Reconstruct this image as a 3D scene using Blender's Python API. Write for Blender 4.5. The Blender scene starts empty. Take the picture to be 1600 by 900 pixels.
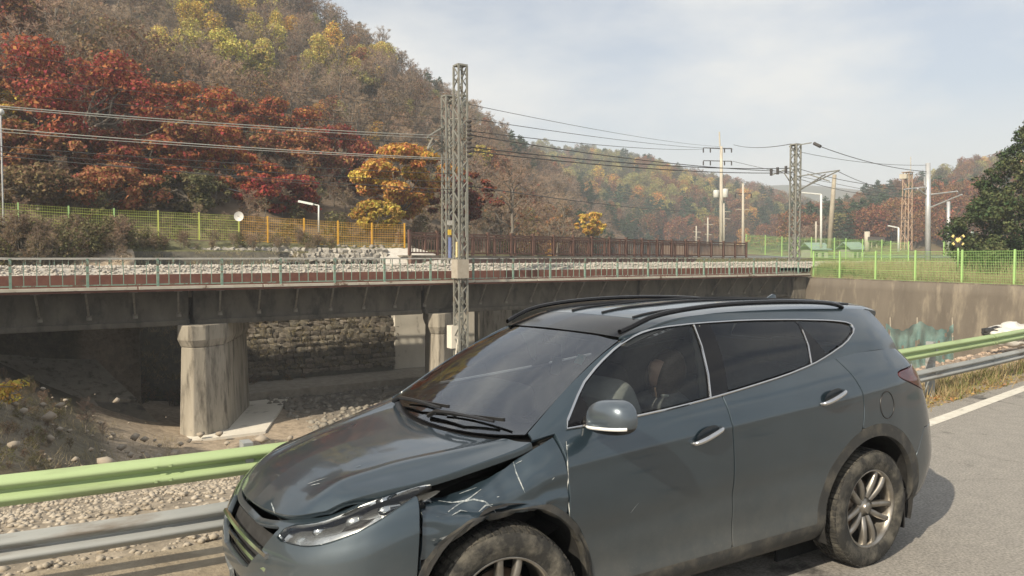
import bpy, bmesh, math, random
import numpy as np
from mathutils import Vector, Matrix, noise as mnoise
from math import sin, cos, pi, radians, sqrt, atan2

# ------------------------------------------------------------------ camera, sky, sun, exposure
scene = bpy.context.scene
COL = scene.collection
CAM = Vector((-0.85, -3.85, 1.95))
cd = bpy.data.cameras.new('camera'); camo = bpy.data.objects.new('camera', cd); COL.objects.link(camo)
cd.sensor_width = 36; cd.lens = 36 * 1227 / 1600; cd.clip_start = 0.05; cd.clip_end = 9000
camo.location = CAM
YAW, PITCH = radians(32.2), radians(-2.24)
camo.rotation_euler = (pi / 2 + PITCH, 0, -YAW)
scene.camera = camo
SUN_TRAVEL = Vector((2.2, 0.83, -1.62)).normalized()
SUN_EL = math.asin(-SUN_TRAVEL.z); SUN_AZ = atan2(-SUN_TRAVEL.x, -SUN_TRAVEL.y)   # azimuth from +Y towards +X
world = bpy.data.worlds.new('World'); scene.world = world; world.use_nodes = True
wn, wl = world.node_tree.nodes, world.node_tree.links
wn.clear()
w_out = wn.new('ShaderNodeOutputWorld'); w_bg = wn.new('ShaderNodeBackground'); w_sky = wn.new('ShaderNodeTexSky')
w_sky.sky_type = 'NISHITA'; w_sky.sun_disc = False; w_sky.sun_elevation = SUN_EL; w_sky.sun_rotation = SUN_AZ
w_sky.air_density = 1.0; w_sky.dust_density = 3.0; w_sky.ozone_density = 1.5; w_sky.altitude = 200
w_tc = wn.new('ShaderNodeTexCoord'); w_map = wn.new('ShaderNodeMapping'); w_map.inputs['Scale'].default_value = (1.0, 1.6, 3.4); w_map.inputs['Location'].default_value = (0.35, 0.1, 0.2)
w_noise = wn.new('ShaderNodeTexNoise'); w_noise.inputs['Scale'].default_value = 2.1; w_noise.inputs['Detail'].default_value = 7; w_noise.inputs['Roughness'].default_value = 0.55
w_ramp = wn.new('ShaderNodeValToRGB'); w_ramp.color_ramp.elements[0].position = 0.40; w_ramp.color_ramp.elements[1].position = 0.64
w_ramp.color_ramp.elements[0].color = (0.42, 0.42, 0.42, 1); w_ramp.color_ramp.elements[1].color = (0.92, 0.92, 0.92, 1)
w_mix = wn.new('ShaderNodeMixRGB'); w_mix.inputs['Color2'].default_value = (6.9, 6.85, 6.6, 1)
wl.new(w_tc.outputs['Generated'], w_map.inputs['Vector']); wl.new(w_map.outputs['Vector'], w_noise.inputs['Vector'])
wl.new(w_noise.outputs['Fac'], w_ramp.inputs['Fac']); w_sep = wn.new('ShaderNodeSeparateXYZ'); wl.new(w_tc.outputs['Generated'], w_sep.inputs[0])
w_hz = wn.new('ShaderNodeMapRange'); w_hz.inputs['From Min'].default_value = 0.02; w_hz.inputs['From Max'].default_value = 0.34; w_hz.inputs['To Min'].default_value = 0.92; w_hz.inputs['To Max'].default_value = 0.0; w_hz.interpolation_type = 'SMOOTHSTEP'
wl.new(w_sep.outputs['Z'], w_hz.inputs['Value'])       # haze whitens the low sky all round
w_max = wn.new('ShaderNodeMath'); w_max.operation = 'MAXIMUM'; wl.new(w_ramp.outputs['Color'], w_max.inputs[0]); wl.new(w_hz.outputs[0], w_max.inputs[1]); wl.new(w_max.outputs[0], w_mix.inputs['Fac'])
wl.new(w_sky.outputs['Color'], w_mix.inputs['Color1']); wl.new(w_mix.outputs['Color'], w_bg.inputs['Color'])
w_bg.inputs['Strength'].default_value = 0.098
wl.new(w_bg.outputs['Background'], w_out.inputs['Surface'])
sd = bpy.data.lights.new('sun', 'SUN'); sd.energy = 5.0; sd.angle = radians(0.6); sd.color = (1.0, 0.87, 0.68)
suno = bpy.data.objects.new('sun', sd); COL.objects.link(suno); suno.location = (-30, -20, 40)
suno.rotation_euler = SUN_TRAVEL.to_track_quat('-Z', 'Y').to_euler()
vs = scene.view_settings; vs.view_transform = 'Standard'; vs.look = 'None'; vs.exposure = 0.5; vs.gamma = 1.0; vs.use_curve_mapping = False
scene.render.engine = 'CYCLES'; scene.cycles.use_denoising = True
scene.cycles.max_bounces = 8; scene.cycles.transparent_max_bounces = 24; scene.cycles.volume_bounces = 0

# ------------------------------------------------------------------ helpers
rnd = random.Random(7)
def nz(x, y=0.0, z=0.0): return mnoise.noise(Vector((x, y, z)))
def fbm(x, y=0.0, z=0.0, o=4):
    a, s, f = 0.0, 1.0, 1.0
    for _ in range(o): a += s * mnoise.noise(Vector((x * f, y * f, z * f))); s *= .5; f *= 2.03
    return a
MATS = {}
def mat(name, col, rough=0.7, metal=0.0, col2=None, scale=3.0, contrast=(0.35, 0.65), bump=0.0, bscale=None, coat=0.0, spec=0.5,
        detail=6, stretch=(1, 1, 1), col3=None, scale3=0.6, c3=(0.5, 0.62), rnd_val=0.0, trans=0.0, emit=None, rough2=None, coords='Object', hue=0.0, island=0.0):
    """procedural principled material: two noise-mixed colours, optional third patchy colour (stains), fine bump"""
    if name in MATS: return MATS[name]
    m = bpy.data.materials.new(name); m.use_nodes = True; n, l = m.node_tree.nodes, m.node_tree.links
    b = n['Principled BSDF']; b.inputs['Roughness'].default_value = rough; b.inputs['Metallic'].default_value = metal
    b.inputs['Coat Weight'].default_value = coat; b.inputs['Coat Roughness'].default_value = 0.04; b.inputs['Specular IOR Level'].default_value = spec
    c4 = lambda c: (*c, 1)
    b.inputs['Base Color'].default_value = c4(col)
    tc = n.new('ShaderNodeTexCoord'); mp = n.new('ShaderNodeMapping'); mp.inputs['Scale'].default_value = stretch
    l.new(tc.outputs[coords], mp.inputs['Vector'])
    cur = None
    if col2 is not None:
        t = n.new('ShaderNodeTexNoise'); t.inputs['Scale'].default_value = scale; t.inputs['Detail'].default_value = detail; t.inputs['Roughness'].default_value = .62
        r = n.new('ShaderNodeValToRGB'); r.color_ramp.elements[0].position, r.color_ramp.elements[1].position = contrast
        r.color_ramp.elements[0].color = c4(col); r.color_ramp.elements[1].color = c4(col2)
        l.new(mp.outputs['Vector'], t.inputs['Vector']); l.new(t.outputs['Fac'], r.inputs['Fac']); cur = r.outputs['Color']
        if rough2 is not None:
            mr = n.new('ShaderNodeMapRange'); mr.inputs['From Min'].default_value, mr.inputs['From Max'].default_value = contrast
            mr.inputs['To Min'].default_value, mr.inputs['To Max'].default_value = rough, rough2
            l.new(t.outputs['Fac'], mr.inputs['Value']); l.new(mr.outputs['Result'], b.inputs['Roughness'])
    if col3 is not None:
        t = n.new('ShaderNodeTexNoise'); t.inputs['Scale'].default_value = scale3; t.inputs['Detail'].default_value = 8; t.inputs['Roughness'].default_value = .65
        r = n.new('ShaderNodeValToRGB'); r.color_ramp.elements[0].position, r.color_ramp.elements[1].position = c3
        l.new(mp.outputs['Vector'], t.inputs['Vector']); l.new(t.outputs['Fac'], r.inputs['Fac'])
        mx = n.new('ShaderNodeMixRGB'); mx.inputs['Color2'].default_value = c4(col3)
        if cur is None: mx.inputs['Color1'].default_value = c4(col)
        else: l.new(cur, mx.inputs['Color1'])
        l.new(r.outputs['Color'], mx.inputs['Fac']); cur = mx.outputs['Color']
    if rnd_val or hue:
        oi = n.new('ShaderNodeObjectInfo'); hs = n.new('ShaderNodeHueSaturation')
        mr = n.new('ShaderNodeMapRange'); mr.inputs['To Min'].default_value = 1 - rnd_val; mr.inputs['To Max'].default_value = 1 + rnd_val
        l.new(oi.outputs['Random'], mr.inputs['Value']); l.new(mr.outputs['Result'], hs.inputs['Value'])
        if hue:
            mh = n.new('ShaderNodeMath'); mh.operation = 'MULTIPLY'; mh.inputs[1].default_value = 7.31
            fr = n.new('ShaderNodeMath'); fr.operation = 'FRACT'
            mr2 = n.new('ShaderNodeMapRange'); mr2.inputs['To Min'].default_value = .5 - hue; mr2.inputs['To Max'].default_value = .5 + hue
            l.new(oi.outputs['Random'], mh.inputs[0]); l.new(mh.outputs[0], fr.inputs[0]); l.new(fr.outputs[0], mr2.inputs['Value']); l.new(mr2.outputs['Result'], hs.inputs['Hue'])
        if cur is None: hs.inputs['Color'].default_value = c4(col)
        else: l.new(cur, hs.inputs['Color'])
        cur = hs.outputs['Color']
    if island:      # every leaf its own tone
        gi = n.new('ShaderNodeNewGeometry'); hs = n.new('ShaderNodeHueSaturation'); mv = n.new('ShaderNodeMapRange'); mv.inputs['To Min'].default_value = 1 - island; mv.inputs['To Max'].default_value = 1 + island * .9
        l.new(gi.outputs['Random Per Island'], mv.inputs['Value']); l.new(mv.outputs[0], hs.inputs['Value'])
        k1 = n.new('ShaderNodeMath'); k1.operation = 'MULTIPLY'; k1.inputs[1].default_value = 13.7; k2 = n.new('ShaderNodeMath'); k2.operation = 'FRACT'; mh2 = n.new('ShaderNodeMapRange'); mh2.inputs['To Min'].default_value = .5 - .03; mh2.inputs['To Max'].default_value = .5 + .05
        l.new(gi.outputs['Random Per Island'], k1.inputs[0]); l.new(k1.outputs[0], k2.inputs[0]); l.new(k2.outputs[0], mh2.inputs['Value']); l.new(mh2.outputs[0], hs.inputs['Hue'])
        if cur is None: hs.inputs['Color'].default_value = c4(col)
        else: l.new(cur, hs.inputs['Color'])
        cur = hs.outputs['Color']
    if cur is not None: l.new(cur, b.inputs['Base Color'])
    if bump:
        t = n.new('ShaderNodeTexNoise'); t.inputs['Scale'].default_value = bscale or scale * 3; t.inputs['Detail'].default_value = 8; t.inputs['Roughness'].default_value = .6
        bp = n.new('ShaderNodeBump'); bp.inputs['Strength'].default_value = min(bump, 1); bp.inputs['Distance'].default_value = 0.02 * max(bump, 1)
        l.new(mp.outputs['Vector'], t.inputs['Vector']); l.new(t.outputs['Fac'], bp.inputs['Height']); l.new(bp.outputs['Normal'], b.inputs['Normal'])
    if trans:
        out = n['Material Output']; tr = n.new('ShaderNodeBsdfTranslucent'); ms = n.new('ShaderNodeMixShader'); ms.inputs['Fac'].default_value = trans
        if cur is not None: l.new(cur, tr.inputs['Color'])
        else: tr.inputs['Color'].default_value = c4(col)
        l.new(b.outputs['BSDF'], ms.inputs[1]); l.new(tr.outputs['BSDF'], ms.inputs[2]); l.new(ms.outputs['Shader'], out.inputs['Surface'])
    if emit: b.inputs['Emission Color'].default_value = c4(emit); b.inputs['Emission Strength'].default_value = 1
    MATS[name] = m; return m
def glass_mat(name, tint, refl=1.5, rough=0.0):
    if name in MATS: return MATS[name]
    m = bpy.data.materials.new(name); m.use_nodes = True; n, l = m.node_tree.nodes, m.node_tree.links
    n.clear(); out = n.new('ShaderNodeOutputMaterial'); tr = n.new('ShaderNodeBsdfTransparent'); tr.inputs['Color'].default_value = (*tint, 1)
    gl = n.new('ShaderNodeBsdfGlossy'); gl.inputs['Roughness'].default_value = rough; gl.inputs['Color'].default_value = (.95, .97, 1, 1)
    fr = n.new('ShaderNodeFresnel'); fr.inputs['IOR'].default_value = refl; ms = n.new('ShaderNodeMixShader')
    l.new(fr.outputs['Fac'], ms.inputs['Fac']); l.new(tr.outputs['BSDF'], ms.inputs[1]); l.new(gl.outputs['BSDF'], ms.inputs[2]); l.new(ms.outputs['Shader'], out.inputs['Surface'])
    MATS[name] = m; return m

def mesh(name, verts, faces, smooth=False):
    me = bpy.data.meshes.new(name)
    me.from_pydata([tuple(v) for v in verts], [], [tuple(f) for f in faces]); 
    if smooth: me.polygons.foreach_set('use_smooth', [True] * len(me.polygons))
    me.update(); return me
def quads_mesh(name, V):
    """V: (n,4,3) array -> mesh of separate quads, fast"""
    V = np.asarray(V, np.float32); n = len(V); me = bpy.data.meshes.new(name)
    me.vertices.add(n * 4); me.vertices.foreach_set('co', V.reshape(-1)); me.loops.add(n * 4); me.polygons.add(n)
    me.loops.foreach_set('vertex_index', np.arange(n * 4, dtype=np.int32)); me.polygons.foreach_set('loop_start', np.arange(0, n * 4, 4, dtype=np.int32))
    try: me.polygons.foreach_set('loop_total', np.full(n, 4, np.int32))
    except Exception: pass
    me.update(calc_edges=True); return me
def obj(name, me, m=None, parent=None, loc=None, rot=None, scale=None):
    """link one mesh object; verts are in world space when it has a parent and no loc is given"""
    if isinstance(me, MB): me = me.mesh(name)
    o = bpy.data.objects.new(name, me); COL.objects.link(o)
    if m is not None:
        ms = m if isinstance(m, (list, tuple)) else [m]
        if len(me.materials) == 0:
            for q in ms: me.materials.append(q)
    if loc is not None: o.location = loc
    if rot is not None: o.rotation_euler = rot
    if scale is not None: o.scale = (scale,) * 3 if isinstance(scale, (int, float)) else scale
    if parent is not None:
        o.parent = parent; o.matrix_parent_inverse = world_inv(parent)
    return o
def world_inv(p):
    m = Matrix.Identity(4); q = p
    while q is not None:
        m = q.matrix_parent_inverse @ Matrix.LocRotScale(q.location, q.rotation_euler, q.scale) @ m if q.parent else Matrix.LocRotScale(q.location, q.rotation_euler, q.scale) @ m
        q = q.parent
    return m.inverted()
def tag(o, label, cat, group=None):
    o['label'] = label; o['category'] = cat
    if group: o['group'] = group
    return o
def thing(name, label, cat, loc=(0, 0, 0), group=None, rotz=0):
    o = bpy.data.objects.new(name, None); COL.objects.link(o); o.location = loc; o.rotation_euler = (0, 0, rotz); o.empty_display_size = .1
    return tag(o, label, cat, group)
def struct(o): o['kind'] = 'structure'; return o
def stuff(o, label=None, cat=None):
    o['kind'] = 'stuff'
    if label: o['label'] = label
    if cat: o['category'] = cat
    return o
class MB:
    """collects simple shapes into one mesh"""
    def __init__(s, smooth=False): s.v = []; s.f = []; s.smooth = smooth; s.mi = []
    def add(s, V, F):
        o = len(s.v); s.v += [tuple(p) for p in V]; s.f += [tuple(i + o for i in f) for f in F]; return s
    def box(s, c, size, R=None):
        hx, hy, hz = size[0] / 2, size[1] / 2, size[2] / 2
        V = [Vector((x * hx, y * hy, z * hz)) for x in (-1, 1) for y in (-1, 1) for z in (-1, 1)]
        if R is not None: V = [R @ p for p in V]
        V = [p + Vector(c) for p in V]
        return s.add(V, [(0, 1, 3, 2), (4, 6, 7, 5), (0, 4, 5, 1), (2, 3, 7, 6), (0, 2, 6, 4), (1, 5, 7, 3)])
    def bar(s, a, b, w, h=None, up=(0, 0, 1)):
        a, b = Vector(a), Vector(b); d = (b - a); L = d.length; d.normalize(); h = h or w
        upv = Vector(up)
        if abs(d.dot(upv)) > .97: upv = Vector((1, 0, 0))
        x = d.cross(upv).normalized(); z = x.cross(d)
        V = []
        for p in (a, b):
            for sx, sz in ((-1, -1), (1, -1), (1, 1), (-1, 1)): V.append(p + x * sx * w / 2 + z * sz * h / 2)
        return s.add(V, [(0, 1, 5, 4), (1, 2, 6, 5), (2, 3, 7, 6), (3, 0, 4, 7), (3, 2, 1, 0), (4, 5, 6, 7)])
    def tube(s, pts, rad, n=6, cap=True):
        pts = [Vector(p) for p in pts]; N = len(pts); rad = rad if isinstance(rad, (list, tuple)) else [rad] * N
        V = []; px = None
        for i, p in enumerate(pts):
            t = (pts[min(i + 1, N - 1)] - pts[max(i - 1, 0)]).normalized()
            if px is None:
                a = Vector((0, 0, 1)) if abs(t.z) < .9 else Vector((1, 0, 0)); px = t.cross(a).normalized()
            else: px = (px - t * px.dot(t)).normalized()
            py = t.cross(px)
            for k in range(n): a = 2 * pi * k / n; V.append(p + (px * cos(a) + py * sin(a)) * rad[i])
        F = [(i * n + k, i * n + (k + 1) % n, (i + 1) * n + (k + 1) % n, (i + 1) * n + k) for i in range(N - 1) for k in range(n)]
        if cap: F += [tuple(range(n - 1, -1, -1)), tuple((N - 1) * n + k for k in range(n))]
        return s.add(V, F)
    def lathe(s, prof, c=(0, 0, 0), axis='z', n=24):
        V = []; 
        for r, h in prof:
            for k in range(n):
                a = 2 * pi * k / n
                p = (r * cos(a), r * sin(a), h) if axis == 'z' else (r * cos(a), h, r * sin(a)) if axis == 'y' else (h, r * cos(a), r * sin(a))
                V.append(Vector(p) + Vector(c))
        F = [(i * n + k, i * n + (k + 1) % n, (i + 1) * n + (k + 1) % n, (i + 1) * n + k) for i in range(len(prof) - 1) for k in range(n)]
        return s.add(V, F)
    def prism(s, poly, z0, z1):
        n = len(poly); V = [(x, y, z0) for x, y in poly] + [(x, y, z1) for x, y in poly]
        return s.add(V, [(i, (i + 1) % n, n + (i + 1) % n, n + i) for i in range(n)] + [tuple(range(n - 1, -1, -1)), tuple(range(n, 2 * n))])
    def mesh(s, name): return mesh(name, s.v, s.f, s.smooth)
def fix_normals(me):
    bm = bmesh.new(); bm.from_mesh(me); bmesh.ops.recalc_face_normals(bm, faces=bm.faces); bm.to_mesh(me); bm.free(); return me
def copy_tree(root, loc, rotz=0.0, label=None, scale=None):
    r = root.copy(); COL.objects.link(r); r.location = loc; r.rotation_euler = (0, 0, rotz)
    if scale: r.scale = (scale,) * 3
    if label: r['label'] = label
    for ch in list(root.children):
        c = ch.copy(); COL.objects.link(c); c.parent = r
        for g in list(ch.children):
            d = g.copy(); COL.objects.link(d); d.parent = c
    return r
# points along a sight line of the photo survey, used only to survey world positions: (pixel column 0-1600, row 0-900, distance ahead)
_fw = Vector((sin(YAW) * cos(PITCH), cos(YAW) * cos(PITCH), sin(PITCH))); _rt = Vector((cos(YAW), -sin(YAW), 0)); _up = _rt.cross(_fw)
def at(px, py, d): return CAM + (_fw + _rt * ((px - 800) / 1227) - _up * ((py - 450) / 1227)) * d
def hermite(P, t, tq):
    P = np.asarray(P, float); n = len(t); m = np.zeros_like(P)
    d = (P[1:] - P[:-1]) / (t[1:] - t[:-1])[:, None]
    h = (t[1:] - t[:-1])[:, None]
    m[1:-1] = (d[:-1] * h[1:] + d[1:] * h[:-1]) / (h[1:] + h[:-1]); m[0] = 1.5 * d[0] - .5 * m[1] if n > 2 else d[0]; m[-1] = 1.5 * d[-1] - .5 * m[-2] if n > 2 else d[-1]
    i = np.clip(np.searchsorted(t, tq, 'right') - 1, 0, n - 2); hh = (t[i + 1] - t[i]); s = ((tq - t[i]) / hh)[:, None]; hh = hh[:, None]
    return (2*s**3-3*s**2+1)*P[i] + (s**3-2*s**2+s)*hh*m[i] + (-2*s**3+3*s**2)*P[i+1] + (s**3-s**2)*hh*m[i+1]
# ================================================================== the setting
def lerp(a, b, t): return a + (b - a) * t
def smooth(t): t = max(0., min(1., t)); return t * t * (3 - 2 * t)
def interp(x, pts):
    if x <= pts[0][0]: return pts[0][1]
    for (a, b), (c, d) in zip(pts, pts[1:]):
        if x <= c: return lerp(b, d, (x - a) / (c - a))
    return pts[-1][1]
RAILP = [(-60, 9.0), (-20, 3.2), (-6, 1.75), (-2, 1.36), (.3, 1.22), (4, 1.48), (9.36, 2.15), (13.3, 2.68), (20, 3.9), (30, 6.3), (40, 9.4), (60, 17)]
_rx = np.array([p[0] for p in RAILP], float); _ry = np.array([p[1] for p in RAILP], float)
def railY(x):
    # smooth curve through the surveyed rail points
    return float(hermite(_ry[:, None], _rx, np.array([min(max(x, -60), 60)]))[0, 0])
# ---- ground: one sheet from the road verge down to the stream bed and out over the valley floor
BO, BE, BN = Vector((-1.35, 29.0, 0)), Vector((.9985, .0548, 0)), Vector((-.0548, .9985, 0))     # railway bridge frame
def BW(a, b, z): return BO + BE * a + BN * b + Vector((0, 0, z))
SKEW = Vector((.39, .92, 0)).normalized()   # stream direction: the piers stand along it
def BP(a, b, z): return BO + BE * a + SKEW * b + Vector((0, 0, z))
WALLX = [(-40, 47.6), (-33, 47.0), (-31.5, 46.6), (-16.3, 42.3), (-9, 40.3), (0, 37.8)]
def wallX(y): return interp(-y, WALLX)       # line of the right bank's retaining wall
def ground_h(x, y):
    s = y - railY(x)
    if s < 0: z = -.03
    elif s < 8: z = -.06 - .02 * s - 1.25 * smooth((s - .5) / 8.5)
    else: z = lerp(-1.42, -5.45, smooth((s - 8) / 5.5))
    if x > 12 and s > 0: z = min(z, lerp(z, -.06 - 3.6 * smooth((s - 1.0) / 7.5), smooth((x - 12) / 6)))
    bed = z
    if y > 20: bed = min(bed, -5.45) + .25 * fbm(x * .25, y * .25, 1)
    # left bank under the bridge, concrete-faced further on
    lb = lerp(-5.4, .3, smooth((6.0 - x) / 15)) if y > 16 else -99
    z = max(bed, lb)
    if y > 45.5: z = lerp(2.5, 1.9, smooth((x - 20) / 20))
    if y > 40.5 and x < 20.6: z = max(z, lerp(2.25, 2.85, smooth((y - 40.5) / 2.4)))        # bank above the stone wall, carrying the fence
    if y > 36.9 and x < 4: z = max(z, lerp(1.15, 2.3, smooth((y - 36.9) / 2)))
    if x > wallX(y) + .7 and y > 6: z = max(z, lerp(.42, 1.25, smooth((y - 24) / 8)) if s > 3 else lerp(-.05, .42, smooth(s / 3)))
    if x < -12 and y > 24: z = max(z, 1.0 * smooth((-12 - x) / 6))
    return z
def gnoise(x, y): return .05 * fbm(x * .9, y * .9, 4) + (.10 * abs(nz(x * .55, y * .4, 9)) if y > 14 else 0)
xs = sorted(set([-900, -500, -300, -180, -110, -70, -45, -30, -22] + list(np.arange(-18, 50.01, .55)) + [3.98, 4.02, 20.58, 20.62, 48, 51, 55, 60, 68, 80, 100, 130, 170, 230, 320, 450, 650, 900, 1300, 2000]))
ys = sorted(set([-400, -150, -60, -20, -6, -2, 0] + list(np.arange(.8, 16, .35)) + list(np.arange(16, 50, .7)) + [36.88, 36.92, 40.48, 40.52, 45.48, 45.52, 52, 56, 62, 70, 82, 100, 130, 180, 250, 350, 500, 750, 1200, 2000]))
GV = []; GC = []
GRAVEL, SAND, DIRT, GRASS, WETROCK = (.27, .23, .175), (.36, .295, .22), (.16, .135, .10), (.115, .115, .055), (.17, .155, .135)
for x in xs:
    for y in ys:
        near = -18 < x < 50 and .8 < y < 50
        z = ground_h(x, y) + (gnoise(x, y) if near and y > railY(x) + .3 else 0); GV.append((x, y, z))
        s = y - railY(x); c = np.array(DIRT)
        if s < 9: c = np.array(GRAVEL)
        if s < 9 and x > 3: c = lerp(np.array(GRAVEL), np.array((.27, .215, .165)), smooth((x - 3) / 6))
        if s >= 9: c = np.array(SAND)
        if y > 20: c = lerp(np.array(SAND), np.array(WETROCK), smooth((x - 8.5) / 4))
        if x > wallX(y) + .5 or y > 45.5 or (y > 40.5 and x < 20.6): c = np.array(GRASS)
        if x < 1.5 and y > 14: c = lerp(np.array((.15, .125, .095)), np.array((.11, .10, .06)), .5 + .5 * nz(x * .6, y * .6))
        GC.append((*c, 1))
nyy = len(ys); GF = [(i * nyy + j, (i + 1) * nyy + j, (i + 1) * nyy + j + 1, i * nyy + j + 1) for i in range(len(xs) - 1) for j in range(nyy - 1)]
gme = mesh('ground', GV, GF, True); ca = gme.color_attributes.new('soil', 'FLOAT_COLOR', 'POINT'); ca.data.foreach_set('color', np.array(GC, np.float32).ravel())
gm = mat('ground_soil', (.3, .27, .22), rough=.95, col2=(.4, .36, .3), scale=1.3, bump=1.0, bscale=9)
_n, _l = gm.node_tree.nodes, gm.node_tree.links; _a = _n.new('ShaderNodeVertexColor'); _a.layer_name = 'soil'
_t = _n.new('ShaderNodeTexNoise'); _t.inputs['Scale'].default_value = 4; _t.inputs['Detail'].default_value = 10; _t.inputs['Roughness'].default_value = .75
_tc = _n.new('ShaderNodeTexCoord'); _l.new(_tc.outputs['Object'], _t.inputs['Vector'])
_r = _n.new('ShaderNodeMapRange'); _r.inputs['From Min'].default_value = .3; _r.inputs['From Max'].default_value = .7; _r.inputs['To Min'].default_value = .42; _r.inputs['To Max'].default_value = 1.4; _l.new(_t.outputs['Fac'], _r.inputs['Value'])
_m = _n.new('ShaderNodeVectorMath'); _m.operation = 'SCALE'; _l.new(_a.outputs['Color'], _m.inputs[0]); _l.new(_r.outputs[0], _m.inputs['Scale']); _l.new(_m.outputs[0], _n['Principled BSDF'].inputs['Base Color'])
ground = struct(obj('ground', gme, gm))
# ---- road with edge line
ASPH = mat('asphalt', (.225, .215, .198), rough=.88, col2=(.285, .27, .245), scale=6.5, contrast=(.3, .7), bump=.5, bscale=160, col3=(.06, .058, .055), scale3=.85, c3=(.60, .68))
def add_cracks(m):
    n, l = m.node_tree.nodes, m.node_tree.links; b = n['Principled BSDF']; tc = n.new('ShaderNodeTexCoord'); wn_ = n.new('ShaderNodeTexNoise'); wn_.inputs['Scale'].default_value = 1.3; wn_.inputs['Detail'].default_value = 6
    ad = n.new('ShaderNodeVectorMath'); ad.operation = 'MULTIPLY_ADD'; ad.inputs[1].default_value = (.9, .9, 0); l.new(tc.outputs['Object'], wn_.inputs['Vector']); l.new(wn_.outputs['Color'], ad.inputs[0]); l.new(tc.outputs['Object'], ad.inputs[2])
    v = n.new('ShaderNodeTexVoronoi'); v.feature = 'DISTANCE_TO_EDGE'; v.inputs['Scale'].default_value = .42; l.new(ad.outputs[0], v.inputs['Vector'])
    r = n.new('ShaderNodeMapRange'); r.inputs['From Min'].default_value = .0; r.inputs['From Max'].default_value = .006; r.inputs['To Min'].default_value = .32; r.inputs['To Max'].default_value = 0; l.new(v.outputs['Distance'], r.inputs['Value'])
    sp = n.new('ShaderNodeTexNoise'); sp.inputs['Scale'].default_value = 55; sp.inputs['Detail'].default_value = 4; l.new(tc.outputs['Object'], sp.inputs['Vector']); sr = n.new('ShaderNodeMapRange'); sr.inputs['From Min'].default_value = .35; sr.inputs['From Max'].default_value = .65; sr.inputs['To Min'].default_value = .72; sr.inputs['To Max'].default_value = 1.25; l.new(sp.outputs['Fac'], sr.inputs['Value'])
    src = b.inputs['Base Color'].links[0].from_socket; sc_ = n.new('ShaderNodeVectorMath'); sc_.operation = 'SCALE'; l.new(src, sc_.inputs[0]); l.new(sr.outputs[0], sc_.inputs['Scale'])
    mx = n.new('ShaderNodeMixRGB'); mx.inputs['Color2'].default_value = (.05, .047, .042, 1); l.new(sc_.outputs[0], mx.inputs['Color1']); l.new(r.outputs[0], mx.inputs['Fac']); l.new(mx.outputs[0], b.inputs['Base Color'])
add_cracks(ASPH)
rxs = [-900, -300, -120, -60] + list(np.arange(-58, 60.1, 1.0)) + [90, 150, 300, 900]
def strip(f0, f1, z, step=None):
    V = []
    for x in (step if step is not None else rxs): V += [(x, f0(x), z), (x, f1(x), z)]
    return V, [(2 * i, 2 * i + 2, 2 * i + 3, 2 * i + 1) for i in range(len(V) // 2 - 1)]
lineY = lambda x: railY(x) - interp(x, [(-20, .62), (5, .62), (8.25, .63), (11.9, .46), (20, .46)])
roadnear = lambda x: railY(x) - 9.4
struct(obj('road', mesh('road', *strip(roadnear, lambda x: railY(x) - .30, .0)), ASPH))
struct(obj('edge_line', mesh('edge_line', *strip(lambda x: lineY(x) - .16, lineY, .004, [x for x in rxs if -100 < x < 100])), mat('road_paint', (.62, .60, .54), rough=.8, col2=(.50, .48, .42), scale=9, bump=.2, col3=(.2, .19, .18), scale3=5, c3=(.62, .72))))
struct(obj('road_shoulder', mesh('road_shoulder', *strip(lambda x: railY(x) - .30, lambda x: railY(x) + .55, -.012)), mat('verge_soil', (.20, .165, .115), rough=.95, col2=(.30, .255, .185), scale=3.5, bump=1, bscale=22)))
# ---- guardrail: green double-ridge beam above, grey one below, grey posts
grail = thing('guardrail', 'roadside guardrail with green upper beam and grey lower beam behind the car', 'guardrail', (.3, 1.22, 0))
RG_GREEN = mat('green_rail_paint', (.30, .40, .19), rough=.58, col2=(.34, .44, .23), scale=1.4, col3=(.20, .24, .13), scale3=2.6, c3=(.52, .74), stretch=(.35, 1, 4), bump=.12, bscale=5)
RG_GREY = mat('galvanised_rail', (.26, .28, .28), rough=.6, metal=.2, col2=(.34, .35, .34), scale=2.5, col3=(.15, .12, .09), scale3=2.4, c3=(.54, .70), stretch=(.4, 1, 3), bump=.12, bscale=6)
def beam(x0, x1, ztop, m, hgt=.175, name='beam'):
    prof = []                                   # (out towards road, down)
    for i in range(25):
        t = i / 24; bump_ = .5 - .5 * cos(4 * pi * t); prof.append((-.045 * bump_ ** .8, -hgt * t))
    xs_ = np.linspace(x0, x1, 18); V = []
    for x in xs_:
        y = railY(x); dy = (railY(x + .1) - railY(x - .1)) / .2; nx, ny = -dy / sqrt(1 + dy * dy), 1 / sqrt(1 + dy * dy)
        lap = .005 * max(0., 1 - (x - x0) / 1.6)          # each length laps 5 mm over the one before
        for o, d in prof: V.append((x + nx * (o - lap), y + ny * (o - lap), ztop + d + lap * .3))
    k = len(prof); F = [(i * k + j, (i + 1) * k + j, (i + 1) * k + j + 1, i * k + j + 1) for i in range(len(xs_) - 1) for j in range(k - 1)]
    me = mesh(name, V, F, True); o = obj(name, me, m, grail); md = o.modifiers.new('thick', 'SOLIDIFY'); md.thickness = .006; md.offset = 0; md.use_rim = False; return o
edges_ = [-12.2, -8.2, -4.2, -.05, 4.0, 8.05, 12.1, 16.2, 20.2, 24.2]
for a, b in zip(edges_, edges_[1:]):
    beam(a - .10, b, .750, RG_GREEN, name='upper_beam'); beam(a - .10, b, .420, RG_GREY, name='lower_beam')
mb = MB(); mb.box((0, 0, .27), (.06, .11, 1.0)); mb.box((0, -.06, .66), (.05, .06, .14)); mb.box((0, -.06, .33), (.05, .06, .12)); pme = mb.mesh('post')
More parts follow.
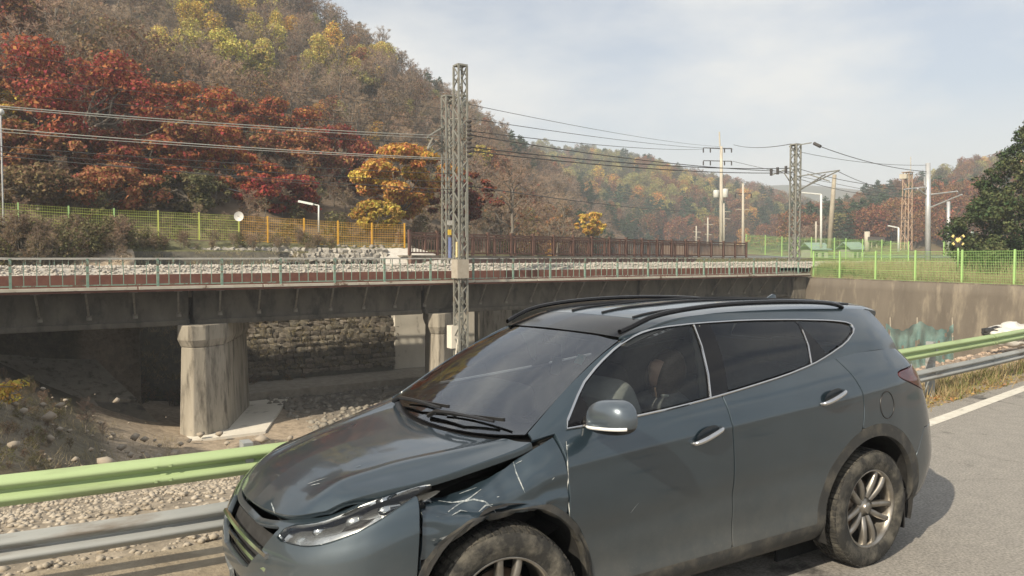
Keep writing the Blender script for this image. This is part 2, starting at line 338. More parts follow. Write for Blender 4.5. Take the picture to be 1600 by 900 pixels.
for x in (-10.2, -6.2, -2.2, .37, 5.9, 9.95, 14.1, 18.1, 22.2): obj('post', pme, RG_GREY, grail, (x, railY(x) + .07, 0))
mb = MB()
for dz in (-.045, -.13):
    for dx in (-.03, .05): mb.box((dx, -.054, .75 + dz), (.016, .008, .016))
bme = mb.mesh('bolts')
for x in edges_[1:-1]: stuff(obj('splice_bolts', bme, RG_GREEN, grail, (x - .1, railY(x - .1), 0)))

# ---- masonry and concrete under the bridge
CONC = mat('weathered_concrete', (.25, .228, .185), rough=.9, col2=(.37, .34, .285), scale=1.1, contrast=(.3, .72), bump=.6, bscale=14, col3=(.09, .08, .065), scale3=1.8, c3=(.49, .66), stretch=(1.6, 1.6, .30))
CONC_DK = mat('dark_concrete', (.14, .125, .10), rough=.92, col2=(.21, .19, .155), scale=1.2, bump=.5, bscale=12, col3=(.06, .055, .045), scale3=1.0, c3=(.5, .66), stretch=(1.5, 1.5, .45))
CONC_GD = mat('shaded_girder_concrete', (.075, .068, .055), rough=.92, col2=(.115, .105, .085), scale=1.2, bump=.5, bscale=12, col3=(.035, .032, .027), scale3=1.0, c3=(.5, .66), stretch=(1.2, 1.2, .6))  # darker concrete: the girders' shade below the walkway is put into the colour
CONC_LT = mat('pale_concrete', (.60, .57, .50), rough=.9, col2=(.68, .65, .57), scale=1.0, bump=.3, bscale=16, col3=(.25, .23, .19), scale3=1.3, c3=(.60, .72), stretch=(1, 1, .5))
WALLB = mat('stained_wall_concrete', (.115, .098, .078), rough=.92, col2=(.165, .142, .112), scale=.8, contrast=(.3, .7), bump=.6, bscale=10, col3=(.26, .225, .17), scale3=.9, c3=(.52, .66), stretch=(1, 1, .30))
RUST = mat('red_oxide_steel', (.13, .050, .036), rough=.75, col2=(.17, .075, .052), scale=3, bump=.2, col3=(.09, .06, .045), scale3=2, c3=(.55, .68))
CREAM = mat('cream_edge_beam', (.46, .44, .38), rough=.8, col2=(.38, .35, .29), scale=3, col3=(.14, .09, .06), scale3=2.2, c3=(.58, .66))
GSTEEL = mat('green_railing_paint', (.13, .24, .19), rough=.6, col2=(.22, .30, .25), scale=6, col3=(.12, .075, .05), scale3=4, c3=(.52, .60))
RSTEEL = mat('worn_railing_steel', (.20, .165, .13), rough=.7, col2=(.36, .36, .33), scale=7, contrast=(.4, .6), col3=(.10, .055, .035), scale3=5, c3=(.52, .6))
WSTEEL = mat('white_railing_paint', (.44, .44, .41), rough=.6, col2=(.34, .33, .30), scale=5)
# ---- railway bridge
bridge = thing('railway_bridge', 'long dark concrete railway bridge with ballast deck on tapered piers', 'bridge', tuple(BW(0, 3, -5.4)))
AL, AR_ = -34.0, 47.7
def bbox(name, a0, a1, b0, b1, z0, z1, m, parent=None, bev=0.0):
    P = [BW(a, b, z) for a in (a0, a1) for b in (b0, b1) for z in (z0, z1)]
    me = mesh(name, P, [(0, 1, 3, 2), (4, 6, 7, 5), (0, 4, 5, 1), (2, 3, 7, 6), (0, 2, 6, 4), (1, 5, 7, 3)]); fix_normals(me); o = obj(name, me, m, parent or bridge)
    if bev: q = o.modifiers.new('b', 'BEVEL'); q.width = bev; q.segments = 2
    return o
bbox('walkway_slab', AL, AR_, .0, 1.4, .62, .70, RUST)
for i in range(17):
    a0 = AL + i * 4.8
    if a0 > AR_ - .2: break
    bbox('edge_beam', a0 + .03, min(a0 + 4.77, AR_), -.05, .06, .705, .825, CREAM, bev=.01)
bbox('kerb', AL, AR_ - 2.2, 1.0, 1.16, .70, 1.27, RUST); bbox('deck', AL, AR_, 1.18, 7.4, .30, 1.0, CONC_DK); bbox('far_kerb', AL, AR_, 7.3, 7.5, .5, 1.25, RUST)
for a0, a1 in ((-34, 6.5), (6.6, 17.3), (17.4, 31.9), (32.0, 47.6)):
    for b in (1.0, 4.2, 6.4):
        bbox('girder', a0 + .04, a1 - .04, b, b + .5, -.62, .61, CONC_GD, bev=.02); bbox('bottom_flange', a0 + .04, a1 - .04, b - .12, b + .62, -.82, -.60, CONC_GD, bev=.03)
# hangers and raking struts that carry the walkway
mb = MB(); mb.bar(BW(0, .10, .56) - BW(0, 0, 0), BW(0, .10, .62) - BW(0, 0, 0), .05, .05); mb.box(tuple(BW(0, .12, .60) - BW(0, 0, 0)), (.30, .10, .025)); mb.bar(BW(0, .12, .58) - BW(0, 0, 0), BW(.20, 1.02, -.36) - BW(0, 0, 0), .07, .07); mb.box(tuple(BW(.20, .98, -.38) - BW(0, 0, 0)), (.18, .06, .18))
sme = mb.mesh('strut')
for i in range(50):
    a = -33 + 1.62 * i
    if a < 47: obj('strut', sme, mat('strut_steel', (.10, .09, .075), rough=.8, col2=(.2, .19, .16), scale=5), bridge, tuple(BW(a, 0, 0)))
# near railing: posts, balusters and two rails
near_rail = thing('bridge_railing', 'green and rust steel railing along the near edge of the railway bridge', 'railing', tuple(BW(0, 0, .83)))
SP = 2.42
def rot_b(): return (0, 0, atan2(BE.y, BE.x))
def unit(name, w, d, h, taper=1.0):
    mb_ = MB(); mb_.box((0, 0, h / 2), (w, d, h)); return mb_.mesh(name)
me_post, me_bal = unit('post', .085, .085, 1.12), unit('baluster', .026, .026, .98)
def seg_rail(name, pts, w, h, m, parent):
    mb_ = MB()
    for p, q in zip(pts, pts[1:]): mb_.bar(p, q, w, h)
    return obj(name, mb_, m, parent)
a = AL + .4; k = 0
while a < AR_ - .2:
    if a > -8:
        obj('post', me_post, GSTEEL, near_rail, tuple(BW(a, .02, .78)), rot_b())
        for j in range(1, 6):
            aa = a + SP * j / 6
            if aa < AR_ - .1: obj('baluster', me_bal, RSTEEL if (k * 5 + j) % 4 else GSTEEL, near_rail, tuple(BW(aa, .02, .90)), rot_b())
    a += SP; k += 1
for z, w, h, m in ((1.885, .07, .05, WSTEEL), (.905, .05, .045, GSTEEL)):
    for a0 in np.arange(-8, AR_, SP * 4): seg_rail('rail', [BW(a0, .02, z), BW(min(a0 + SP * 4 - .004, AR_), .02, z)], w, h, m if a0 < 20 else RSTEEL, near_rail)
# far railing of the same bridge, paler, kinked up at its left end
far_rail = thing('bridge_railing', 'pale far side railing of the railway bridge beyond the ballast', 'railing', tuple(BW(0, 7.4, 1.25)))
fp = [BW(-14, 7.4, 2.32), BW(-6, 7.4, 2.20), BW(-2.6, 7.4, 2.06), BW(.6, 7.4, 1.90), BW(46, 7.4, 1.88)]
seg_rail('rail', fp, .06, .06, WSTEEL, far_rail)
for a in np.arange(-12, 30, .55):
    zt = interp(a, [(-14, 2.32), (-6, 2.20), (-2.6, 2.06), (.6, 1.90), (46, 1.88)])
    if a < 26: o = obj('baluster', me_bal, WSTEEL, far_rail, tuple(BW(a, 7.4, zt - .98)), rot_b())
for a in np.arange(-12, 46, 2.75): obj('post', me_post, WSTEEL, far_rail, tuple(BW(a, 7.4, .80)), rot_b())
# ballast: bed plus loose stones
BAL = mat('ballast_stone', (.28, .26, .23), rough=.9, col2=(.44, .415, .37), scale=2.0, bump=.3, rnd_val=.2)
def ballast_z(a, b): 
    e = min((b - 1.16) / .7, (7.3 - b) / .9, 1); return 1.22 + .33 * smooth(e) + .05 * fbm(a * .6, b * 1.2, 3)
V, F = [], []; as_ = np.arange(AL, AR_ + 26, .5); bs_ = np.linspace(1.17, 7.29, 16)
for a in as_:
    for b in bs_: V.append(BW(a, b, ballast_z(a, b) - .03))
nb = len(bs_); F = [(i * nb + j, (i + 1) * nb + j, (i + 1) * nb + j + 1, i * nb + j + 1) for i in range(len(as_) - 1) for j in range(nb - 1)]
struct(obj('track_bed', mesh('track_bed', V, F, True), mat('ballast_bed', (.26, .245, .215), rough=.95, col2=(.44, .42, .38), scale=5, bump=1, bscale=20)))
def stones_mesh(name, pts, r0, r1, rng, flat=.75):
    base = [(1, 0, 0), (-1, 0, 0), (0, 1, 0), (0, -1, 0), (0, 0, 1), (0, 0, -1), (.6, .6, .55), (-.6, .6, .5), (.6, -.6, .5), (-.6, -.6, .55)]
    bmx = bmesh.new()
    for p in base: bmx.verts.new(p)
    bmesh.ops.convex_hull(bmx, input=bmx.verts); bmx.verts.ensure_lookup_table(); tv = [tuple(v.co) for v in bmx.verts]; tf = np.array([[v.index for v in f.verts] for f in bmx.faces if len(f.verts) == 3]); bmx.verts.index_update(); tf = np.array([[v.index for v in f.verts] for f in bmx.faces]); bmx.free()
    tv = np.array(tv); n = len(pts); P = np.array([tuple(p) for p in pts]); 
    jit = rng.uniform(.7, 1.25, (n, len(tv), 3)); ang = rng.uniform(0, 2 * pi, n); tlt = rng.uniform(-.6, .6, n); sz = r0 + (r1 - r0) * rng.uniform(0, 1, n) ** 2.2
    W = tv[None] * jit * sz[:, None, None]; W[..., 2] *= flat; c, s_ = np.cos(ang)[:, None], np.sin(ang)[:, None]
    X = W[..., 0] * c - W[..., 1] * s_; Y = W[..., 0] * s_ + W[..., 1] * c; Z = W[..., 2] + X * np.sin(tlt)[:, None] * .4
    A = np.stack([X, Y, Z], -1) + P[:, None]; me = bpy.data.meshes.new(name); nvt = len(tv); nf = len(tf)
    me.vertices.add(n * nvt); me.vertices.foreach_set('co', A.astype(np.float32).ravel()); me.loops.add(n * nf * 3); me.polygons.add(n * nf)
    me.loops.foreach_set('vertex_index', (tf[None] + (np.arange(n) * nvt)[:, None, None]).astype(np.int32).ravel()); me.polygons.foreach_set('loop_start', np.arange(0, n * nf * 3, 3, dtype=np.int32)); me.update(calc_edges=True); return me
R1 = np.random.default_rng(3); pts = []
for _ in range(15000):
    a, b = R1.uniform(-10, 60), 1.2 + 6.0 * R1.uniform(0, 1) ** 2.2; pts.append(BW(a, b, ballast_z(a, b)))
stuff(obj('ballast_stones', stones_mesh('ballast_stones', pts, .035, .095, R1), BAL), 'pale grey crushed stone ballast on the bridge deck', 'ballast')
# ---- piers
def pier(a, b0, b1, w, zt, zc, zs, zf, m, name, label, capw=.22, flare=.12):
    t = thing(name, label, 'pier', tuple(BP(a, (b0 + b1) / 2, zf)))
    def plan(w_, n0, n1):
        c = w_ * .36; return [(-w_ / 2 + c, n0), (w_ / 2 - c, n0), (w_ / 2, n0 + c * 1.0), (w_ / 2, n1 - c), (w_ / 2 - c, n1), (-w_ / 2 + c, n1), (-w_ / 2, n1 - c), (-w_ / 2, n0 + c * 1.0)]
    def solid(nm, levels):
        V = []; 
        for z, w_, ex in levels: V += [BP(a + x, y, z) for x, y in plan(w_, b0 - ex, b1 + ex)]
        n = 8; F = [(i * n + k, i * n + (k + 1) % n, (i + 1) * n + (k + 1) % n, (i + 1) * n + k) for i in range(len(levels) - 1) for k in range(n)] + [tuple(range(n)), tuple((len(levels) - 1) * n + k for k in range(n))]
        me = fix_normals(mesh(nm, V, F)); o = obj(nm, me, m, t); q = o.modifiers.new('b', 'BEVEL'); q.width = .04; q.segments = 2; return o
    solid('shaft', [(zf, w + flare, flare / 2), (zs, w, 0)]); solid('cap', [(zs + .002, w + .02, 0), (zc, w + capw, capw / 2), (zt, w + capw, capw / 2)]); return t
pier(6.55, .35, 6.9, 1.72, -.80, -1.40, -1.70, -5.6, CONC, 'bridge_pier', 'tall tapered concrete pier with flared cap nearest the gravel bank', .26, .22)
pier(17.85, .55, 6.9, 1.12, -.80, -1.46, -1.82, -5.6, CONC, 'bridge_pier', 'slimmer concrete pier beside the white abutment below the lattice mast', .30, .1)
P = [BP(a, b, z) for a in (5.5, 9.3) for b in (-.5, 7.6) for z in (-5.95, -5.28)]
obj('footing', fix_normals(mesh('footing', P, [(0, 1, 3, 2), (4, 6, 7, 5), (0, 4, 5, 1), (2, 3, 7, 6), (0, 2, 6, 4), (1, 5, 7, 3)])), CONC_LT, bridge)
def solidbox(name, label, cat, c0, c1, w, z0, z1, m):
    """upright slab from ground point c0 to c1 (x, y), thickness w behind it"""
    c0, c1 = Vector((c0[0], c0[1], 0)), Vector((c1[0], c1[1], 0)); d = (c1 - c0).normalized(); nn = Vector((-d.y, d.x, 0)) * w
    V = [p + Vector((0, 0, z)) for z in (z0, z1) for p in (c0, c1, c1 + nn, c0 + nn)]
    o = obj(name, fix_normals(mesh(name, V, [(0, 1, 5, 4), (1, 2, 6, 5), (2, 3, 7, 6), (3, 0, 4, 7), (0, 1, 2, 3), (4, 5, 6, 7)])), m); q = o.modifiers.new('b', 'BEVEL'); q.width = .05; q.segments = 2
    return tag(o, label, cat)
def gxy(px, d): p = at(px, 450, d); return (p.x, p.y)
solidbox('abutment', 'pale lit concrete abutment wall under the far bridge', 'abutment', gxy(616, 46.9), gxy(742, 50.3), 3.0, -6.0, .9, CONC_LT)
solidbox('abutment', 'pale concrete pier block half hidden by the windscreen pillar', 'abutment', gxy(748, 50.6), gxy(800, 53.5), 2.5, -6.0, .9, CONC)
solidbox('abutment', 'dark concrete end abutment of the railway bridge at the right bank', 'abutment', tuple(BW(46.3, 8.2, 0))[:2], tuple(BW(46.3, .4, 0))[:2], 3, -6, .58, CONC_DK)
# masonry bank wall under the bridges
mw = thing('masonry_wall', 'rough stone bank wall seen between the two piers', 'wall', (12, 37.4, -5.5))
c0, c1 = Vector((3.4, 38.8, 0)), Vector((17.9, 39.15, 0)); du_ = (c1 - c0); Lw = du_.length; du_.normalize(); dn_ = Vector((-du_.y, du_.x, 0))
MAS = mat('wall_stone', (.155, .14, .115), rough=.95, col2=(.25, .225, .185), scale=3, bump=.7, bscale=10, rnd_val=.45, hue=.015)
V = [c0 + Vector((0, 0, -6)), c1 + Vector((0, 0, -6)), c1 + dn_ * 1.5 + Vector((0, 0, 2.25)), c0 + dn_ * 1.5 + Vector((0, 0, 2.25))]; V += [p + dn_ * 2 for p in V]
obj('wall_core', fix_normals(mesh('wall_core', V, [(0, 1, 2, 3), (4, 5, 6, 7), (0, 1, 5, 4), (2, 3, 7, 6), (1, 2, 6, 5), (0, 3, 7, 4)])), mat('wall_mortar', (.10, .095, .08), rough=.95, col2=(.16, .15, .12), scale=4, bump=1, bscale=9), mw)
def rock_mesh(name, seed, sx=1, sy=1, sz=1):
    r = random.Random(seed); bmx = bmesh.new(); bmesh.ops.create_cube(bmx, size=1.0); bmesh.ops.subdivide_edges(bmx, edges=bmx.edges, cuts=1, use_grid_fill=True)
    for v in bmx.verts: v.co = Vector((v.co.x * sx, v.co.y * sy, v.co.z * sz)) * (.86 + .28 * r.random()) * (1 - .12 * (abs(v.co.x) > .4) * (abs(v.co.z) > .4)) + Vector((r.uniform(-.06, .06), r.uniform(-.06, .06), r.uniform(-.06, .06)))
    me = bpy.data.meshes.new(name); bmx.to_mesh(me); bmx.free(); return me
rocks = [rock_mesh('stone', 10 + i) for i in range(9)]
for me in rocks: me.materials.append(MAS)
cnt = 0; zrow = -4.5
while zrow < 2.0 and cnt < 300:
    u = rnd.uniform(0, .3); hrow = rnd.uniform(.24, .34)
    while u < Lw:
        w_ = rnd.uniform(.30, .66); t = (zrow + 6) / 8.25
        if cnt < 300 and u > 4.4 and zrow > -4.6:
            p = c0 + du_ * (u + w_ / 2) + dn_ * (1.5 * t - .05) + Vector((0, 0, zrow + hrow / 2)); o = obj('stone', rnd.choice(rocks), None, mw, tuple(p), (0, 0, atan2(du_.y, du_.x) + rnd.uniform(-.06, .06)), (w_ * .98, rnd.uniform(.2, .42), hrow * .98)); cnt += 1
        u += w_
    zrow += hrow
# ledge along the foot of the wall
led = thing('stream_ledge', 'pale gravel ledge at the foot of the stone bank wall', 'ledge', (12, 36, -5.4))
mb = MB(); q0, q1 = Vector((6, 36.6, 0)), Vector((21, 37.2, 0)); mb.add([q0 + Vector((0, 0, -5.6)), q1 + Vector((0, 0, -5.6)), q1 + Vector((0, 0, -4.95)), q0 + Vector((0, 0, -4.95)), q0 + dn_ * 2.4 + Vector((0, 0, -4.75)), q1 + dn_ * 2.4 + Vector((0, 0, -4.75))], [(0, 1, 2, 3), (3, 2, 5, 4)]); obj('ledge_top', mb, mat('ledge_gravel', (.24, .22, .185), rough=.95, col2=(.34, .31, .26), scale=3, bump=1, bscale=12), led)
# sloping concrete bank and steps in the shade at the left
lbk = thing('concrete_bank', 'cracked sloping concrete bank in the shade under the bridge', 'bank', (0, 27, -5.4))
P0, P1, P2, P3 = at(-60, 552, 33), at(150, 560, 36), at(262, 668, 33.5), at(-60, 662, 29)
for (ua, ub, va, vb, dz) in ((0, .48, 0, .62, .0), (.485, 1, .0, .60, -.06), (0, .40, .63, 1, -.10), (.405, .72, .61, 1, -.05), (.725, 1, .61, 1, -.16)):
    def Q(u, v): return (P0 * (1 - u) + P1 * u) * (1 - v) + (P3 * (1 - u) + P2 * u) * v
    V = []
    for i in range(7):
        for j in range(7):
            u, v = lerp(ua, ub, i / 6), lerp(va, vb, j / 6); p = Q(u, v); edge_ = (i in (0, 6)) * .04 * nz(i, j * 1.7, va * 9); V.append(p + Vector((edge_, edge_, dz + .04 * nz(p.x, p.y, 2))))
    F = [(i * 7 + j, i * 7 + j + 1, (i + 1) * 7 + j + 1, (i + 1) * 7 + j) for i in range(6) for j in range(6)]
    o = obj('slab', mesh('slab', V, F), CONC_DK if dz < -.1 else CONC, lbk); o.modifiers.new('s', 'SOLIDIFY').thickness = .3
# ---- right bank: retaining wall
rw = [(41.9, 33.0), (42.1, 28.9), (42.4, 16.3), (42.7, 9.5)]
rwt = thing('retaining_wall', 'stained brown concrete retaining wall below the green fence', 'wall', (42.2, 20, -5.5))
V = []; F = []; nzz = 12; ny_ = 50
for i in range(ny_):
    y = lerp(32.4, 8.5, i / (ny_ - 1)); x = wallX(y)
    for k in range(nzz):
        z = lerp(-6, .46, k / (nzz - 1)); V.append((x - .45 * (1 - k / (nzz - 1)) + .03 * nz(y * .8, z * 1.5, 5), y, z))
F = [(i * nzz + k, (i + 1) * nzz + k, (i + 1) * nzz + k + 1, i * nzz + k + 1) for i in range(ny_ - 1) for k in range(nzz - 1)]
o = obj('wall_face', fix_normals(mesh('wall_face', V, F, True)), WALLB, rwt); o.modifiers.new('s', 'SOLIDIFY').thickness = .35
mb = MB(); 
for i in range(ny_ - 1):
    a, b = Vector(V[i * nzz + nzz - 1]), Vector(V[(i + 1) * nzz + nzz - 1]); mb.bar(a + Vector((.62, 0, .04)), b + Vector((.62, 0, .04)), 1.36, .09)
obj('wall_coping', mb, WALLB, rwt)
# ================================================================== hills and woods
from mathutils.bvhtree import BVHTree
def hill(name, crest, toe, m, ns=26, nt=90, rough=1.0, prof=1.0):
    """real terrain between a toe line and a crest line (world points), with a back slope"""
    crest = np.array([tuple(p) for p in crest]); toe = np.array([tuple(p) for p in toe])
    def res(P): L = np.r_[0, np.cumsum(np.linalg.norm(P[1:] - P[:-1], axis=1))]; L /= L[-1]; return hermite(P, L, np.linspace(0, 1, nt))
    C_, T_ = res(crest), res(toe); V = []
    for i in range(nt):
        for j in range(ns + 9):
            s = j / ns
            if s <= 1:
                p = T_[i] + (C_[i] - T_[i]) * s; z = T_[i][2] + (C_[i][2] - T_[i][2]) * (s ** prof); am = sin(pi * min(1, s)) 
            else:
                q = s - 1; p = C_[i] + (C_[i] - T_[i]) * q * 1.3; z = C_[i][2] - (C_[i][2] - T_[i][2]) * (1.6 * q * q + .25 * q); am = .3
            L = np.linalg.norm((C_[i] - T_[i])[:2]); z += am * rough * (.045 * L * fbm(p[0] / L * 2.2, p[1] / L * 2.2, 7) + .02 * L * fbm(p[0] / L * 7, p[1] / L * 7, 2))
            V.append((p[0], p[1], z))
    k = ns + 9; F = [(i * k + j, (i + 1) * k + j, (i + 1) * k + j + 1, i * k + j + 1) for i in range(nt - 1) for j in range(k - 1)]
    me = mesh(name, V, F, True); o = struct(obj(name, me, m)); 
    return o, np.array(V).reshape(nt, k, 3), BVHTree.FromPolygons(V, F), ns
SOIL = mat('leaf_litter', (.115, .085, .058), rough=1, col2=(.17, .13, .09), scale=.25, bump=1, bscale=2.0, col3=(.07, .06, .035), scale3=.09, c3=(.5, .62))
SOILF = mat('far_wood_floor', (.10, .085, .045), rough=1, col2=(.15, .10, .055), scale=.08, bump=1, bscale=.6)
def dz(p, d): return Vector((p.x, p.y, p.z - d))
mh_crest = [at(-1500, -260, 190), at(-500, -240, 165), at(100, -160, 160), at(420, -20, 165), at(600, 98, 175), at(700, 158, 190), at(765, 207, 205), at(830, 250, 225), at(900, 297, 245), at(960, 335, 265), at(1020, 362, 290), at(1075, 382, 320)]
mh_toe = [Vector((-130, 40, 1)), Vector((-60, 43, 1.5)), Vector((-20, 44, 2.0)), Vector((5, 45, 2.0)), Vector((20, 48, 1.8)), Vector((35, 56, 1.2)), Vector((50, 70, 1)), Vector((70, 92, 1)), Vector((95, 118, 1)), Vector((125, 150, 1)), Vector((165, 185, 1)), Vector((220, 215, 1))]
HILL, HV_, HB, HNS = hill('hill', mh_crest, mh_toe, SOIL, prof=.92)
h2_crest = [at(640, 312, 420), at(740, 276, 450), at(800, 250, 480), at(850, 238, 500), at(880, 248, 500), at(905, 243, 510), at(935, 252, 510), at(1000, 262, 500), at(1045, 276, 490), at(1100, 289, 480), at(1180, 311, 460), at(1240, 330, 430), at(1310, 362, 400), at(1380, 388, 380)]
h2_toe = [at(620, 399, 250), at(700, 399, 250), at(760, 399, 250), at(800, 399, 250), at(840, 399, 255), at(880, 399, 260), at(930, 399, 262), at(1000, 399, 265), at(1040, 399, 268), at(1080, 399, 270), at(1150, 399, 275), at(1220, 399, 275), at(1300, 399, 280), at(1370, 399, 290)]
HILL2, HV2, HB2, HN2 = hill('far_hill', h2_crest, h2_toe, SOILF, ns=20, nt=60, prof=.8)
h3_crest = [at(1240, 382, 300), at(1300, 356, 330), at(1340, 342, 350), at(1385, 330, 370), at(1440, 316, 390), at(1530, 294, 400), at(1570, 284, 410), at(1700, 255, 400), at(1900, 215, 390), at(2300, 170, 380), at(3000, 130, 420)]
h3_toe = [at(1230, 398, 170), at(1280, 398, 172), at(1330, 398, 175), at(1380, 398, 178), at(1440, 398, 178), at(1500, 398, 178), at(1560, 398, 176), at(1650, 398, 172), at(1800, 398, 165), at(2100, 398, 150), at(2700, 398, 130)]
HILL3, HV3_, HB3, HN3 = hill('right_hill', h3_crest, h3_toe, SOILF, ns=18, nt=50, prof=.75)
h4_crest = [at(900, 330, 950), at(1050, 303, 950), at(1150, 294, 950), at(1230, 289, 950), at(1300, 292, 950), at(1350, 297, 940), at(1400, 291, 940), at(1460, 300, 940), at(1560, 308, 950), at(1800, 300, 950)]
h4_toe = [at(x_, 401, 640) for x_ in (900, 1050, 1150, 1230, 1300, 1350, 1400, 1460, 1560, 1800)]
hill('distant_hill', h4_crest, h4_toe, mat('distant_wood', (.06, .075, .045), rough=1, col2=(.11, .085, .05), scale=.03, bump=1, bscale=.08), ns=14, nt=40, prof=.8)

# ---- foliage building blocks
RF_ = np.random.default_rng(11)
def leaf_quads(C, N, size, rng, aspect=.62):
    """one rhombic leaf spray per centre C with facing N"""
    n = len(C); r = rng.normal(size=(n, 3)); t = np.cross(N, r); t /= np.maximum(np.linalg.norm(t, axis=1), 1e-6)[:, None]; b = np.cross(N, t); b /= np.maximum(np.linalg.norm(b, axis=1), 1e-6)[:, None]
    s = (size * rng.uniform(.55, 1.35, n))[:, None]; bend = N * s * .18
    return np.stack([C - t * s - bend * .6, C - b * s * aspect + bend, C + t * s - bend * .6, C + b * s * aspect + bend], 1)
def clump_leaves(clumps, n, size, rng, up=.45, hollow=.55):
    vols = np.array([c[1][0] * c[1][1] * c[1][2] for c in clumps]) ** .67; cnts = np.maximum(4, (n * vols / vols.sum()).astype(int)); Cs, Ns = [], []
    for (c, r), k in zip(clumps, cnts):
        d = rng.normal(size=(k, 3)); d /= np.linalg.norm(d, axis=1)[:, None]; rad = hollow + (1 - hollow) * rng.uniform(0, 1, k) ** .6; rad *= 1 + .22 * np.sin(d[:, 0] * 7 + c[0]) * np.sin(d[:, 1] * 6 + c[1]) 
        Cs.append(np.array(c) + d * rad[:, None] * np.array(r)); N = d * .7 + np.array((0, 0, up)) + rng.normal(size=(k, 3)) * .55; Ns.append(N / np.linalg.norm(N, axis=1)[:, None])
    return leaf_quads(np.concatenate(Cs), np.concatenate(Ns), size, rng)
def limb(mb, a, b, r0, r1, rng, n=5, wob=.12):
    a, b = Vector(a), Vector(b); L = (b - a).length; pts = [a.lerp(b, i / n) + Vector(rng.normal(size=3)) * (wob * L * .3 * sin(pi * i / n)) for i in range(n + 1)]
    mb.tube(pts, [r0 + (r1 - r0) * i / n for i in range(n + 1)], 6); return pts
def join_mesh(name, parts):
    """parts: list of (mesh, material) joined into one mesh with material slots"""
    VV, FF, MI, mats = [], [], [], []; off = 0
    nv = sum(len(m.vertices) for m, _ in parts); out = bpy.data.meshes.new(name)
    co = []; li = []; lt = []
    for k, (m, mm) in enumerate(parts):
        a = np.empty(len(m.vertices) * 3, np.float32); m.vertices.foreach_get('co', a); co.append(a); l = np.empty(len(m.loops), np.int32); m.loops.foreach_get('vertex_index', l); li.append(l + off)
        t = np.empty(len(m.polygons), np.int32); m.polygons.foreach_get('loop_total', t); lt.append(t); MI += [k] * len(m.polygons); off += len(m.vertices); out.materials.append(mm)
    co, li, lt = np.concatenate(co), np.concatenate(li), np.concatenate(lt)
    out.vertices.add(len(co) // 3); out.vertices.foreach_set('co', co); out.loops.add(len(li)); out.loops.foreach_set('vertex_index', li); out.polygons.add(len(lt)); out.polygons.foreach_set('loop_start', np.r_[0, np.cumsum(lt)[:-1]].astype(np.int32)); out.polygons.foreach_set('material_index', np.array(MI, np.int32)); out.update(calc_edges=True)
    for m, _ in parts: bpy.data.meshes.remove(m)
    return out
BARK = mat('bark', (.11, .09, .07), rough=.95, col2=(.19, .165, .135), scale=4, bump=.6, bscale=14, stretch=(1, 1, .3))
PALEBARK = mat('pale_bark', (.185, .165, .14), rough=.95, col2=(.13, .115, .095), scale=4, bump=.5, bscale=14)
TWIG = mat('bare_twigs', (.225, .155, .105), rough=1, col2=(.31, .225, .16), scale=.6, rnd_val=.28, hue=.012)
def leafmat(name, c1, c2, c3=None, hue=.012, val=.2, tr=.35): return mat(name, c1, rough=.75, col2=c2, scale=1.1, contrast=(.3, .7), trans=tr, rnd_val=val, hue=hue, spec=.25, island=.42, col3=c3, scale3=.35, c3=(.48, .6))
L_BROWN = leafmat('brown_leaves', (.155, .095, .055), (.21, .135, .08))
L_RUST = leafmat('rust_leaves', (.23, .095, .048), (.30, .135, .068))
L_RED = leafmat('red_leaves', (.26, .055, .040), (.33, .085, .050), (.18, .040, .034))
L_CRIM = leafmat('crimson_leaves', (.26, .030, .035), (.33, .05, .045), (.17, .03, .03))
L_ORRED = leafmat('orange_red_leaves', (.38, .115, .05), (.44, .165, .07), (.30, .075, .045))
L_ORANGE = leafmat('orange_leaves', (.52, .27, .075), (.58, .35, .10), (.46, .19, .06))
L_GOLD = leafmat('golden_leaves', (.54, .37, .08), (.60, .44, .11), (.48, .28, .06))
L_YEL = leafmat('yellow_leaves', (.50, .40, .11), (.56, .47, .16), (.40, .30, .08))
L_YGR = leafmat('yellow_green_leaves', (.28, .26, .09), (.37, .33, .13), (.33, .24, .09))
L_PINE = leafmat('pine_needles', (.035, .062, .030), (.055, .085, .042), None, .01, .25, .15)
L_OLIVE = leafmat('olive_scrub', (.115, .115, .05), (.17, .15, .075), (.15, .11, .06))

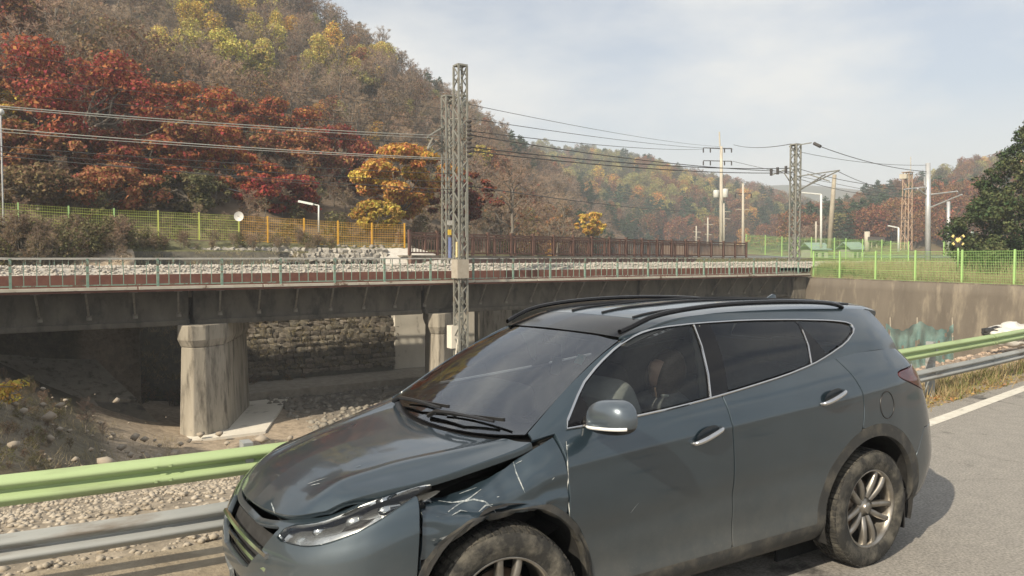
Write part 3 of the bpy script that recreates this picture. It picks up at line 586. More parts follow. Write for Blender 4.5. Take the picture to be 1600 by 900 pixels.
def proto_bare(seed, h=8.0, leafy=120, lm=None):
    rng = np.random.default_rng(seed); mb = MB(); top = Vector((rng.normal() * .3, rng.normal() * .3, h * .8)); tr = limb(mb, (0, 0, 0), top, h * .018, h * .006, rng, 6)
    tips = []
    for k in range(13):
        t = .28 + .7 * k / 13; p = tr[0].lerp(tr[-1], t); a = k * 2.4 + rng.normal() * .3; L = h * (.42 - .22 * t) * rng.uniform(.8, 1.2); e = p + Vector((cos(a) * L * .75, sin(a) * L * .75, L * .75)); q = limb(mb, p, e, h * .007, h * .002, rng, 3); 
        for i in range(7):
            s = q[1].lerp(q[-1], rng.uniform(0, 1)); d = Vector(rng.normal(size=3)); d.z = abs(d.z) * .8; e2 = s + d.normalized() * L * rng.uniform(.2, .42); mb.tube([s, e2], [h * .0022, h * .0008], 3, False); tips.append((s, e2))
    wood = mb.mesh('w'); Q = []
    for s, e in tips:
        for i in range(13):
            p = s.lerp(e, rng.uniform(.0, 1)); d = Vector(rng.normal(size=3)); d.z = abs(d.z); d.normalize(); q = p + d * rng.uniform(.25, .7) * h / 8; w = d.cross(Vector(rng.normal(size=3))).normalized() * .015 * h / 8; Q.append([p - w, p + w, q + w * .5, q - w * .5])
    tw = quads_mesh('t', np.array([[tuple(v) for v in q] for q in Q])); parts = [(wood, PALEBARK), (tw, TWIG)]
    if leafy:
        C = np.array([tuple(s.lerp(e, rng.uniform(.3, 1.2))) for s, e in tips for _ in range(max(1, leafy // len(tips) + 1))])[:leafy]; N = rng.normal(size=C.shape); N /= np.linalg.norm(N, axis=1)[:, None]; parts.append((quads_mesh('l', leaf_quads(C, N, .17 * h / 8, rng)), lm or L_BROWN))
    return join_mesh('bare_tree', parts)
def proto_leafy(seed, lm, h=8.0, n=1500, leaf=.20, wide=.36, squash=.8, bark=None):
    rng = np.random.default_rng(seed); mb = MB(); tr = limb(mb, (0, 0, 0), (rng.normal() * .2, rng.normal() * .2, h * .72), h * .02, h * .006, rng, 5); cl = []
    for k in range(13):
        a = k * 2.4; t = .3 + .65 * k / 12; R = h * wide * (1.05 - .75 * max(0, t - .35)) * rng.uniform(.55, 1); c = Vector((cos(a) * R * .75, sin(a) * R * .75, h * (t * .92))); limb(mb, tr[0].lerp(tr[-1], min(1, t)), c, h * .007, h * .002, rng, 3); r = h * rng.uniform(.11, .17); cl.append((tuple(c), (r, r, r * squash)))
    cl.append(((0, 0, h * .9), (h * .13, h * .13, h * .12)))
    return join_mesh('leafy_tree', [(mb.mesh('w'), bark or BARK), (quads_mesh('l', clump_leaves(cl, n, leaf, rng)), lm)])
def proto_pine(seed, h=9.0, n=1700, lm=None, leaf=.20):
    rng = np.random.default_rng(seed); mb = MB(); tr = limb(mb, (0, 0, 0), (rng.normal() * .3, rng.normal() * .3, h), h * .018, h * .003, rng, 6); cl = []
    for k in range(20):
        t = .28 + .7 * k / 19; a = k * 2.4 + rng.normal() * .4; R = h * .30 * (1.12 - t) ** .7 * rng.uniform(.7, 1.15); p = tr[0].lerp(tr[-1], t); c = p + Vector((cos(a) * R, sin(a) * R, R * .1)); limb(mb, p, c, h * .005, h * .002, rng, 2); r = h * .11 * (1.25 - t * .75); cl.append((tuple(p.lerp(c, .75)), (r * 1.25, r * 1.25, r * .42)))
    cl.append(((tr[-1].x, tr[-1].y, h * .98), (h * .05, h * .05, h * .09)))
    return join_mesh('pine_tree', [(mb.mesh('w'), BARK), (quads_mesh('l', clump_leaves(cl, n, leaf, rng, .6, .2)), lm or L_PINE)])
# ---- scatter: a wood seen as one mass is one object, its trees instanced on points
def wood(name, label, proto, pts, scl, rng):
    if len(pts) == 0: return
    pm = bpy.data.meshes.new(name); pm.from_pydata([tuple(p) for p in pts], [], []); 
    at_ = pm.attributes.new('scl', 'FLOAT', 'POINT'); at_.data.foreach_set('value', np.array(scl, np.float32)); ar = pm.attributes.new('rotz', 'FLOAT_VECTOR', 'POINT'); ar.data.foreach_set('vector', np.stack([rng.normal(size=len(pts)) * .05, rng.normal(size=len(pts)) * .05, rng.uniform(0, 6.28, len(pts))], 1).astype(np.float32).ravel())
    o = bpy.data.objects.new(name, pm); COL.objects.link(o); po = bpy.data.objects.new('one_tree', proto)
    ng = bpy.data.node_groups.new(name, 'GeometryNodeTree'); ng.interface.new_socket('Geometry', in_out='INPUT', socket_type='NodeSocketGeometry'); ng.interface.new_socket('Geometry', in_out='OUTPUT', socket_type='NodeSocketGeometry')
    N = ng.nodes; gi, go = N.new('NodeGroupInput'), N.new('NodeGroupOutput'); ip = N.new('GeometryNodeInstanceOnPoints'); oi = N.new('GeometryNodeObjectInfo'); oi.inputs['Object'].default_value = po; oi.inputs['As Instance'].default_value = True
    a1 = N.new('GeometryNodeInputNamedAttribute'); a1.data_type = 'FLOAT'; a1.inputs['Name'].default_value = 'scl'; a2 = N.new('GeometryNodeInputNamedAttribute'); a2.data_type = 'FLOAT_VECTOR'; a2.inputs['Name'].default_value = 'rotz'
    L = ng.links.new; L(gi.outputs[0], ip.inputs['Points']); L(oi.outputs['Geometry'], ip.inputs['Instance']); L(a1.outputs[0], ip.inputs['Scale']); L(a2.outputs[0], ip.inputs['Rotation']); L(ip.outputs[0], go.inputs[0])
    o.modifiers.new('trees', 'NODES').node_group = ng
    return stuff(o, label, 'wood')
def px_of(p):
    w = Vector(p) - CAM; d = w.dot(_fw); return (800 + 1227 * w.dot(_rt) / d, 450 - 1227 * w.dot(_up) / d, d)
def scatter(G_, ns, step, rng):
    """jittered points on the front slope and just over the crest"""
    out = []; nt = G_.shape[0]; t = 0.0
    Lt = np.linalg.norm(G_[1:, ns // 2] - G_[:-1, ns // 2], axis=1).mean()
    for i in np.arange(0, nt - 1.01, step / Lt):
        L = np.linalg.norm(G_[int(i), ns] - G_[int(i), 0]); 
        for j in np.arange(0, ns * 1.12, ns * step / L):
            a = min(nt - 2, max(0, i + rng.uniform(-.5, .5) * step / Lt)); b = max(0.0, j + rng.uniform(-.5, .5) * ns * step / L); ia, ib = int(a), int(b); fa, fb = a - ia, b - ib
            p = (G_[ia, ib] * (1 - fa) + G_[ia + 1, ib] * fa) * (1 - fb) + (G_[ia, ib + 1] * (1 - fa) + G_[ia + 1, ib + 1] * fa) * fb; q = px_of(p)
            if q[2] > 5 and -250 < q[0] < 1850: out.append((p, a / nt, b / ns, q))
    return out
RW_ = np.random.default_rng(21)
protos = {'bare': [proto_bare(1, leafy=90), proto_bare(2, leafy=240), proto_bare(3, leafy=30)], 'rust': [proto_leafy(4, L_RUST), proto_leafy(5, L_RUST, wide=.3)], 'brown': [proto_leafy(6, L_BROWN, n=800), proto_leafy(7, L_BROWN, n=650, wide=.42)], 'gold': [proto_leafy(8, L_GOLD, wide=.27, h=9), proto_leafy(9, L_YEL, wide=.3)], 'pine': [proto_pine(10), proto_pine(12)], 'ygr': [proto_leafy(13, L_YGR), proto_leafy(14, L_OLIVE)], 'orange': [proto_leafy(15, L_ORANGE)]}
WL = {'bare': 'bare grey brown trees covering the hillside', 'rust': 'rust red oaks scattered over the hillside', 'brown': 'brown leaved trees scattered over the hillside', 'gold': 'golden larches dotted over the hillside', 'pine': 'dark green pines along the ridge of the hill', 'ygr': 'yellow green trees scattered over the hillside', 'orange': 'orange trees dotted over the hillside'}
def plant(sc, chooser, tagname, where):
    B = {}
    for p, t, s, q in sc:
        k, sz = chooser(p, t, s, q)
        if k is None: continue
        v = RW_.integers(len(protos[k])); B.setdefault((k, int(v)), []).append((p, sz))
    for (k, v), L in B.items():
        wood(k + '_wood' if k not in ('ygr', 'gold') else {'ygr': 'green_wood', 'gold': 'golden_wood'}[k], WL[k].replace('the hillside', where).replace('the hill', where) + (', denser kind' if v == 1 else ', twiggy kind' if v == 2 else ''), protos[k][v], [tuple(a[0]) for a in L], [a[1] for a in L], RW_)
def choose_main(p, t, s, q):
    x, y, d = q
    if y > 372 and x < 620: return None, 0
    if x < 770 and y > 205 + .06 * (770 - x) * 0 and d < 96: return None, 0      # the maple belt: only undergrowth below the maples
    n1 = fbm(p[0] / 26, p[1] / 26, 3); n2 = fbm(p[0] / 14 + 9, p[1] / 14, 5); r = RW_.uniform(); sz = RW_.uniform(.5, .88)
    # survey of the slope: which stand grows where
    if s > .90 and x > 640: return ('pine', sz * .6) if r < .16 + .4 * smooth((x - 740) / 120) else ('bare' if r < .8 else 'brown', sz * .75)
    if x > 870 and y > 262 and s < .9 and n1 + (x - 930) / 260 > .1: return ('pine', sz) if r < .7 else ('rust' if r < .8 else 'bare', sz * .8)
    if x > 800 and 215 < y < 260 and r < .5: return 'pine', sz
    if 250 < x < 440 and y < 150 and d > 85: return ('gold', sz * 1.1) if r < .34 else ('bare', sz)
    if 480 < x < 620 and 105 < y < 150 and r < .35: return 'gold', sz
    if x < 60 and y < 140: return 'rust', sz
    if n1 > .45: return ('gold' if r < .2 else 'brown' if r < .5 else 'bare'), sz
    if n2 > .5 and r < .6: return ('rust', sz * .9)
    if n2 < -.5 and r < .5: return ('pine', sz * .8)
    if r < .22: return 'brown', sz * .9
    if r < .25: return 'rust', sz * .8
    if r < .28: return 'orange', sz * .6
    if r < .33: return 'ygr', sz * .7
    return 'bare', sz * RW_.uniform(.8, 1.15)
plant(scatter(HV_, HNS, 3.5, RW_), choose_main, 'hill', 'the near hillside')
def choose_far(p, t, s, q):
    x, y, d = q
    if y > 396: return None, 0
    n1 = fbm(p[0] / 60, p[1] / 60, 13); r = RW_.uniform(); sz = RW_.uniform(.95, 1.45)
    if s > .93: return ('pine', sz * .8) if r < .35 else ('brown' if r < .6 else 'ygr', sz * .9)
    if n1 > .42: return ('pine' if r < .65 else 'ygr'), sz
    if s > .72: return ('brown' if r < .45 else 'rust' if r < .6 else 'bare' if r < .85 else 'ygr'), sz
    if y > 335: return ('rust' if r < .4 else 'pine' if r < .58 else 'orange' if r < .66 else 'brown'), sz
    return ('ygr' if r < .60 else 'gold' if r < .70 else 'orange' if r < .74 else 'pine' if r < .84 else 'rust'), sz
plant(scatter(HV2, HN2, 6.6, RW_), choose_far, 'far', 'the far hill across the valley')
def choose_right(p, t, s, q):
    x, y, d = q
    if y > 392: return None, 0
    n1 = fbm(p[0] / 40, p[1] / 40, 23); r = RW_.uniform(); sz = RW_.uniform(.8, 1.25)
    if n1 > .22: return ('pine' if r < .7 else 'ygr'), sz
    if y < 305: return ('ygr' if r < .5 else 'rust' if r < .7 else 'orange' if r < .8 else 'brown'), sz
    return ('rust' if r < .5 else 'bare' if r < .7 else 'brown' if r < .88 else 'pine'), sz
plant(scatter(HV3_, HN3, 5.6, RW_), choose_right, 'right', 'the right hand hill')

# undergrowth of the near slope
brush_p = [proto_bare(71, 8, 260, L_OLIVE), proto_bare(72, 8, 420, L_BROWN), proto_leafy(73, L_OLIVE, n=520, wide=.5, leaf=.3)]
bsel = {0: [], 1: [], 2: []}
for p, t, s, q in scatter(HV_, HNS, 2.3, RW_):
    if q[2] < 135 and q[0] < 1000:
        k = int(RW_.choice(3, p=[.42, .40, .18])); bsel[k].append((tuple(p - np.array((0, 0, .25))), RW_.uniform(.16, .36)))
for k, L in bsel.items(): wood('undergrowth', ['grey twiggy undergrowth on the lower slope', 'brown leafy undergrowth on the lower slope', 'olive scrub bushes on the lower slope'][k], brush_p[k], [a[0] for a in L], [a[1] for a in L], RW_)
# brush on the bank between fence and track
bsel = {0: [], 1: [], 2: []}
for _ in range(560):
    a, b = RW_.uniform(-8, 22), RW_.uniform(7.9, 12.5); p = BW(a, b, 0)
    if a > 8 and b < 9.2 and a < 22 or (a > 17): 
        continue
    k = int(RW_.choice(3, p=[.45, .33, .22])); bsel[k].append(((p.x, p.y, ground_h(p.x, p.y) - .1), RW_.uniform(.09, .20) * (1.25 if a < 6 else .75)))
for k, L in bsel.items(): wood('bank_brush', ['dry grey brush on the bank below the yellow fence', 'brown leafy brush on the bank below the yellow fence', 'olive weeds on the bank below the yellow fence'][k], brush_p[k], [a[0] for a in L], [a[1] for a in L], RW_)
# ---- the maples and other trees that stand out at the foot of the hill: each a thing
def hit(x, y, tree=HB):
    h = tree.ray_cast(Vector((x, y, 400)), Vector((0, 0, -1))); return h[0].z if h[0] is not None else ground_h(x, y)
def hill_dist(px, py):
    v = (at(px, py, 1) - CAM); h = HB.ray_cast(CAM, v.normalized()); return (h[0] - CAM).dot(_fw) if h[0] is not None else 1e9
def foot_tree(px, py, d, rx, ry, lm, name, label, seed, n=5200, leaf=.22, group=None, bark=BARK, squash=.5, extra=None, droop=0):
    """crown centred on the sight line (px, py) at distance d, rx / ry = half size in metres; trunk rooted on the slope below"""
    rng = np.random.default_rng(seed); d = min(d, hill_dist(px, py) - .75 * rx); c = at(px, py, d); gz = hit(c.x, c.y); base = Vector((c.x, c.y, gz - .1)); H = max(c.z - gz, ry * .8)
    t = thing(name, label, 'tree', tuple(base), group); mb = MB(); fork = base + Vector((rng.normal() * .2, rng.normal() * .2, max(.8, min(H * .45, H - ry * .5)))); limb(mb, base, fork, .06 + rx * .05, .04 + rx * .03, rng, 5, .06); cl = []
    for k in range(46):
        a = k * 2.4 + rng.normal() * .5; t_ = (k + .5) / 46; zz = -1 + 2 * t_; R = sqrt(max(.06, 1 - zz * zz)) * rng.uniform(.40, 1.12); q = c + Vector((cos(a) * R * rx, sin(a) * R * rx * .85, zz * ry * .82 + .12 * ry * nz(a, k))); r = rx * rng.uniform(.12, .27); cl.append((tuple(q), (r, r, r * squash)))
        if k % 2 == 0: limb(mb, fork, q, .03 + rx * .012, .012, rng, 5, .2)
    obj('trunk', mb, bark, t); n = int(n * 2.1); leaf *= .68; Q = clump_leaves(cl, n, leaf, rng, .5, .3); obj('crown', quads_mesh('crown', Q), lm, t)
    if extra:
        cl2 = [c_ for c_ in cl if rng.uniform() < .25][:7]; obj('crown_patch', quads_mesh('crown_patch', clump_leaves([(tuple(np.array(a) + np.array((-.2, -.3, .1))), tuple(np.array(b) * .95)) for a, b in cl2], n // 6, leaf, rng, .5, .6)), extra, t)
    return t
MT = 'maples at the foot of the hill'
foot_tree(128, 180, 74, 7.2, 4.8, L_RED, 'maple_tree', 'wide dark red maple at the upper left above the handrail', 31, 8500, group=MT, extra=L_RUST)
foot_tree(-12, 185, 66, 2.6, 2.9, L_GOLD, 'maple_tree', 'golden yellow tree cut by the left edge of the picture', 32, 3500, group=MT)
foot_tree(292, 212, 72, 5.0, 4.4, L_ORRED, 'maple_tree', 'red maple left of centre with yellow foliage on its left side', 33, 7000, group=MT, extra=L_GOLD)
foot_tree(415, 212, 70, 5.4, 3.5, L_ORRED, 'maple_tree', 'broad orange red maple reaching highest up the slope', 34, 8000, group=MT)
foot_tree(200, 250, 64, 3.8, 2.0, L_RED, 'maple_tree', 'low spreading dark red maple just above the handrail', 35, 4500, group=MT)
foot_tree(515, 258, 70, 5.2, 3.8, L_RED, 'maple_tree', 'dark crimson maple left of the golden tree', 36, 6500, group=MT)
foot_tree(438, 304, 58, 3.4, 1.6, L_CRIM, 'maple_tree', 'small bright crimson maple low behind the yellow fence', 37, 4800, leaf=.19, group=MT)
foot_tree(352, 268, 64, 3.6, 1.9, L_ORRED, 'maple_tree', 'low orange red maple in front of the red ones', 38, 4500, group=MT)
foot_tree(622, 282, 60, 4.2, 3.1, L_ORANGE, 'maple_tree', 'golden orange tree just left of the lattice masts', 39, 8500, group=MT, extra=L_GOLD)
foot_tree(722, 308, 66, 2.9, 2.4, L_RED, 'maple_tree', 'dark red maple half hidden behind the lattice masts', 40, 4200, group=MT)
foot_tree(590, 335, 56, 2.0, 1.1, L_GOLD, 'maple_tree', 'small low golden maple under the orange tree', 41, 2200, leaf=.18, group=MT)
foot_tree(30, 120, 80, 3.6, 2.6, L_RED, 'maple_tree', 'dark red maple crown in the upper left corner', 47, 3500, group=MT)
foot_tree(40, 232, 60, 3.4, 1.7, L_RUST, 'maple_tree', 'rust brown maple at the left below the dark red one', 48, 3500, group=MT)
foot_tree(460, 248, 66, 4.2, 2.6, L_RUST, 'maple_tree', 'rust red maple filling the gap below the broad orange red one', 49, 4500, group=MT)
foot_tree(290, 300, 54, 3.0, 1.4, L_OLIVE, 'small_tree', 'olive brown bush tree behind the lime fence', 50, 2600, .18)
foot_tree(175, 292, 52, 3.2, 1.4, L_RUST, 'small_tree', 'russet bush tree behind the lime fence at the left', 56, 2600, .18)
foot_tree(60, 288, 50, 2.8, 1.2, L_BROWN, 'small_tree', 'pale brown bush tree nearest the left edge', 57, 2200, .18)
GT_ = 'yellow trees higher on the hill'
foot_tree(335, 92, 118, 6.8, 4.2, L_YEL, 'larch_tree', 'large pale golden tree near the top of the hill at the left', 42, 5200, .30, GT_, squash=.7)
foot_tree(404, 108, 112, 2.2, 3.2, L_YEL, 'larch_tree', 'narrow yellow tree right of the large golden one', 43, 1800, .28, GT_, squash=.8)
foot_tree(752, 244, 120, 1.6, 1.9, L_YEL, 'larch_tree', 'small round yellow tree right of the lattice masts', 44, 900, .28, GT_, squash=.8)
foot_tree(545, 128, 125, 4.5, 1.9, L_YGR, 'larch_tree', 'flat topped yellowish tree on the upper slope', 45, 2200, .30, GT_)
foot_tree(925, 350, 92, 1.8, 1.5, L_GOLD, 'larch_tree', 'small golden bush tree behind the brown bridge', 46, 1200, .24, GT_)
# large bare trees
def bare_thing(px, pybase, d, h, label, seed, leafy=60, bark=None, group='bare trees on the slope'):
    d = min(d, hill_dist(px, pybase) - .3); c = at(px, pybase, d); gz = hit(c.x, c.y); t = thing('bare_tree', label, 'tree', (c.x, c.y, gz - .1), group); me = proto_bare(seed, h, leafy, L_RUST); o = obj('branches', me, None); o.parent = t; return t
bare_thing(800, 365, 62, 8.4, 'big leafless tree behind the brown bridge right of the masts', 51, 40)
bare_thing(712, 365, 72, 7.0, 'leafless tree right behind the twin masts', 52, 90)
bare_thing(532, 190, 112, 8.5, 'pale trunked leafless tree high on the slope', 53, 20)
bare_thing(478, 180, 108, 7.5, 'leafless tree left of the pale trunked one', 54, 20)
bare_thing(870, 368, 74, 6.0, 'thin leafless tree behind the middle of the brown bridge', 55, 160)
# dark evergreen at the right
def evergreen(px, d, h, w, label, seed, n=42000):
    rng = np.random.default_rng(seed); c = at(px, 392, d); t = thing('juniper_tree', label, 'tree', (c.x, c.y, .6)); mb = MB(); limb(mb, (c.x, c.y, .5), (c.x, c.y, .6 + h * .95), .24, .03, rng, 8, .02); obj('trunk', mb, BARK, t); cl = []
    for k in range(190):
        t_ = (k / 190) ** 1.1; a = k * 2.4 + rng.normal() * .3; R = w * (1 - t_) ** .82 * rng.uniform(.66, 1.10) * (.70 + .3 * min(1, t_ * 6)); z = .9 + h * t_ * .97; r = (.20 + .62 * (1 - t_)) * rng.uniform(.55, 1.2); cl.append(((c.x + cos(a) * R, c.y + sin(a) * R, z + R * .10), (r * 1.15, r * 1.15, r * .9)))
    for k in range(26): a = k * 2.4; t_ = k / 26; R = w * (1 - t_) ** .8 * .45; cl.append(((c.x + cos(a) * R, c.y + sin(a) * R, 1.2 + h * t_ * .9), (1.0 * (1.1 - t_), 1.0 * (1.1 - t_), .9)))
    obj('crown', quads_mesh('crown', clump_leaves(cl, n, .105, rng, .5, .25)), leafmat('juniper_needles', (.036, .060, .020), (.062, .092, .034), (.095, .105, .042), .006, .1, .12), t); return t
evergreen(1603, 52, 10.4, 5.1, 'dark green conical evergreen behind the green fence at the right edge', 61)
# ================================================================== fences, masts, poles, cables
def fence(name, label, pts, ztop_f, h, span, mcol, mwire, post_mats=None, wires=True, pw=.07):
    """posts plus welded-mesh panels along ground points"""
    t = thing(name, label, 'fence', tuple(pts[0])); me = unit('post', pw, pw, h + .05); P = [Vector(p) for p in pts]
    for i, p in enumerate(P): obj('post', me if i == 0 else me, None, t, tuple(p)); t.children[-1].data = t.children[-1].data
    for i, o in enumerate([c for c in t.children]):
        if post_mats:
            o.data = me.copy(); o.data.materials.clear(); o.data.materials.append(post_mats[min(i, len(post_mats) - 1)])
        elif not me.materials: me.materials.append(mcol)
    for i, (p, q) in enumerate(zip(P, P[1:])):
        mb = MB(); L = (q - p).length; n = max(2, int(L / .105)); d = (q - p) / n
        for k in range(1, n): mb.bar(p + d * k + Vector((0, 0, .06)), p + d * k + Vector((0, 0, h - .03)), .009)
        m_ = int(h / .15)
        for k in range(m_ + 1): z = .06 + (h - .1) * k / m_; mb.bar(p + Vector((0, 0, z)), q + Vector((0, 0, z)), .012 if k % 4 else .024)
        obj('mesh_panel', mb, (mwire if not isinstance(mwire, list) else mwire[min(i, len(mwire) - 1)]), t)
    return t
FG = mat('green_fence_paint', (.30, .52, .16), rough=.5, col2=(.33, .50, .21), scale=3); FGD = mat('green_fence_wire', (.26, .45, .14), rough=.5); FY = mat('lime_fence_paint', (.42, .48, .10), rough=.5, col2=(.48, .52, .13), scale=3); FO = mat('orange_fence_paint', (.62, .33, .035), rough=.5, col2=(.66, .38, .05), scale=3); FYW = mat('lime_fence_wire', (.38, .44, .09), rough=.6); FOW = mat('orange_fence_wire', (.55, .32, .05), rough=.6)
pp = []
for px in (1271, 1312, 1368, 1430, 1503, 1585, 1680, 1790):
    lo, hi = 6.0, 33.0                      # find where the wall line crosses that sight line
    for _ in range(40):
        y = (lo + hi) / 2; lo, hi = (y, hi) if px_of((wallX(y) + .3, y, 1.0))[0] > px else (lo, y)
    pp.append((wallX(y) + .3, y, .50))
fence('mesh_fence', 'bright green mesh fence on top of the brown retaining wall', pp, None, 1.82, 2.5, FG, FGD, pw=.085)
lp = []
for px, py, d in ((-130, 306, 34), (-48, 312, 35.5), (28, 318, 36.8), (107, 323, 38.0), (178, 327, 39.1), (247, 330, 40.2), (311, 333, 41.2), (373, 336, 42.1), (418, 339, 42.8), (475, 342, 43.7), (528, 346, 44.6), (581, 349, 45.4), (632, 350, 46.2)):
    q = at(px, py, d * 1.065); lp.append((q.x, q.y, q.z - 1.5))
fence('mesh_fence', 'lime to orange mesh fence along the bank behind the track', lp, None, 1.5, 2, FY, [FYW] * 7 + [FOW] * 6, [FG, FG, FG, FG, FG, FY, FY, FY, FO, FO, FO, FO, FO], pw=.075)
fp_ = []
for px, py, d in ((1166, 366, 80), (1196, 368, 80), (1222, 370, 79), (1247, 371, 78), (1268, 371, 77), (1304, 372, 76), (1322, 373, 76), (1348, 374, 74), (1378, 375, 74), (1392, 377, 73), (1420, 378, 72)):
    q = at(px, py, d); fp_.append((q.x, q.y, q.z - 2.0))
fence('mesh_fence', 'far green fence beyond the tracks left of the round pole', fp_, None, 2.0, 2, FG, FGD, pw=.07)
fp_ = [at(px, 388, d) for px, d in ((1475, 62), (1500, 62), (1530, 61), (1560, 60), (1600, 60), (1640, 59))]; fp_ = [(q.x, q.y, q.z - .6) for q in fp_]
fence('mesh_fence', 'low green fence by the level crossing under the dark evergreen', fp_, None, 1.1, 2, FG, FGD, pw=.08)
# ---- brown footbridge beyond the railway
fb = thing('footbridge', 'brown bridge with timber style railings behind the railway', 'bridge', tuple(at(640, 392, 46)))
BRN = mat('brown_railing_paint', (.095, .048, .036), rough=.7, col2=(.13, .07, .052), scale=4, bump=.2); BRG = mat('brown_girder_paint', (.15, .085, .065), rough=.75, col2=(.19, .115, .09), scale=1.5, col3=(.09, .05, .04), scale3=1.2, c3=(.52, .66))
fa, fbb = at(640, 400, 46.3), at(1166, 400, 75.0); fa.z = fbb.z = 0; fd = (fbb - fa); FL = fd.length; fd.normalize(); fnrm = Vector((-fd.y, fd.x, 0)); fz0 = lambda u: lerp(2.08, 1.95, u / FL)
def FP(u, v, z): return fa + fd * u + fnrm * v + Vector((0, 0, z + fz0(u)))
mb = MB(); mb.bar(FP(0, 0, -.45), FP(FL, 0, -.45), .3, .9); obj('girder', mb, BRG, fb); mb = MB(); mb.bar(FP(0, 1.9, -.06), FP(FL, 1.9, -.06), 4.2, .1); obj('deck', mb, CONC_DK, fb)
me_fp, me_fb = unit('post', .16, .16, 1.42), unit('baluster', .042, .042, 1.0); me_cap = MB().box((0, 0, 1.46), (.2, .2, .06)).mesh('cap')
npost = int(FL / 2.05)
for v in (0, 3.8):
    for i in range(npost + 1):
        u = FL * i / npost; o = obj('post', me_fp, BRN, fb, tuple(FP(u, v, 0)), (0, 0, atan2(fd.y, fd.x))); obj('post_cap', me_cap, BRN, o, tuple(FP(u, v, 0)), (0, 0, atan2(fd.y, fd.x)))
        if v == 0 and i < npost:
            for k in range(1, 9): obj('baluster', me_fb, BRN, fb, tuple(FP(u + FL / npost * k / 9, v, .15)), (0, 0, atan2(fd.y, fd.x)))
    for z, h in ((.15, .08), (1.12, .08), (1.32, .10)): mb = MB(); mb.bar(FP(0, v, z), FP(FL, v, z), .09, h); obj('rail', mb, BRN, fb)
# ---- dry stone facing and pale apron beside the track
sw = thing('stone_facing', 'low grey boulder facing along the far side of the track', 'wall', tuple(at(305, 404, 42.2)))
ROCK = mat('grey_boulder', (.24, .225, .20), rough=.9, col2=(.36, .345, .31), scale=2.4, bump=.6, bscale=9, rnd_val=.25)
brock = [rock_mesh('boulder', 40 + i) for i in range(8)]
for me in brock: me.materials.append(ROCK)
s0, s1 = at(300, 404, 42.2), at(606, 404, 47.0); nst = 38
for row in range(3):
    for i in range(nst):
        u = (i + .5 * (row % 2) + rnd.uniform(-.15, .15)) / nst; p = s0.lerp(s1, u); obj('boulder', rnd.choice(brock), None, sw, (p.x + row * .04, p.y + row * .16, 1.80 + row * .25 + rnd.uniform(-.04, .04)), (rnd.uniform(-.4, .4), rnd.uniform(-.6, .6), rnd.uniform(0, 3)), (rnd.uniform(.34, .52), rnd.uniform(.3, .45), rnd.uniform(.25, .36)))
ap = thing('gravel_apron', 'pale gravel apron between the boulder facing and the masts', 'ramp', tuple(at(640, 400, 45)))
V = [at(596, 404, 44), at(700, 407, 46), at(690, 398, 47.5), at(640, 389, 47.5), at(596, 388, 46)]
V2 = []; 
for i in range(13):
    for j in range(7):
        u, v = i / 12, j / 6; a = at(lerp(594, 706, u), lerp(412, 388 + 14 * smooth((u - .45) / .55), v), lerp(46.0, 47.6, v) + 1.2 * u); V2.append((a.x, a.y, a.z + .04 * fbm(a.x * 2, a.y * 2)))
obj('apron_surface', mesh('apron_surface', V2, [(i * 7 + j, (i + 1) * 7 + j, (i + 1) * 7 + j + 1, i * 7 + j + 1) for i in range(12) for j in range(6)], True), mat('pale_gravel', (.43, .41, .37), rough=.95, col2=(.52, .50, .46), scale=4, bump=.8, bscale=20), ap)
# ---- lattice masts
MG = mat('galvanised_lattice', (.19, .195, .175), rough=.6, metal=.2, col2=(.26, .26, .23), scale=3, col3=(.20, .17, .13), scale3=2, c3=(.55, .7))
DKM = mat('dark_insulator', (.045, .04, .038), rough=.5)
def lattice(x, y, z0, z1, w, label, name='lattice_mast', taper=1.0, m=MG, bay=None, ang=None, lw=1.0):
    t = thing(name, label, 'mast', (x, y, z0)); ang = atan2(BE.y, BE.x) if ang is None else ang; R = Matrix.Rotation(ang, 3, 'Z'); h = z1 - z0
    def P(sx, sy, z): k = w / 2 * lerp(1, taper, (z - z0) / h); return Vector((x, y, z)) + R @ Vector((sx * k, sy * k, 0))
    for sx, sy in ((-1, -1), (1, -1), (1, 1), (-1, 1)): mb = MB(); mb.bar(P(sx, sy, z0), P(sx, sy, z1), (.085 * w / .46 * lw), up=(1, 0, 0)); obj('leg', mb, m, t)
    bay = bay or w * 1.05; n = int(h / bay)
    for (a, b) in (((-1, -1), (1, -1)), ((1, -1), (1, 1)), ((1, 1), (-1, 1)), ((-1, 1), (-1, -1))):
        mb = MB()
        for i in range(n):
            za, zb = z0 + h * i / n, z0 + h * (i + 1) / n; c, d_ = (a, b) if i % 2 == 0 else (b, a); mb.bar(P(*c, za), P(*d_, zb), .062 * w / .46 * lw, .03 * w / .46 * lw)
        o = obj('lacing', mb, m, t); o['kind'] = 'stuff'
    mb = MB(); mb.box((x, y, z1 + .04), (w * 1.15, w * 1.15, .08)); obj('top_plate', mb, m, t); return t
q1 = at(720, 450, 37.9); q2 = at(700, 450, 44.8); q3 = at(1241, 400, 63)
m1 = lattice(q1.x, q1.y, -2.9, 11.05, .46, 'tall grey lattice mast standing on the near side of the bridge'); m2 = lattice(q2.x, q2.y, 1.2, 11.0, .46, 'lattice mast with bracket arms on the far side of the track')
m3 = lattice(q3.x, q3.y, .9, 10.9, .55, 'lattice mast with long brackets at the right end of the bridge')
def arms(t, segs, m=MG, name='bracket_arm', r=.055):
    for s in segs: mb = MB(); mb.tube([Vector(p) for p in s], r, 6); obj(name, mb, m, t)
A = lambda px, py, d: tuple(at(px, py, d))
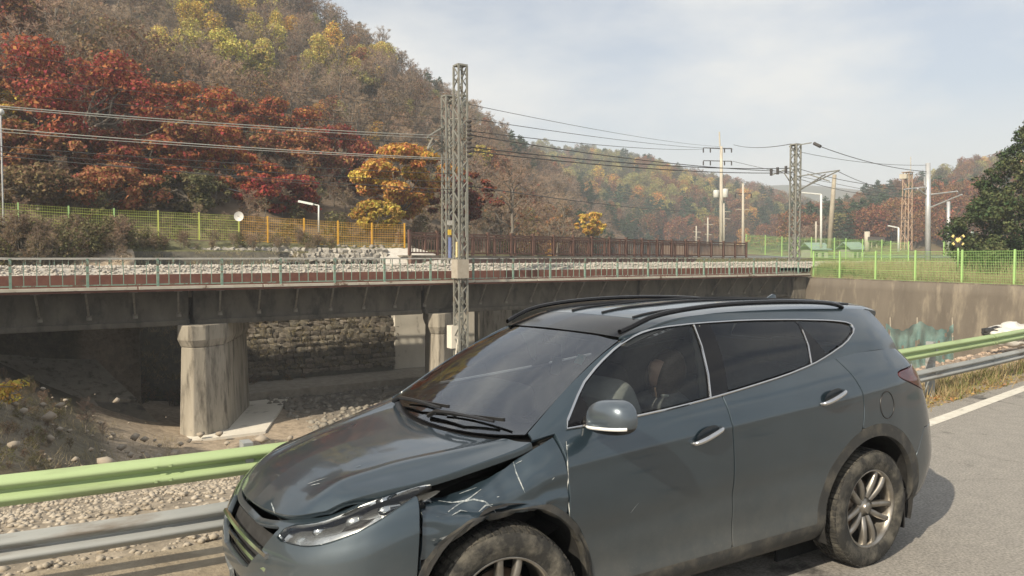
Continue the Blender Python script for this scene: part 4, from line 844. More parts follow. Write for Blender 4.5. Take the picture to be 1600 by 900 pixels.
arms(m2, [(A(697, 196, 44.7), A(668, 214, 43.6)), (A(668, 214, 43.6), A(695, 232, 44.7)), (A(668, 232, 43.5), A(676, 216, 43.7)), (A(678, 239, 43.8), A(697, 228, 44.8)), (A(668, 233, 43.4), A(682, 220, 44)), (A(700, 160, 44.8), A(721, 148, 38.2)), (A(702, 186, 44.6), A(703, 250, 44.6)), (A(705, 186, 44), A(720, 186, 38.5)), (A(703, 222, 44), A(716, 205, 39)), (A(703, 232, 44), A(716, 222, 39))])
arms(m3, [(A(1233, 229, 63), A(1268, 223, 61.5)), (A(1243, 276, 63), A(1312, 266, 58)), (A(1241, 300, 63), A(1312, 266, 58)), (A(1250, 297, 63), A(1290, 272, 59)), (A(1262, 272, 61), A(1296, 283, 59)), (A(1205, 274, 63), A(1243, 258, 63)), (A(1225, 270, 63), A(1235, 285, 63))], MG, r=.045)
for px, py in ((1205, 269), (1215, 267), (1228, 265)): mb = MB(); p = at(px, py, 63); mb.tube([p + Vector((0, 0, .28)), p - Vector((0, 0, .28))], .11, 8); obj('insulator', mb, DKM, m3)
mb = MB(); mb.tube([at(1272, 224, 61.5), at(1282, 229, 61)], .13, 8); obj('insulator', mb, DKM, m3)
mb = MB(); 
for k in range(9): p = at(733, 190 + k * 6.7, 37.2); mb.lathe([(.0, -.09), (.10, -.07), (.13, 0), (.10, .07), (0, .09)], p, 'z', 8)
o = obj('insulator_stack', mb, DKM, m1); o['kind'] = 'stuff'
mb = MB(); p0, p1 = at(728.5, 300, 37.4), at(729, 370, 37.4); mb.bar(p0, p1, .05, .12); obj('cable_duct', mb, MG, m1)
# fittings low on the far mast: plate, yellow warning sign, blue tube
mb = MB(); mb.box(tuple(at(703, 348, 44.2)), (.28, .06, .26)); obj('number_plate', mb, WSTEEL, m2)
mb = MB(); mb.box(tuple(at(702.5, 363, 44.2)), (.20, .05, .30)); obj('warning_sign', mb, mat('warning_yellow', (.62, .42, .04), rough=.5), m2)
mb = MB(); mb.tube([at(703, 371, 44.2), at(703, 403, 44.2)], .10, 8); obj('cable_tube', mb, mat('blue_tube', (.09, .12, .26), rough=.5, col2=(.14, .17, .3), scale=6), m2)
mb = MB(); mb.bar(at(713.5, 378, 37.6), at(713.5, 402, 37.6), .14, .03); obj('striped_plate', mb, mat('pale_yellow_plate', (.60, .50, .26), rough=.6), m1)
mb = MB(); mb.box(tuple(at(719, 420, 37.7)), (.62, .62, .9)); obj('mast_foot', mb, mat('foot_concrete', (.30, .27, .22), rough=.9, col2=(.36, .33, .28), scale=4), m1)
mb = MB(); mb.box(tuple(at(708, 526, 38.2)), (.42, .5, 1.1)); mb.bar(at(716, 530, 37.8), at(712, 556, 37.8), .06); obj('mast_bracket', mb, CONC_LT, m1)
# ---- steel tube masts and lamp posts
STL = mat('galvanised_tube', (.42, .44, .45), rough=.4, metal=.4, col2=(.5, .51, .52), scale=2); WHT = mat('lamp_post_white', (.60, .62, .60), rough=.5); CP = mat('concrete_pole', (.40, .37, .31), rough=.9, col2=(.48, .45, .38), scale=2, stretch=(1, 1, .3)); CPD = mat('weathered_pole', (.27, .24, .19), rough=.9, col2=(.34, .31, .25), scale=2)
def pole(px, ptop, pbot, d, r0, r1, m, label, name, pxtop=None, cat='pole', segs=10):
    a, b = at(px, pbot, d), at(pxtop if pxtop is not None else px, ptop, d); t = thing(name, label, cat, tuple(a)); mb = MB(True); mb.tube([a - Vector((0, 0, .6)), a.lerp(b, .5), b], [r0, (r0 + r1) / 2, r1], segs); obj('shaft', mb, m, t); return t, a, b
t, a, b = pole(1450, 255, 402, 75, .26, .22, STL, 'thick round steel catenary mast left of the evergreen', 'catenary_mast')
arms(t, [(A(1449, 292, 75), A(1413, 296, 72)), (A(1434, 295, 73.5), A(1448, 306, 75)), (A(1453, 304, 75), A(1496, 299, 71)), (A(1452, 325, 75), A(1503, 304, 71)), (A(1444, 276, 75), A(1445, 290, 75))], STL, r=.07)
t, a, b = pole(1482, 315, 392, 90, .20, .18, STL, 'shorter round steel mast half behind the evergreen', 'catenary_mast')
t, a, b = pole(1519, 362, 400, 60, .14, .10, mat('signal_grey', (.36, .45, .42), rough=.6), 'short grey signal post at the level crossing', 'signal_post')
mb = MB(); mb.box(tuple(at(1512, 391, 60)), (.9, .5, 1.1)); obj('equipment_box', mb, mat('pale_green_box', (.34, .40, .32), rough=.6), t)
def lamp(px, ptop, pbot, d, pxa, pya, label, r=.08):
    t, a, b = pole(px, ptop, pbot, d, r * 1.2, r, WHT, label, 'street_lamp', cat='street lamp'); e = at(pxa, pya, d); arms(t, [(tuple(b), tuple(e))], WHT, 'lamp_arm', r * .8); mb = MB(); v = (b - e).normalized(); mb.bar(e + v * .9, e - v * .1, .30, .14); obj('lamp_head', mb, WHT, t); return t
lamp(1283, 304, 380, 95, 1254, 301, 'white street lamp right of the end lattice mast', .12); lamp(1404, 356, 386, 100, 1389, 353, 'small white street lamp above the far fence', .11)
lamp(498, 321, 350, 52, 469, 315, 'thin white lamp post behind the orange fence', .05)
t, a, b = pole(1296, 273, 380, 92, .30, .22, CPD, 'leaning weathered pole right of the white street lamp', 'utility_pole', 1304)
mb = MB(); mb.tube([at(1312, 315, 92), at(1348, 366, 96)], .03, 5); obj('stay_wire', mb, DKM, t)
# crossing sign
t, a, b = pole(1497, 384, 402, 46, .05, .05, FG, 'yellow and black crossbuck sign at the level crossing', 'crossing_sign', cat='sign')
c = at(1497, 375, 46); YEL = mat('crossbuck_yellow', (.72, .58, .22), rough=.5)
for sg in (-1, 1):
    d_ = (_rt * cos(radians(38)) + Vector((0, 0, 1)) * sg * sin(radians(38))) * .42; mb = MB(); mb.bar(c - d_ - _fw * .03 * sg, c + d_ - _fw * .03 * sg, .15, .04, up=tuple(_fw)); o = obj('cross_arm', mb, YEL, t)
    for k in (-.55, .55): mb = MB(); mb.bar(c + d_ * (k - .18) - _fw * (.03 * sg + .025), c + d_ * (k + .18) - _fw * (.03 * sg + .025), .155, .03, up=tuple(_fw)); obj('black_band', mb, DKM, t)
mb = MB(); mb.box(tuple(at(1497, 383, 46)), (.32, .2, .2)); obj('signal_lamp', mb, DKM, t)
# rusty radio tower
rt_ = at(1416, 390, 130); lattice(rt_.x, rt_.y, rt_.z, at(1416, 270, 130).z, 1.25, 'slim rusty lattice radio tower in front of the right hill', 'radio_tower', .8, mat('rusty_tower', (.36, .24, .16), rough=.8, col2=(.44, .33, .24), scale=2), 1.4, lw=.5)
rtt = bpy.data.objects['radio_tower']; mb = MB(); mb.box(tuple(at(1416, 276, 130)), (1.9, 1.2, .8)); obj('antenna_platform', mb, CP, rtt); mb = MB(); mb.tube([at(1423, 272, 130), at(1423, 245, 130)], .06, 5); obj('antenna_whip', mb, CP, rtt)
# utility poles
def upole(px, ptop, pbot, d, arms_, label, r=.17, boxes=(), double=None):
    t, a, b = pole(px, ptop, pbot, d, r * 1.25, r * .8, CP, label, 'utility_pole'); k = d / 1227
    for (x0, x1, y, dark) in arms_:
        mb = MB(); mb.bar(at(x0, y, d), at(x1, y + 1, d), .12 * d / 110, .10 * d / 110); obj('crossarm', mb, CPD if not dark else DKM, t)
        n = max(2, int((x1 - x0) / 9))
        for i in range(n + 1):
            if dark and i != n // 2: p = at(lerp(x0, x1, i / n), y + 4, d); mb = MB(); mb.tube([p + Vector((0, 0, .28 * d / 110)), p - Vector((0, 0, .30 * d / 110))], .09 * d / 110, 6); obj('insulator', mb, DKM, t)
    for (x, y, w, h) in boxes:
        c = at(x, y, d); mb = MB(True); mb.lathe([(0, h * k / 2), (w * k * .4, h * k / 2), (w * k / 2, h * k * .4), (w * k / 2, -h * k * .45), (w * k * .42, -h * k / 2), (0, -h * k / 2)], c, 'z', 14); obj('transformer', mb, mat('transformer_grey', (.52, .53, .50), rough=.5), t)
    return t
upole(1127, 229, 382, 110, ((1099, 1143, 231, True), (1099, 1143, 251, True), (1101, 1145, 262, False)), 'tall concrete utility pole with two crossarms and twin transformers', .24, ((1119, 303, 9, 12), (1133, 302, 9, 14)))
p_ = at(1125, 229, 110); mb = MB(); mb.tube([p_, at(1124, 206, 110)], .10, 6); obj('pole_tip', mb, CP, bpy.data.objects['utility_pole.001'])
upole(1161, 287, 392, 125, ((1149, 1174, 302, True), (1150, 1172, 327, False)), 'middle sized utility pole at the right end of the brown bridge', .20)
upole(1131, 318, 382, 170, ((1123, 1141, 330, False), (1123, 1141, 341, False)), 'thin pole just behind the pole with transformers', .22)
upole(1106, 340, 380, 215, ((1100, 1114, 350, False), (1101, 1113, 366, False)), 'small distant utility pole left of the transformer pole', .24)
upole(1088, 353, 380, 260, ((1083, 1095, 362, False), (1084, 1094, 370, False)), 'smaller distant utility pole second from the transformer pole', .24)
upole(1079, 362, 380, 320, ((1075, 1084, 370, False),), 'smallest distant utility pole farthest left of the row', .26)
upole(1275, 346, 380, 180, ((1272, 1278, 352, False),), 'short distant pole left of the white street lamp', .2)
# small station shelter and turquoise roofs far right
def hut(px0, px1, pt, pb, d, depth, mroof, mwall, label, flat=False):
    a, b = at(px0, pb, d), at(px1, pb, d); z1 = at(px0, pt, d).z; t = thing('hut', label, 'building', tuple(a)); dx = (b - a); dx.z = 0; nn = Vector((-dx.y, dx.x, 0)).normalized() * depth; z0 = min(a.z, 1.2)
    zr = z1 - (z1 - z0) * (.38 if not flat else .22); V = [Vector((p.x, p.y, z)) for z in (z0, zr) for p in (a, b, b + nn, a + nn)]
    obj('walls', fix_normals(mesh('walls', V, [(0, 1, 5, 4), (1, 2, 6, 5), (2, 3, 7, 6), (3, 0, 4, 7), (4, 5, 6, 7)])), mwall, t)
    e = dx.normalized() * .5; m0, m1 = (a + nn / 2), (b + nn / 2); zt = z1
    V = [a - e - nn * .1, b + e - nn * .1, m1 + e, m0 - e, b + e + nn * 1.1, a - e + nn * 1.1]; zz = [zr, zr, zt, zt, zr, zr]; V = [Vector((p.x, p.y, z + .05)) for p, z in zip(V, zz)]
    o = obj('roof', mesh('roof', V, [(0, 1, 2, 3), (3, 2, 4, 5)]), mroof, t); o.modifiers.new('s', 'SOLIDIFY').thickness = .15
    for k in (.3, .7): p = a.lerp(b, k); mb = MB(); mb.box((p.x, p.y, lerp(z0, zr, .55)), (1.0, .1, .9)); o = obj('window', mb, mat('hut_window', (.03, .04, .05), rough=.1), t)
    return t
TEAL = mat('turquoise_roof', (.16, .23, .22), rough=.7, col2=(.2, .27, .25), scale=.8); PALEW = mat('pale_plaster', (.33, .33, .29), rough=.9, col2=(.26, .26, .23), scale=1)
hut(1270, 1294, 379, 394, 150, 6, TEAL, PALEW, 'low hut with turquoise roof behind the far fence'); hut(1332, 1350, 378, 392, 140, 6, TEAL, PALEW, 'turquoise roofed shed left of the dark shelter')
t, a, b = pole(1355, 362, 386, 120, .4, .4, CP, 'dark flat roofed shelter on a pale post beyond the far fence', 'shelter', cat='shelter')
mb = MB(); mb.bar(at(1356, 373, 120), at(1383, 374, 119), 1.6, .55); obj('roof', mb, DKM, t)
for px in (1362, 1370, 1378): mb = MB(); mb.tube([at(px, 374, 119.5), at(px, 388, 119.5)], .08, 6); obj('prop', mb, CPD, t)
# ---- overhead cables: each its own
CBL_L = mat('bright_cable', (.42, .42, .38), rough=.5, metal=.3); CBL_D = mat('dark_cable', (.05, .05, .05), rough=.6)
def cable(pts, r, m, label, sag=.0):
    P = []
    for (a, b) in zip(pts, pts[1:]):
        a, b = Vector(a), Vector(b)
        for i in range(16): t = i / 16; P.append(a.lerp(b, t) - Vector((0, 0, sag * 4 * t * (1 - t))))
    P.append(Vector(pts[-1])); mb = MB(True); mb.tube(P, r, 5); return tag(obj('overhead_cable', mb, m), label, 'cable', 'overhead cables')
LC = [ # px/py at the left edge with distance, at the mast, label, bright?, radius
 ((-60, 161, 26.5), (694, 212, 44), 'upper bright contact cable running left from the far mast', 1, .022), ((-60, 164, 27), (690, 216, 44.3), 'lower bright contact cable of the upper pair', 1, .018),
 ((-60, 196, 27), (715, 248, 38.5), 'bright cable of the middle pair left of the masts', 1, .020), ((-60, 201, 27.5), (712, 250, 39), 'thin bright cable under the middle pair', 1, .014),
 ((-60, 224, 28), (716, 272, 38.5), 'dark cable third from the top left of the masts', 0, .016), ((-60, 238, 28.5), (718, 297, 38), 'lowest dark cable sloping left from the near mast', 0, .018),
 ((-60, 75, 30), (694, 170, 44.5), 'thin dark cable highest against the hill', 0, .012), ((-60, 112, 30), (694, 187, 44.5), 'thin dark cable second highest against the hill', 0, .012),
 ((-60, 232, 28), (716, 285, 38.5), 'dark cable fourth from the top left of the masts', 0, .014), ((-60, 140, 29), (694, 200, 44.5), 'thin dark cable just above the bright upper pair', 0, .012), ((150, 255, 34), (718, 303, 38), 'faint dark cable lowest over the crimson maple', 0, .012),
 ((380, 205, 36), (694, 222, 44.5), 'short dark cable meeting the bracket arms', 0, .016)]
for a, b, lab, br, r in LC: cable([at(*a), at(*b)], r, CBL_L if br else CBL_D, lab, .12)
RC = [((732, 163, 40), (1124, 229, 110), 'thin cable from the mast top to the transformer pole', .016), ((732, 185, 38), (1146, 233, 109), 'second thin cable to the transformer pole', .018),
 ((735, 205, 38), (1100, 233, 110), 'cable to the upper crossarm of the transformer pole', .022), ((735, 211, 38), (1236, 268, 63), 'cable from the insulator stack to the end mast', .026), ((735, 230, 38), (1236, 263, 63), 'thick dark cable right of the masts', .03), ((735, 236, 38), (1240, 270, 63), 'lower thick dark cable right of the masts', .03),
 ((728, 290, 37.8), (1112, 331, 109), 'low dark cable crossing the hill behind the brown bridge', .026), ((1146, 226, 110), (1236, 225, 63.5), 'thin cable from transformer pole to end mast top', .03), ((1282, 229, 61), (1448, 268, 75), 'cable sloping down from the end mast to the round mast', .03), ((1243, 236, 63), (1448, 258, 75), 'upper thin cable between end mast and round mast', .02),
 ((1243, 262, 63), (1410, 292, 72), 'contact cable right of the end mast', .025), ((1310, 268, 58), (1412, 297, 72), 'contact cable from the bracket tip to the round mast', .022), ((1250, 280, 63), (1412, 308, 72), 'lower contact cable right of the end mast', .022), ((1145, 252, 110), (1600, 340, 90), 'long thin cable descending behind the evergreen', .03), ((1302, 345, 92), (1450, 338, 110), 'pale cable low across the right hill', .03)]
for a, b, lab, r in RC: cable([at(*a), at(*b)], r, CBL_D, lab, .35)
# lamp seen at the left edge and the hillside handrail
lmp = at(1, 175, 40); t = thing('globe_lamp', 'white globe lamp cut by the left edge of the picture', 'lamp', (lmp.x, lmp.y, hit(lmp.x, lmp.y))); mb = MB(True); mb.lathe([(0, -.17), (.10, -.14), (.165, -.05), (.165, .05), (.10, .14), (0, .17)], lmp, 'z', 16); obj('globe', mb, WHT, t); mb = MB(); mb.tube([Vector((lmp.x, lmp.y, hit(lmp.x, lmp.y) - .3)), lmp - Vector((0, 0, .15))], .04, 8); obj('shaft', mb, STL, t)
hr = thing('handrail', 'pale metal handrail climbing the slope above the scrub', 'handrail', tuple(at(160, 290, 52))); hp = [at(-40, 226, 49), at(62, 240, 50), at(125, 253, 51), at(196, 266, 52), at(242, 272, 53), at(324, 287, 54), at(390, 303, 55)]
seg_rail('rail', hp, .06, .06, WSTEEL, hr); seg_rail('lower_rail', [p - Vector((0, 0, 1.0)) for p in hp[:3]], .05, .05, WSTEEL, hr)
for p in hp[1:-1]: mb = MB(); mb.bar(p - Vector((0, 0, 1.7)), p, .07); obj('post', mb, WSTEEL, hr)
dt = at(373, 338, 41.8); t = thing('satellite_dish', 'small pale dish on the fence post beside the crimson maple', 'dish', tuple(dt)); mb = MB(True); R = Matrix.Rotation(.2, 3, 'Z')
for r_, y_ in ((0, .08), (.12, .06), (.2, .03), (.26, 0)):
    for k in range(16): a = 2 * pi * k / 16; mb.v.append(tuple(dt + _rt * (r_ * cos(a)) + Vector((0, 0, r_ * sin(a))) + _fw * y_))
mb.f = [(i * 16 + k, i * 16 + (k + 1) % 16, (i + 1) * 16 + (k + 1) % 16, (i + 1) * 16 + k) for i in range(3) for k in range(16)]; obj('reflector', mb, mat('dish_grey', (.5, .5, .48), rough=.5), t); mb = MB(); mb.tube([dt + _fw * .06, dt - _fw * .2], .012, 5); obj('receiver_arm', mb, DKM, t)
# ================================================================== the damaged car
def paint_mat():
    m = mat('slate_blue_paint', (0.017, 0.037, 0.055), rough=0.36, metal=0.6, col2=(0.021, 0.044, 0.065), scale=2.2, coat=1.0)
    n, l = m.node_tree.nodes, m.node_tree.links; b = n['Principled BSDF']
    b.inputs['Coat IOR'].default_value = 1.7; b.inputs['Coat Roughness'].default_value = .07
    # road dust: heavier low on the body, blotchy, its own matt colour
    tc = n.new('ShaderNodeTexCoord'); sx = n.new('ShaderNodeSeparateXYZ'); l.new(tc.outputs['Object'], sx.inputs[0])
    h = n.new('ShaderNodeMapRange'); h.inputs['From Min'].default_value = 0.80; h.inputs['From Max'].default_value = 0.15
    l.new(sx.outputs['Z'], h.inputs['Value'])
    t = n.new('ShaderNodeTexNoise'); t.inputs['Scale'].default_value = 5; t.inputs['Detail'].default_value = 9; t.inputs['Roughness'].default_value = .7
    l.new(tc.outputs['Object'], t.inputs['Vector'])
    t2 = n.new('ShaderNodeTexNoise'); t2.inputs['Scale'].default_value = 120; t2.inputs['Detail'].default_value = 3; l.new(tc.outputs['Object'], t2.inputs['Vector'])
    sp = n.new('ShaderNodeMapRange'); sp.inputs['From Min'].default_value = .66; sp.inputs['From Max'].default_value = .74; l.new(t2.outputs['Fac'], sp.inputs['Value'])
    mu = n.new('ShaderNodeMath'); mu.operation = 'MULTIPLY'; l.new(h.outputs[0], mu.inputs[0]); l.new(t.outputs['Fac'], mu.inputs[1])
    ad = n.new('ShaderNodeMath'); ad.operation = 'MULTIPLY_ADD'; l.new(sp.outputs[0], ad.inputs[0]); l.new(mu.outputs[0], ad.inputs[1]); l.new(mu.outputs[0], ad.inputs[2])
    bs = n.new('ShaderNodeMath'); bs.operation = 'MULTIPLY_ADD'; bs.inputs[1].default_value = .85; bs.inputs[2].default_value = 0.05; bs.use_clamp = True; l.new(ad.outputs[0], bs.inputs[0])
    mx = n.new('ShaderNodeMixRGB'); mx.inputs['Color2'].default_value = (.20, .185, .155, 1)
    src = b.inputs['Base Color'].links[0].from_socket; l.new(src, mx.inputs['Color1']); l.new(bs.outputs[0], mx.inputs['Fac']); l.new(mx.outputs[0], b.inputs['Base Color'])
    for nm, a, z in (('Roughness', .38, .75), ('Metallic', .6, 0), ('Coat Weight', 1, 0)):
        r = n.new('ShaderNodeMapRange'); r.inputs['To Min'].default_value = a; r.inputs['To Max'].default_value = z; l.new(bs.outputs[0], r.inputs['Value']); l.new(r.outputs[0], b.inputs[nm])
    return m
PAINT = paint_mat()
def scuffed_paint():
    """same paint plus white scrape marks from the collision, drawn out along the crumple"""
    m = PAINT.copy(); m.name = 'scraped_paint'; n, l = m.node_tree.nodes, m.node_tree.links; b = n['Principled BSDF']
    tc = n.new('ShaderNodeTexCoord'); mp = n.new('ShaderNodeMapping'); mp.inputs['Rotation'].default_value = (0, radians(24), 0); mp.inputs['Scale'].default_value = (3.2, 5, 15)
    l.new(tc.outputs['Object'], mp.inputs['Vector'])
    t = n.new('ShaderNodeTexNoise'); t.inputs['Scale'].default_value = 1.5; t.inputs['Detail'].default_value = 10; t.inputs['Roughness'].default_value = .66; t.inputs['Distortion'].default_value = .7
    l.new(mp.outputs['Vector'], t.inputs['Vector'])
    r = n.new('ShaderNodeMapRange'); r.inputs['From Min'].default_value = .60; r.inputs['From Max'].default_value = .70; l.new(t.outputs['Fac'], r.inputs['Value'])
    # scrapes sit round the struck corner
    d = n.new('ShaderNodeVectorMath'); d.operation = 'DISTANCE'; d.inputs[1].default_value = (.66, -.92, .80); l.new(tc.outputs['Object'], d.inputs[0])
    k = n.new('ShaderNodeMapRange'); k.inputs['From Min'].default_value = .36; k.inputs['From Max'].default_value = .12; l.new(d.outputs['Value'], k.inputs['Value'])
    mu = n.new('ShaderNodeMath'); mu.operation = 'MULTIPLY'; l.new(r.outputs[0], mu.inputs[0]); l.new(k.outputs[0], mu.inputs[1])
    src = b.inputs['Base Color'].links[0].from_socket; mx = n.new('ShaderNodeMixRGB'); mx.inputs['Color2'].default_value = (.55, .58, .58, 1)
    l.new(src, mx.inputs['Color1']); l.new(mu.outputs[0], mx.inputs['Fac']); l.new(mx.outputs[0], b.inputs['Base Color'])
    return m
SCUFF = scuffed_paint()
BLACK_TRIM = mat('black_trim', (.012, .012, .013), rough=.35)
GLOSS_BLACK = mat('gloss_black', (.005, .005, .006), rough=.12, spec=.4)
DARK_INNER = mat('engine_bay_black', (.008, .008, .008), rough=.8, col2=(.02, .02, .02), scale=20)
CLAD = mat('cladding_plastic', (.030, .031, .031), rough=.6, col2=(.10, .092, .075), scale=9, contrast=(.45, .75), bump=.1, bscale=80)
CHROME = mat('chrome', (.62, .62, .62), rough=.12, metal=1)
GLASS = glass_mat('windscreen_glass', (.70, .76, .74), 2.7)
TINT = glass_mat('tinted_glass', (.50, .54, .52), 1.6)
TINT_F = glass_mat('door_glass', (.78, .82, .80), 1.55)
LENS = glass_mat('lamp_lens', (.86, .88, .88), 1.5)
REDLENS = mat('red_lens', (.085, .004, .006), rough=.15, coat=.6, col2=(.05, .003, .004), scale=14)
RUBBER = mat('tyre_rubber', (.020, .020, .019), rough=.85, col2=(.20, .185, .15), scale=8, contrast=(.45, .85), bump=.4, bscale=60)
ALLOY = mat('dusty_alloy', (.34, .33, .31), rough=.36, metal=.85, col2=(.22, .20, .17), scale=10)
SEATM = mat('seat_fabric', (.030, .029, .028), rough=.9, col2=(.045, .043, .040), scale=30, bump=.2)
LINER = mat('headliner', (.20, .19, .175), rough=.95, col2=(.24, .23, .21), scale=20)
DASH = mat('dashboard', (.022, .023, .024), rough=.7, col2=(.03, .03, .03), scale=60, bump=.15, bscale=200)
AIRBAG = mat('airbag_cloth', (.22, .225, .22), rough=.9, col2=(.17, .175, .175), scale=6, bump=.3, bscale=12)

car = thing('car', 'slate blue family car with crumpled front wing and open bonnet gap beside the guardrail', 'car', (2.3, 0, 0))
TILT = 0.018
def patch(ctrl, su, sv, umirror=False):
    """ctrl[col][row] -> dense grid (nu,nv,3) with per-vertex column / row coordinates; su, sv = target spacing"""
    C = np.asarray(ctrl, float); nc, nr = C.shape[:2]
    if umirror:
        pass
    lu = np.linalg.norm(C[1:] - C[:-1], axis=2).mean(1); lv = np.linalg.norm(C[:, 1:] - C[:, :-1], axis=2).mean(0)
    tu = np.r_[0, np.cumsum(np.maximum(lu, 1e-3))]; tv = np.r_[0, np.cumsum(np.maximum(lv, 1e-3))]
    qu = np.linspace(0, tu[-1], max(3, int(tu[-1] / su) + 1)); qv = np.linspace(0, tv[-1], max(3, int(tv[-1] / sv) + 1))
    A = np.stack([hermite(C[:, r], tu, qu) for r in range(nr)], 1)
    B = np.stack([hermite(A[i], tv, qv) for i in range(len(qu))], 0)
    U = np.interp(qu, tu, np.arange(nc)); V = np.interp(qv, tv, np.arange(nr))
    return B, np.repeat(U[:, None], len(qv), 1), np.repeat(V[None], len(qu), 0)
def grid_quads(nu, nv):
    i = np.arange((nu - 1) * (nv - 1)); a = (i // (nv - 1)) * nv + i % (nv - 1)
    return np.stack([a, a + 1, a + nv + 1, a + nv], 1)
def clip(V, Q, f):
    """keep the part of the quads where f >= 0, cutting along the zero line"""
    V = np.asarray(V, float); pos = f >= 0; keep = pos[Q]; full = keep.all(1); part = keep.any(1) & ~full
    out = [tuple(int(k) for k in q) for q in Q[full]]; nv = [tuple(p) for p in V]; cache = {}
    for q in Q[part]:
        poly = []
        for k in range(len(q)):
            a, b = int(q[k]), int(q[(k + 1) % len(q)])
            if pos[a]: poly.append(a)
            if pos[a] != pos[b]:
                key = (min(a, b), max(a, b))
                if key not in cache:
                    s = f[a] / (f[a] - f[b]); nv.append(tuple(V[a] + s * (V[b] - V[a]))); cache[key] = len(nv) - 1
                poly.append(cache[key])
        if len(poly) >= 3: out.append(tuple(poly))
    used = sorted({i for p in out for i in p}); mp = {k: i for i, k in enumerate(used)}
    return [nv[k] for k in used], [tuple(mp[i] for i in p) for p in out]
def sdf(poly, X, Z):
    """signed distance to a closed polygon, positive inside"""
    P = np.asarray(poly, float); q = np.stack([X, Z], -1)[..., None, :]; a = P; b = np.roll(P, -1, 0); e = b - a; w = q - a
    t = np.clip((w * e).sum(-1) / np.maximum((e * e).sum(-1), 1e-12), 0, 1); d = np.sqrt(((w - e * t[..., None]) ** 2).sum(-1)).min(-1)
    c1 = (a[:, 1] > q[..., 1]) != (b[:, 1] > q[..., 1]); xi = a[:, 0] + (q[..., 1] - a[:, 1]) / np.where(abs(e[:, 1]) < 1e-12, 1e-12, e[:, 1]) * e[:, 0]
    ins = (c1 & (q[..., 0] < xi)).sum(-1) % 2 == 1
    return np.where(ins, d, -d)
def rounded(poly, it=2):
    P = [np.array(p, float) for p in poly]
    for _ in range(it):
        P = [r for a, b in zip(P, P[1:] + P[:1]) for r in (a * .8 + b * .2, a * .2 + b * .8)]
    return np.array(P)
CTR = np.array((2.3, 0, .75))
def orient(V, F):
    V = np.asarray(V); s = 0.0
    for f in F[:: max(1, len(F) // 300)]:
        a, b, c = V[f[0]], V[f[1]], V[f[2]]; nrm = np.cross(b - a, c - a); s += nrm @ ((a + b + c) / 3 - CTR)
    return F if s >= 0 else [tuple(reversed(f)) for f in F]
def flange(V, F, depth=.02, rnd_r=.005):
    """turn the open edge of a panel inwards with a small rolled radius, as pressed sheet has"""
    V = [np.array(p, float) for p in V]; n0 = len(V); N = np.zeros((n0, 3)); cnt = {}
    for f in F:
        a = V[f[0]]; nr = np.zeros(3)
        for k in range(1, len(f) - 1): nr += np.cross(V[f[k]] - a, V[f[k + 1]] - a)
        for i in f: N[i] += nr
        for k in range(len(f)):
            e = (f[k], f[(k + 1) % len(f)]); key = (min(e), max(e)); cnt.setdefault(key, []).append(e)
    N /= np.maximum(np.linalg.norm(N, axis=1), 1e-9)[:, None]
    B = [v[0] for v in cnt.values() if len(v) == 1 and not (abs(V[v[0][0]][1]) < 1e-4 and abs(V[v[0][1]][1]) < 1e-4)]
    T = {}
    for a, b in B:
        t = np.cross(V[b] - V[a], N[a] + N[b]); t /= max(np.linalg.norm(t), 1e-9)
        for i in (a, b): T[i] = T.get(i, 0) + t
    r1, r2 = {}, {}
    for i, t in T.items():
        t = t / max(np.linalg.norm(t), 1e-9); p = V[i] + t * rnd_r * .7 - N[i] * rnd_r; V.append(p); r1[i] = len(V) - 1
        V.append(p - N[i] * depth); r2[i] = len(V) - 1
    F = list(F)
    for a, b in B: F.append((b, a, r1[a], r1[b])); F.append((r1[b], r1[a], r2[a], r2[b]))
    return V, F
def shear(V): return [(p[0], p[1], p[2] - TILT * p[1]) for p in V]
def part(name, V, F, m, parent=None, smooth=True, label=None):
    me = mesh(name, shear(V), F, smooth); o = obj(name, me, m, parent or car)
    if smooth:
        try: me.set_sharp_from_angle(angle=radians(50))
        except Exception: pass
    if label: o['label'] = label
    return o
def part_mb(name, mb, m, parent=None, smooth=True, label=None): return part(name, mb.v, mb.f, m, parent, smooth, label)

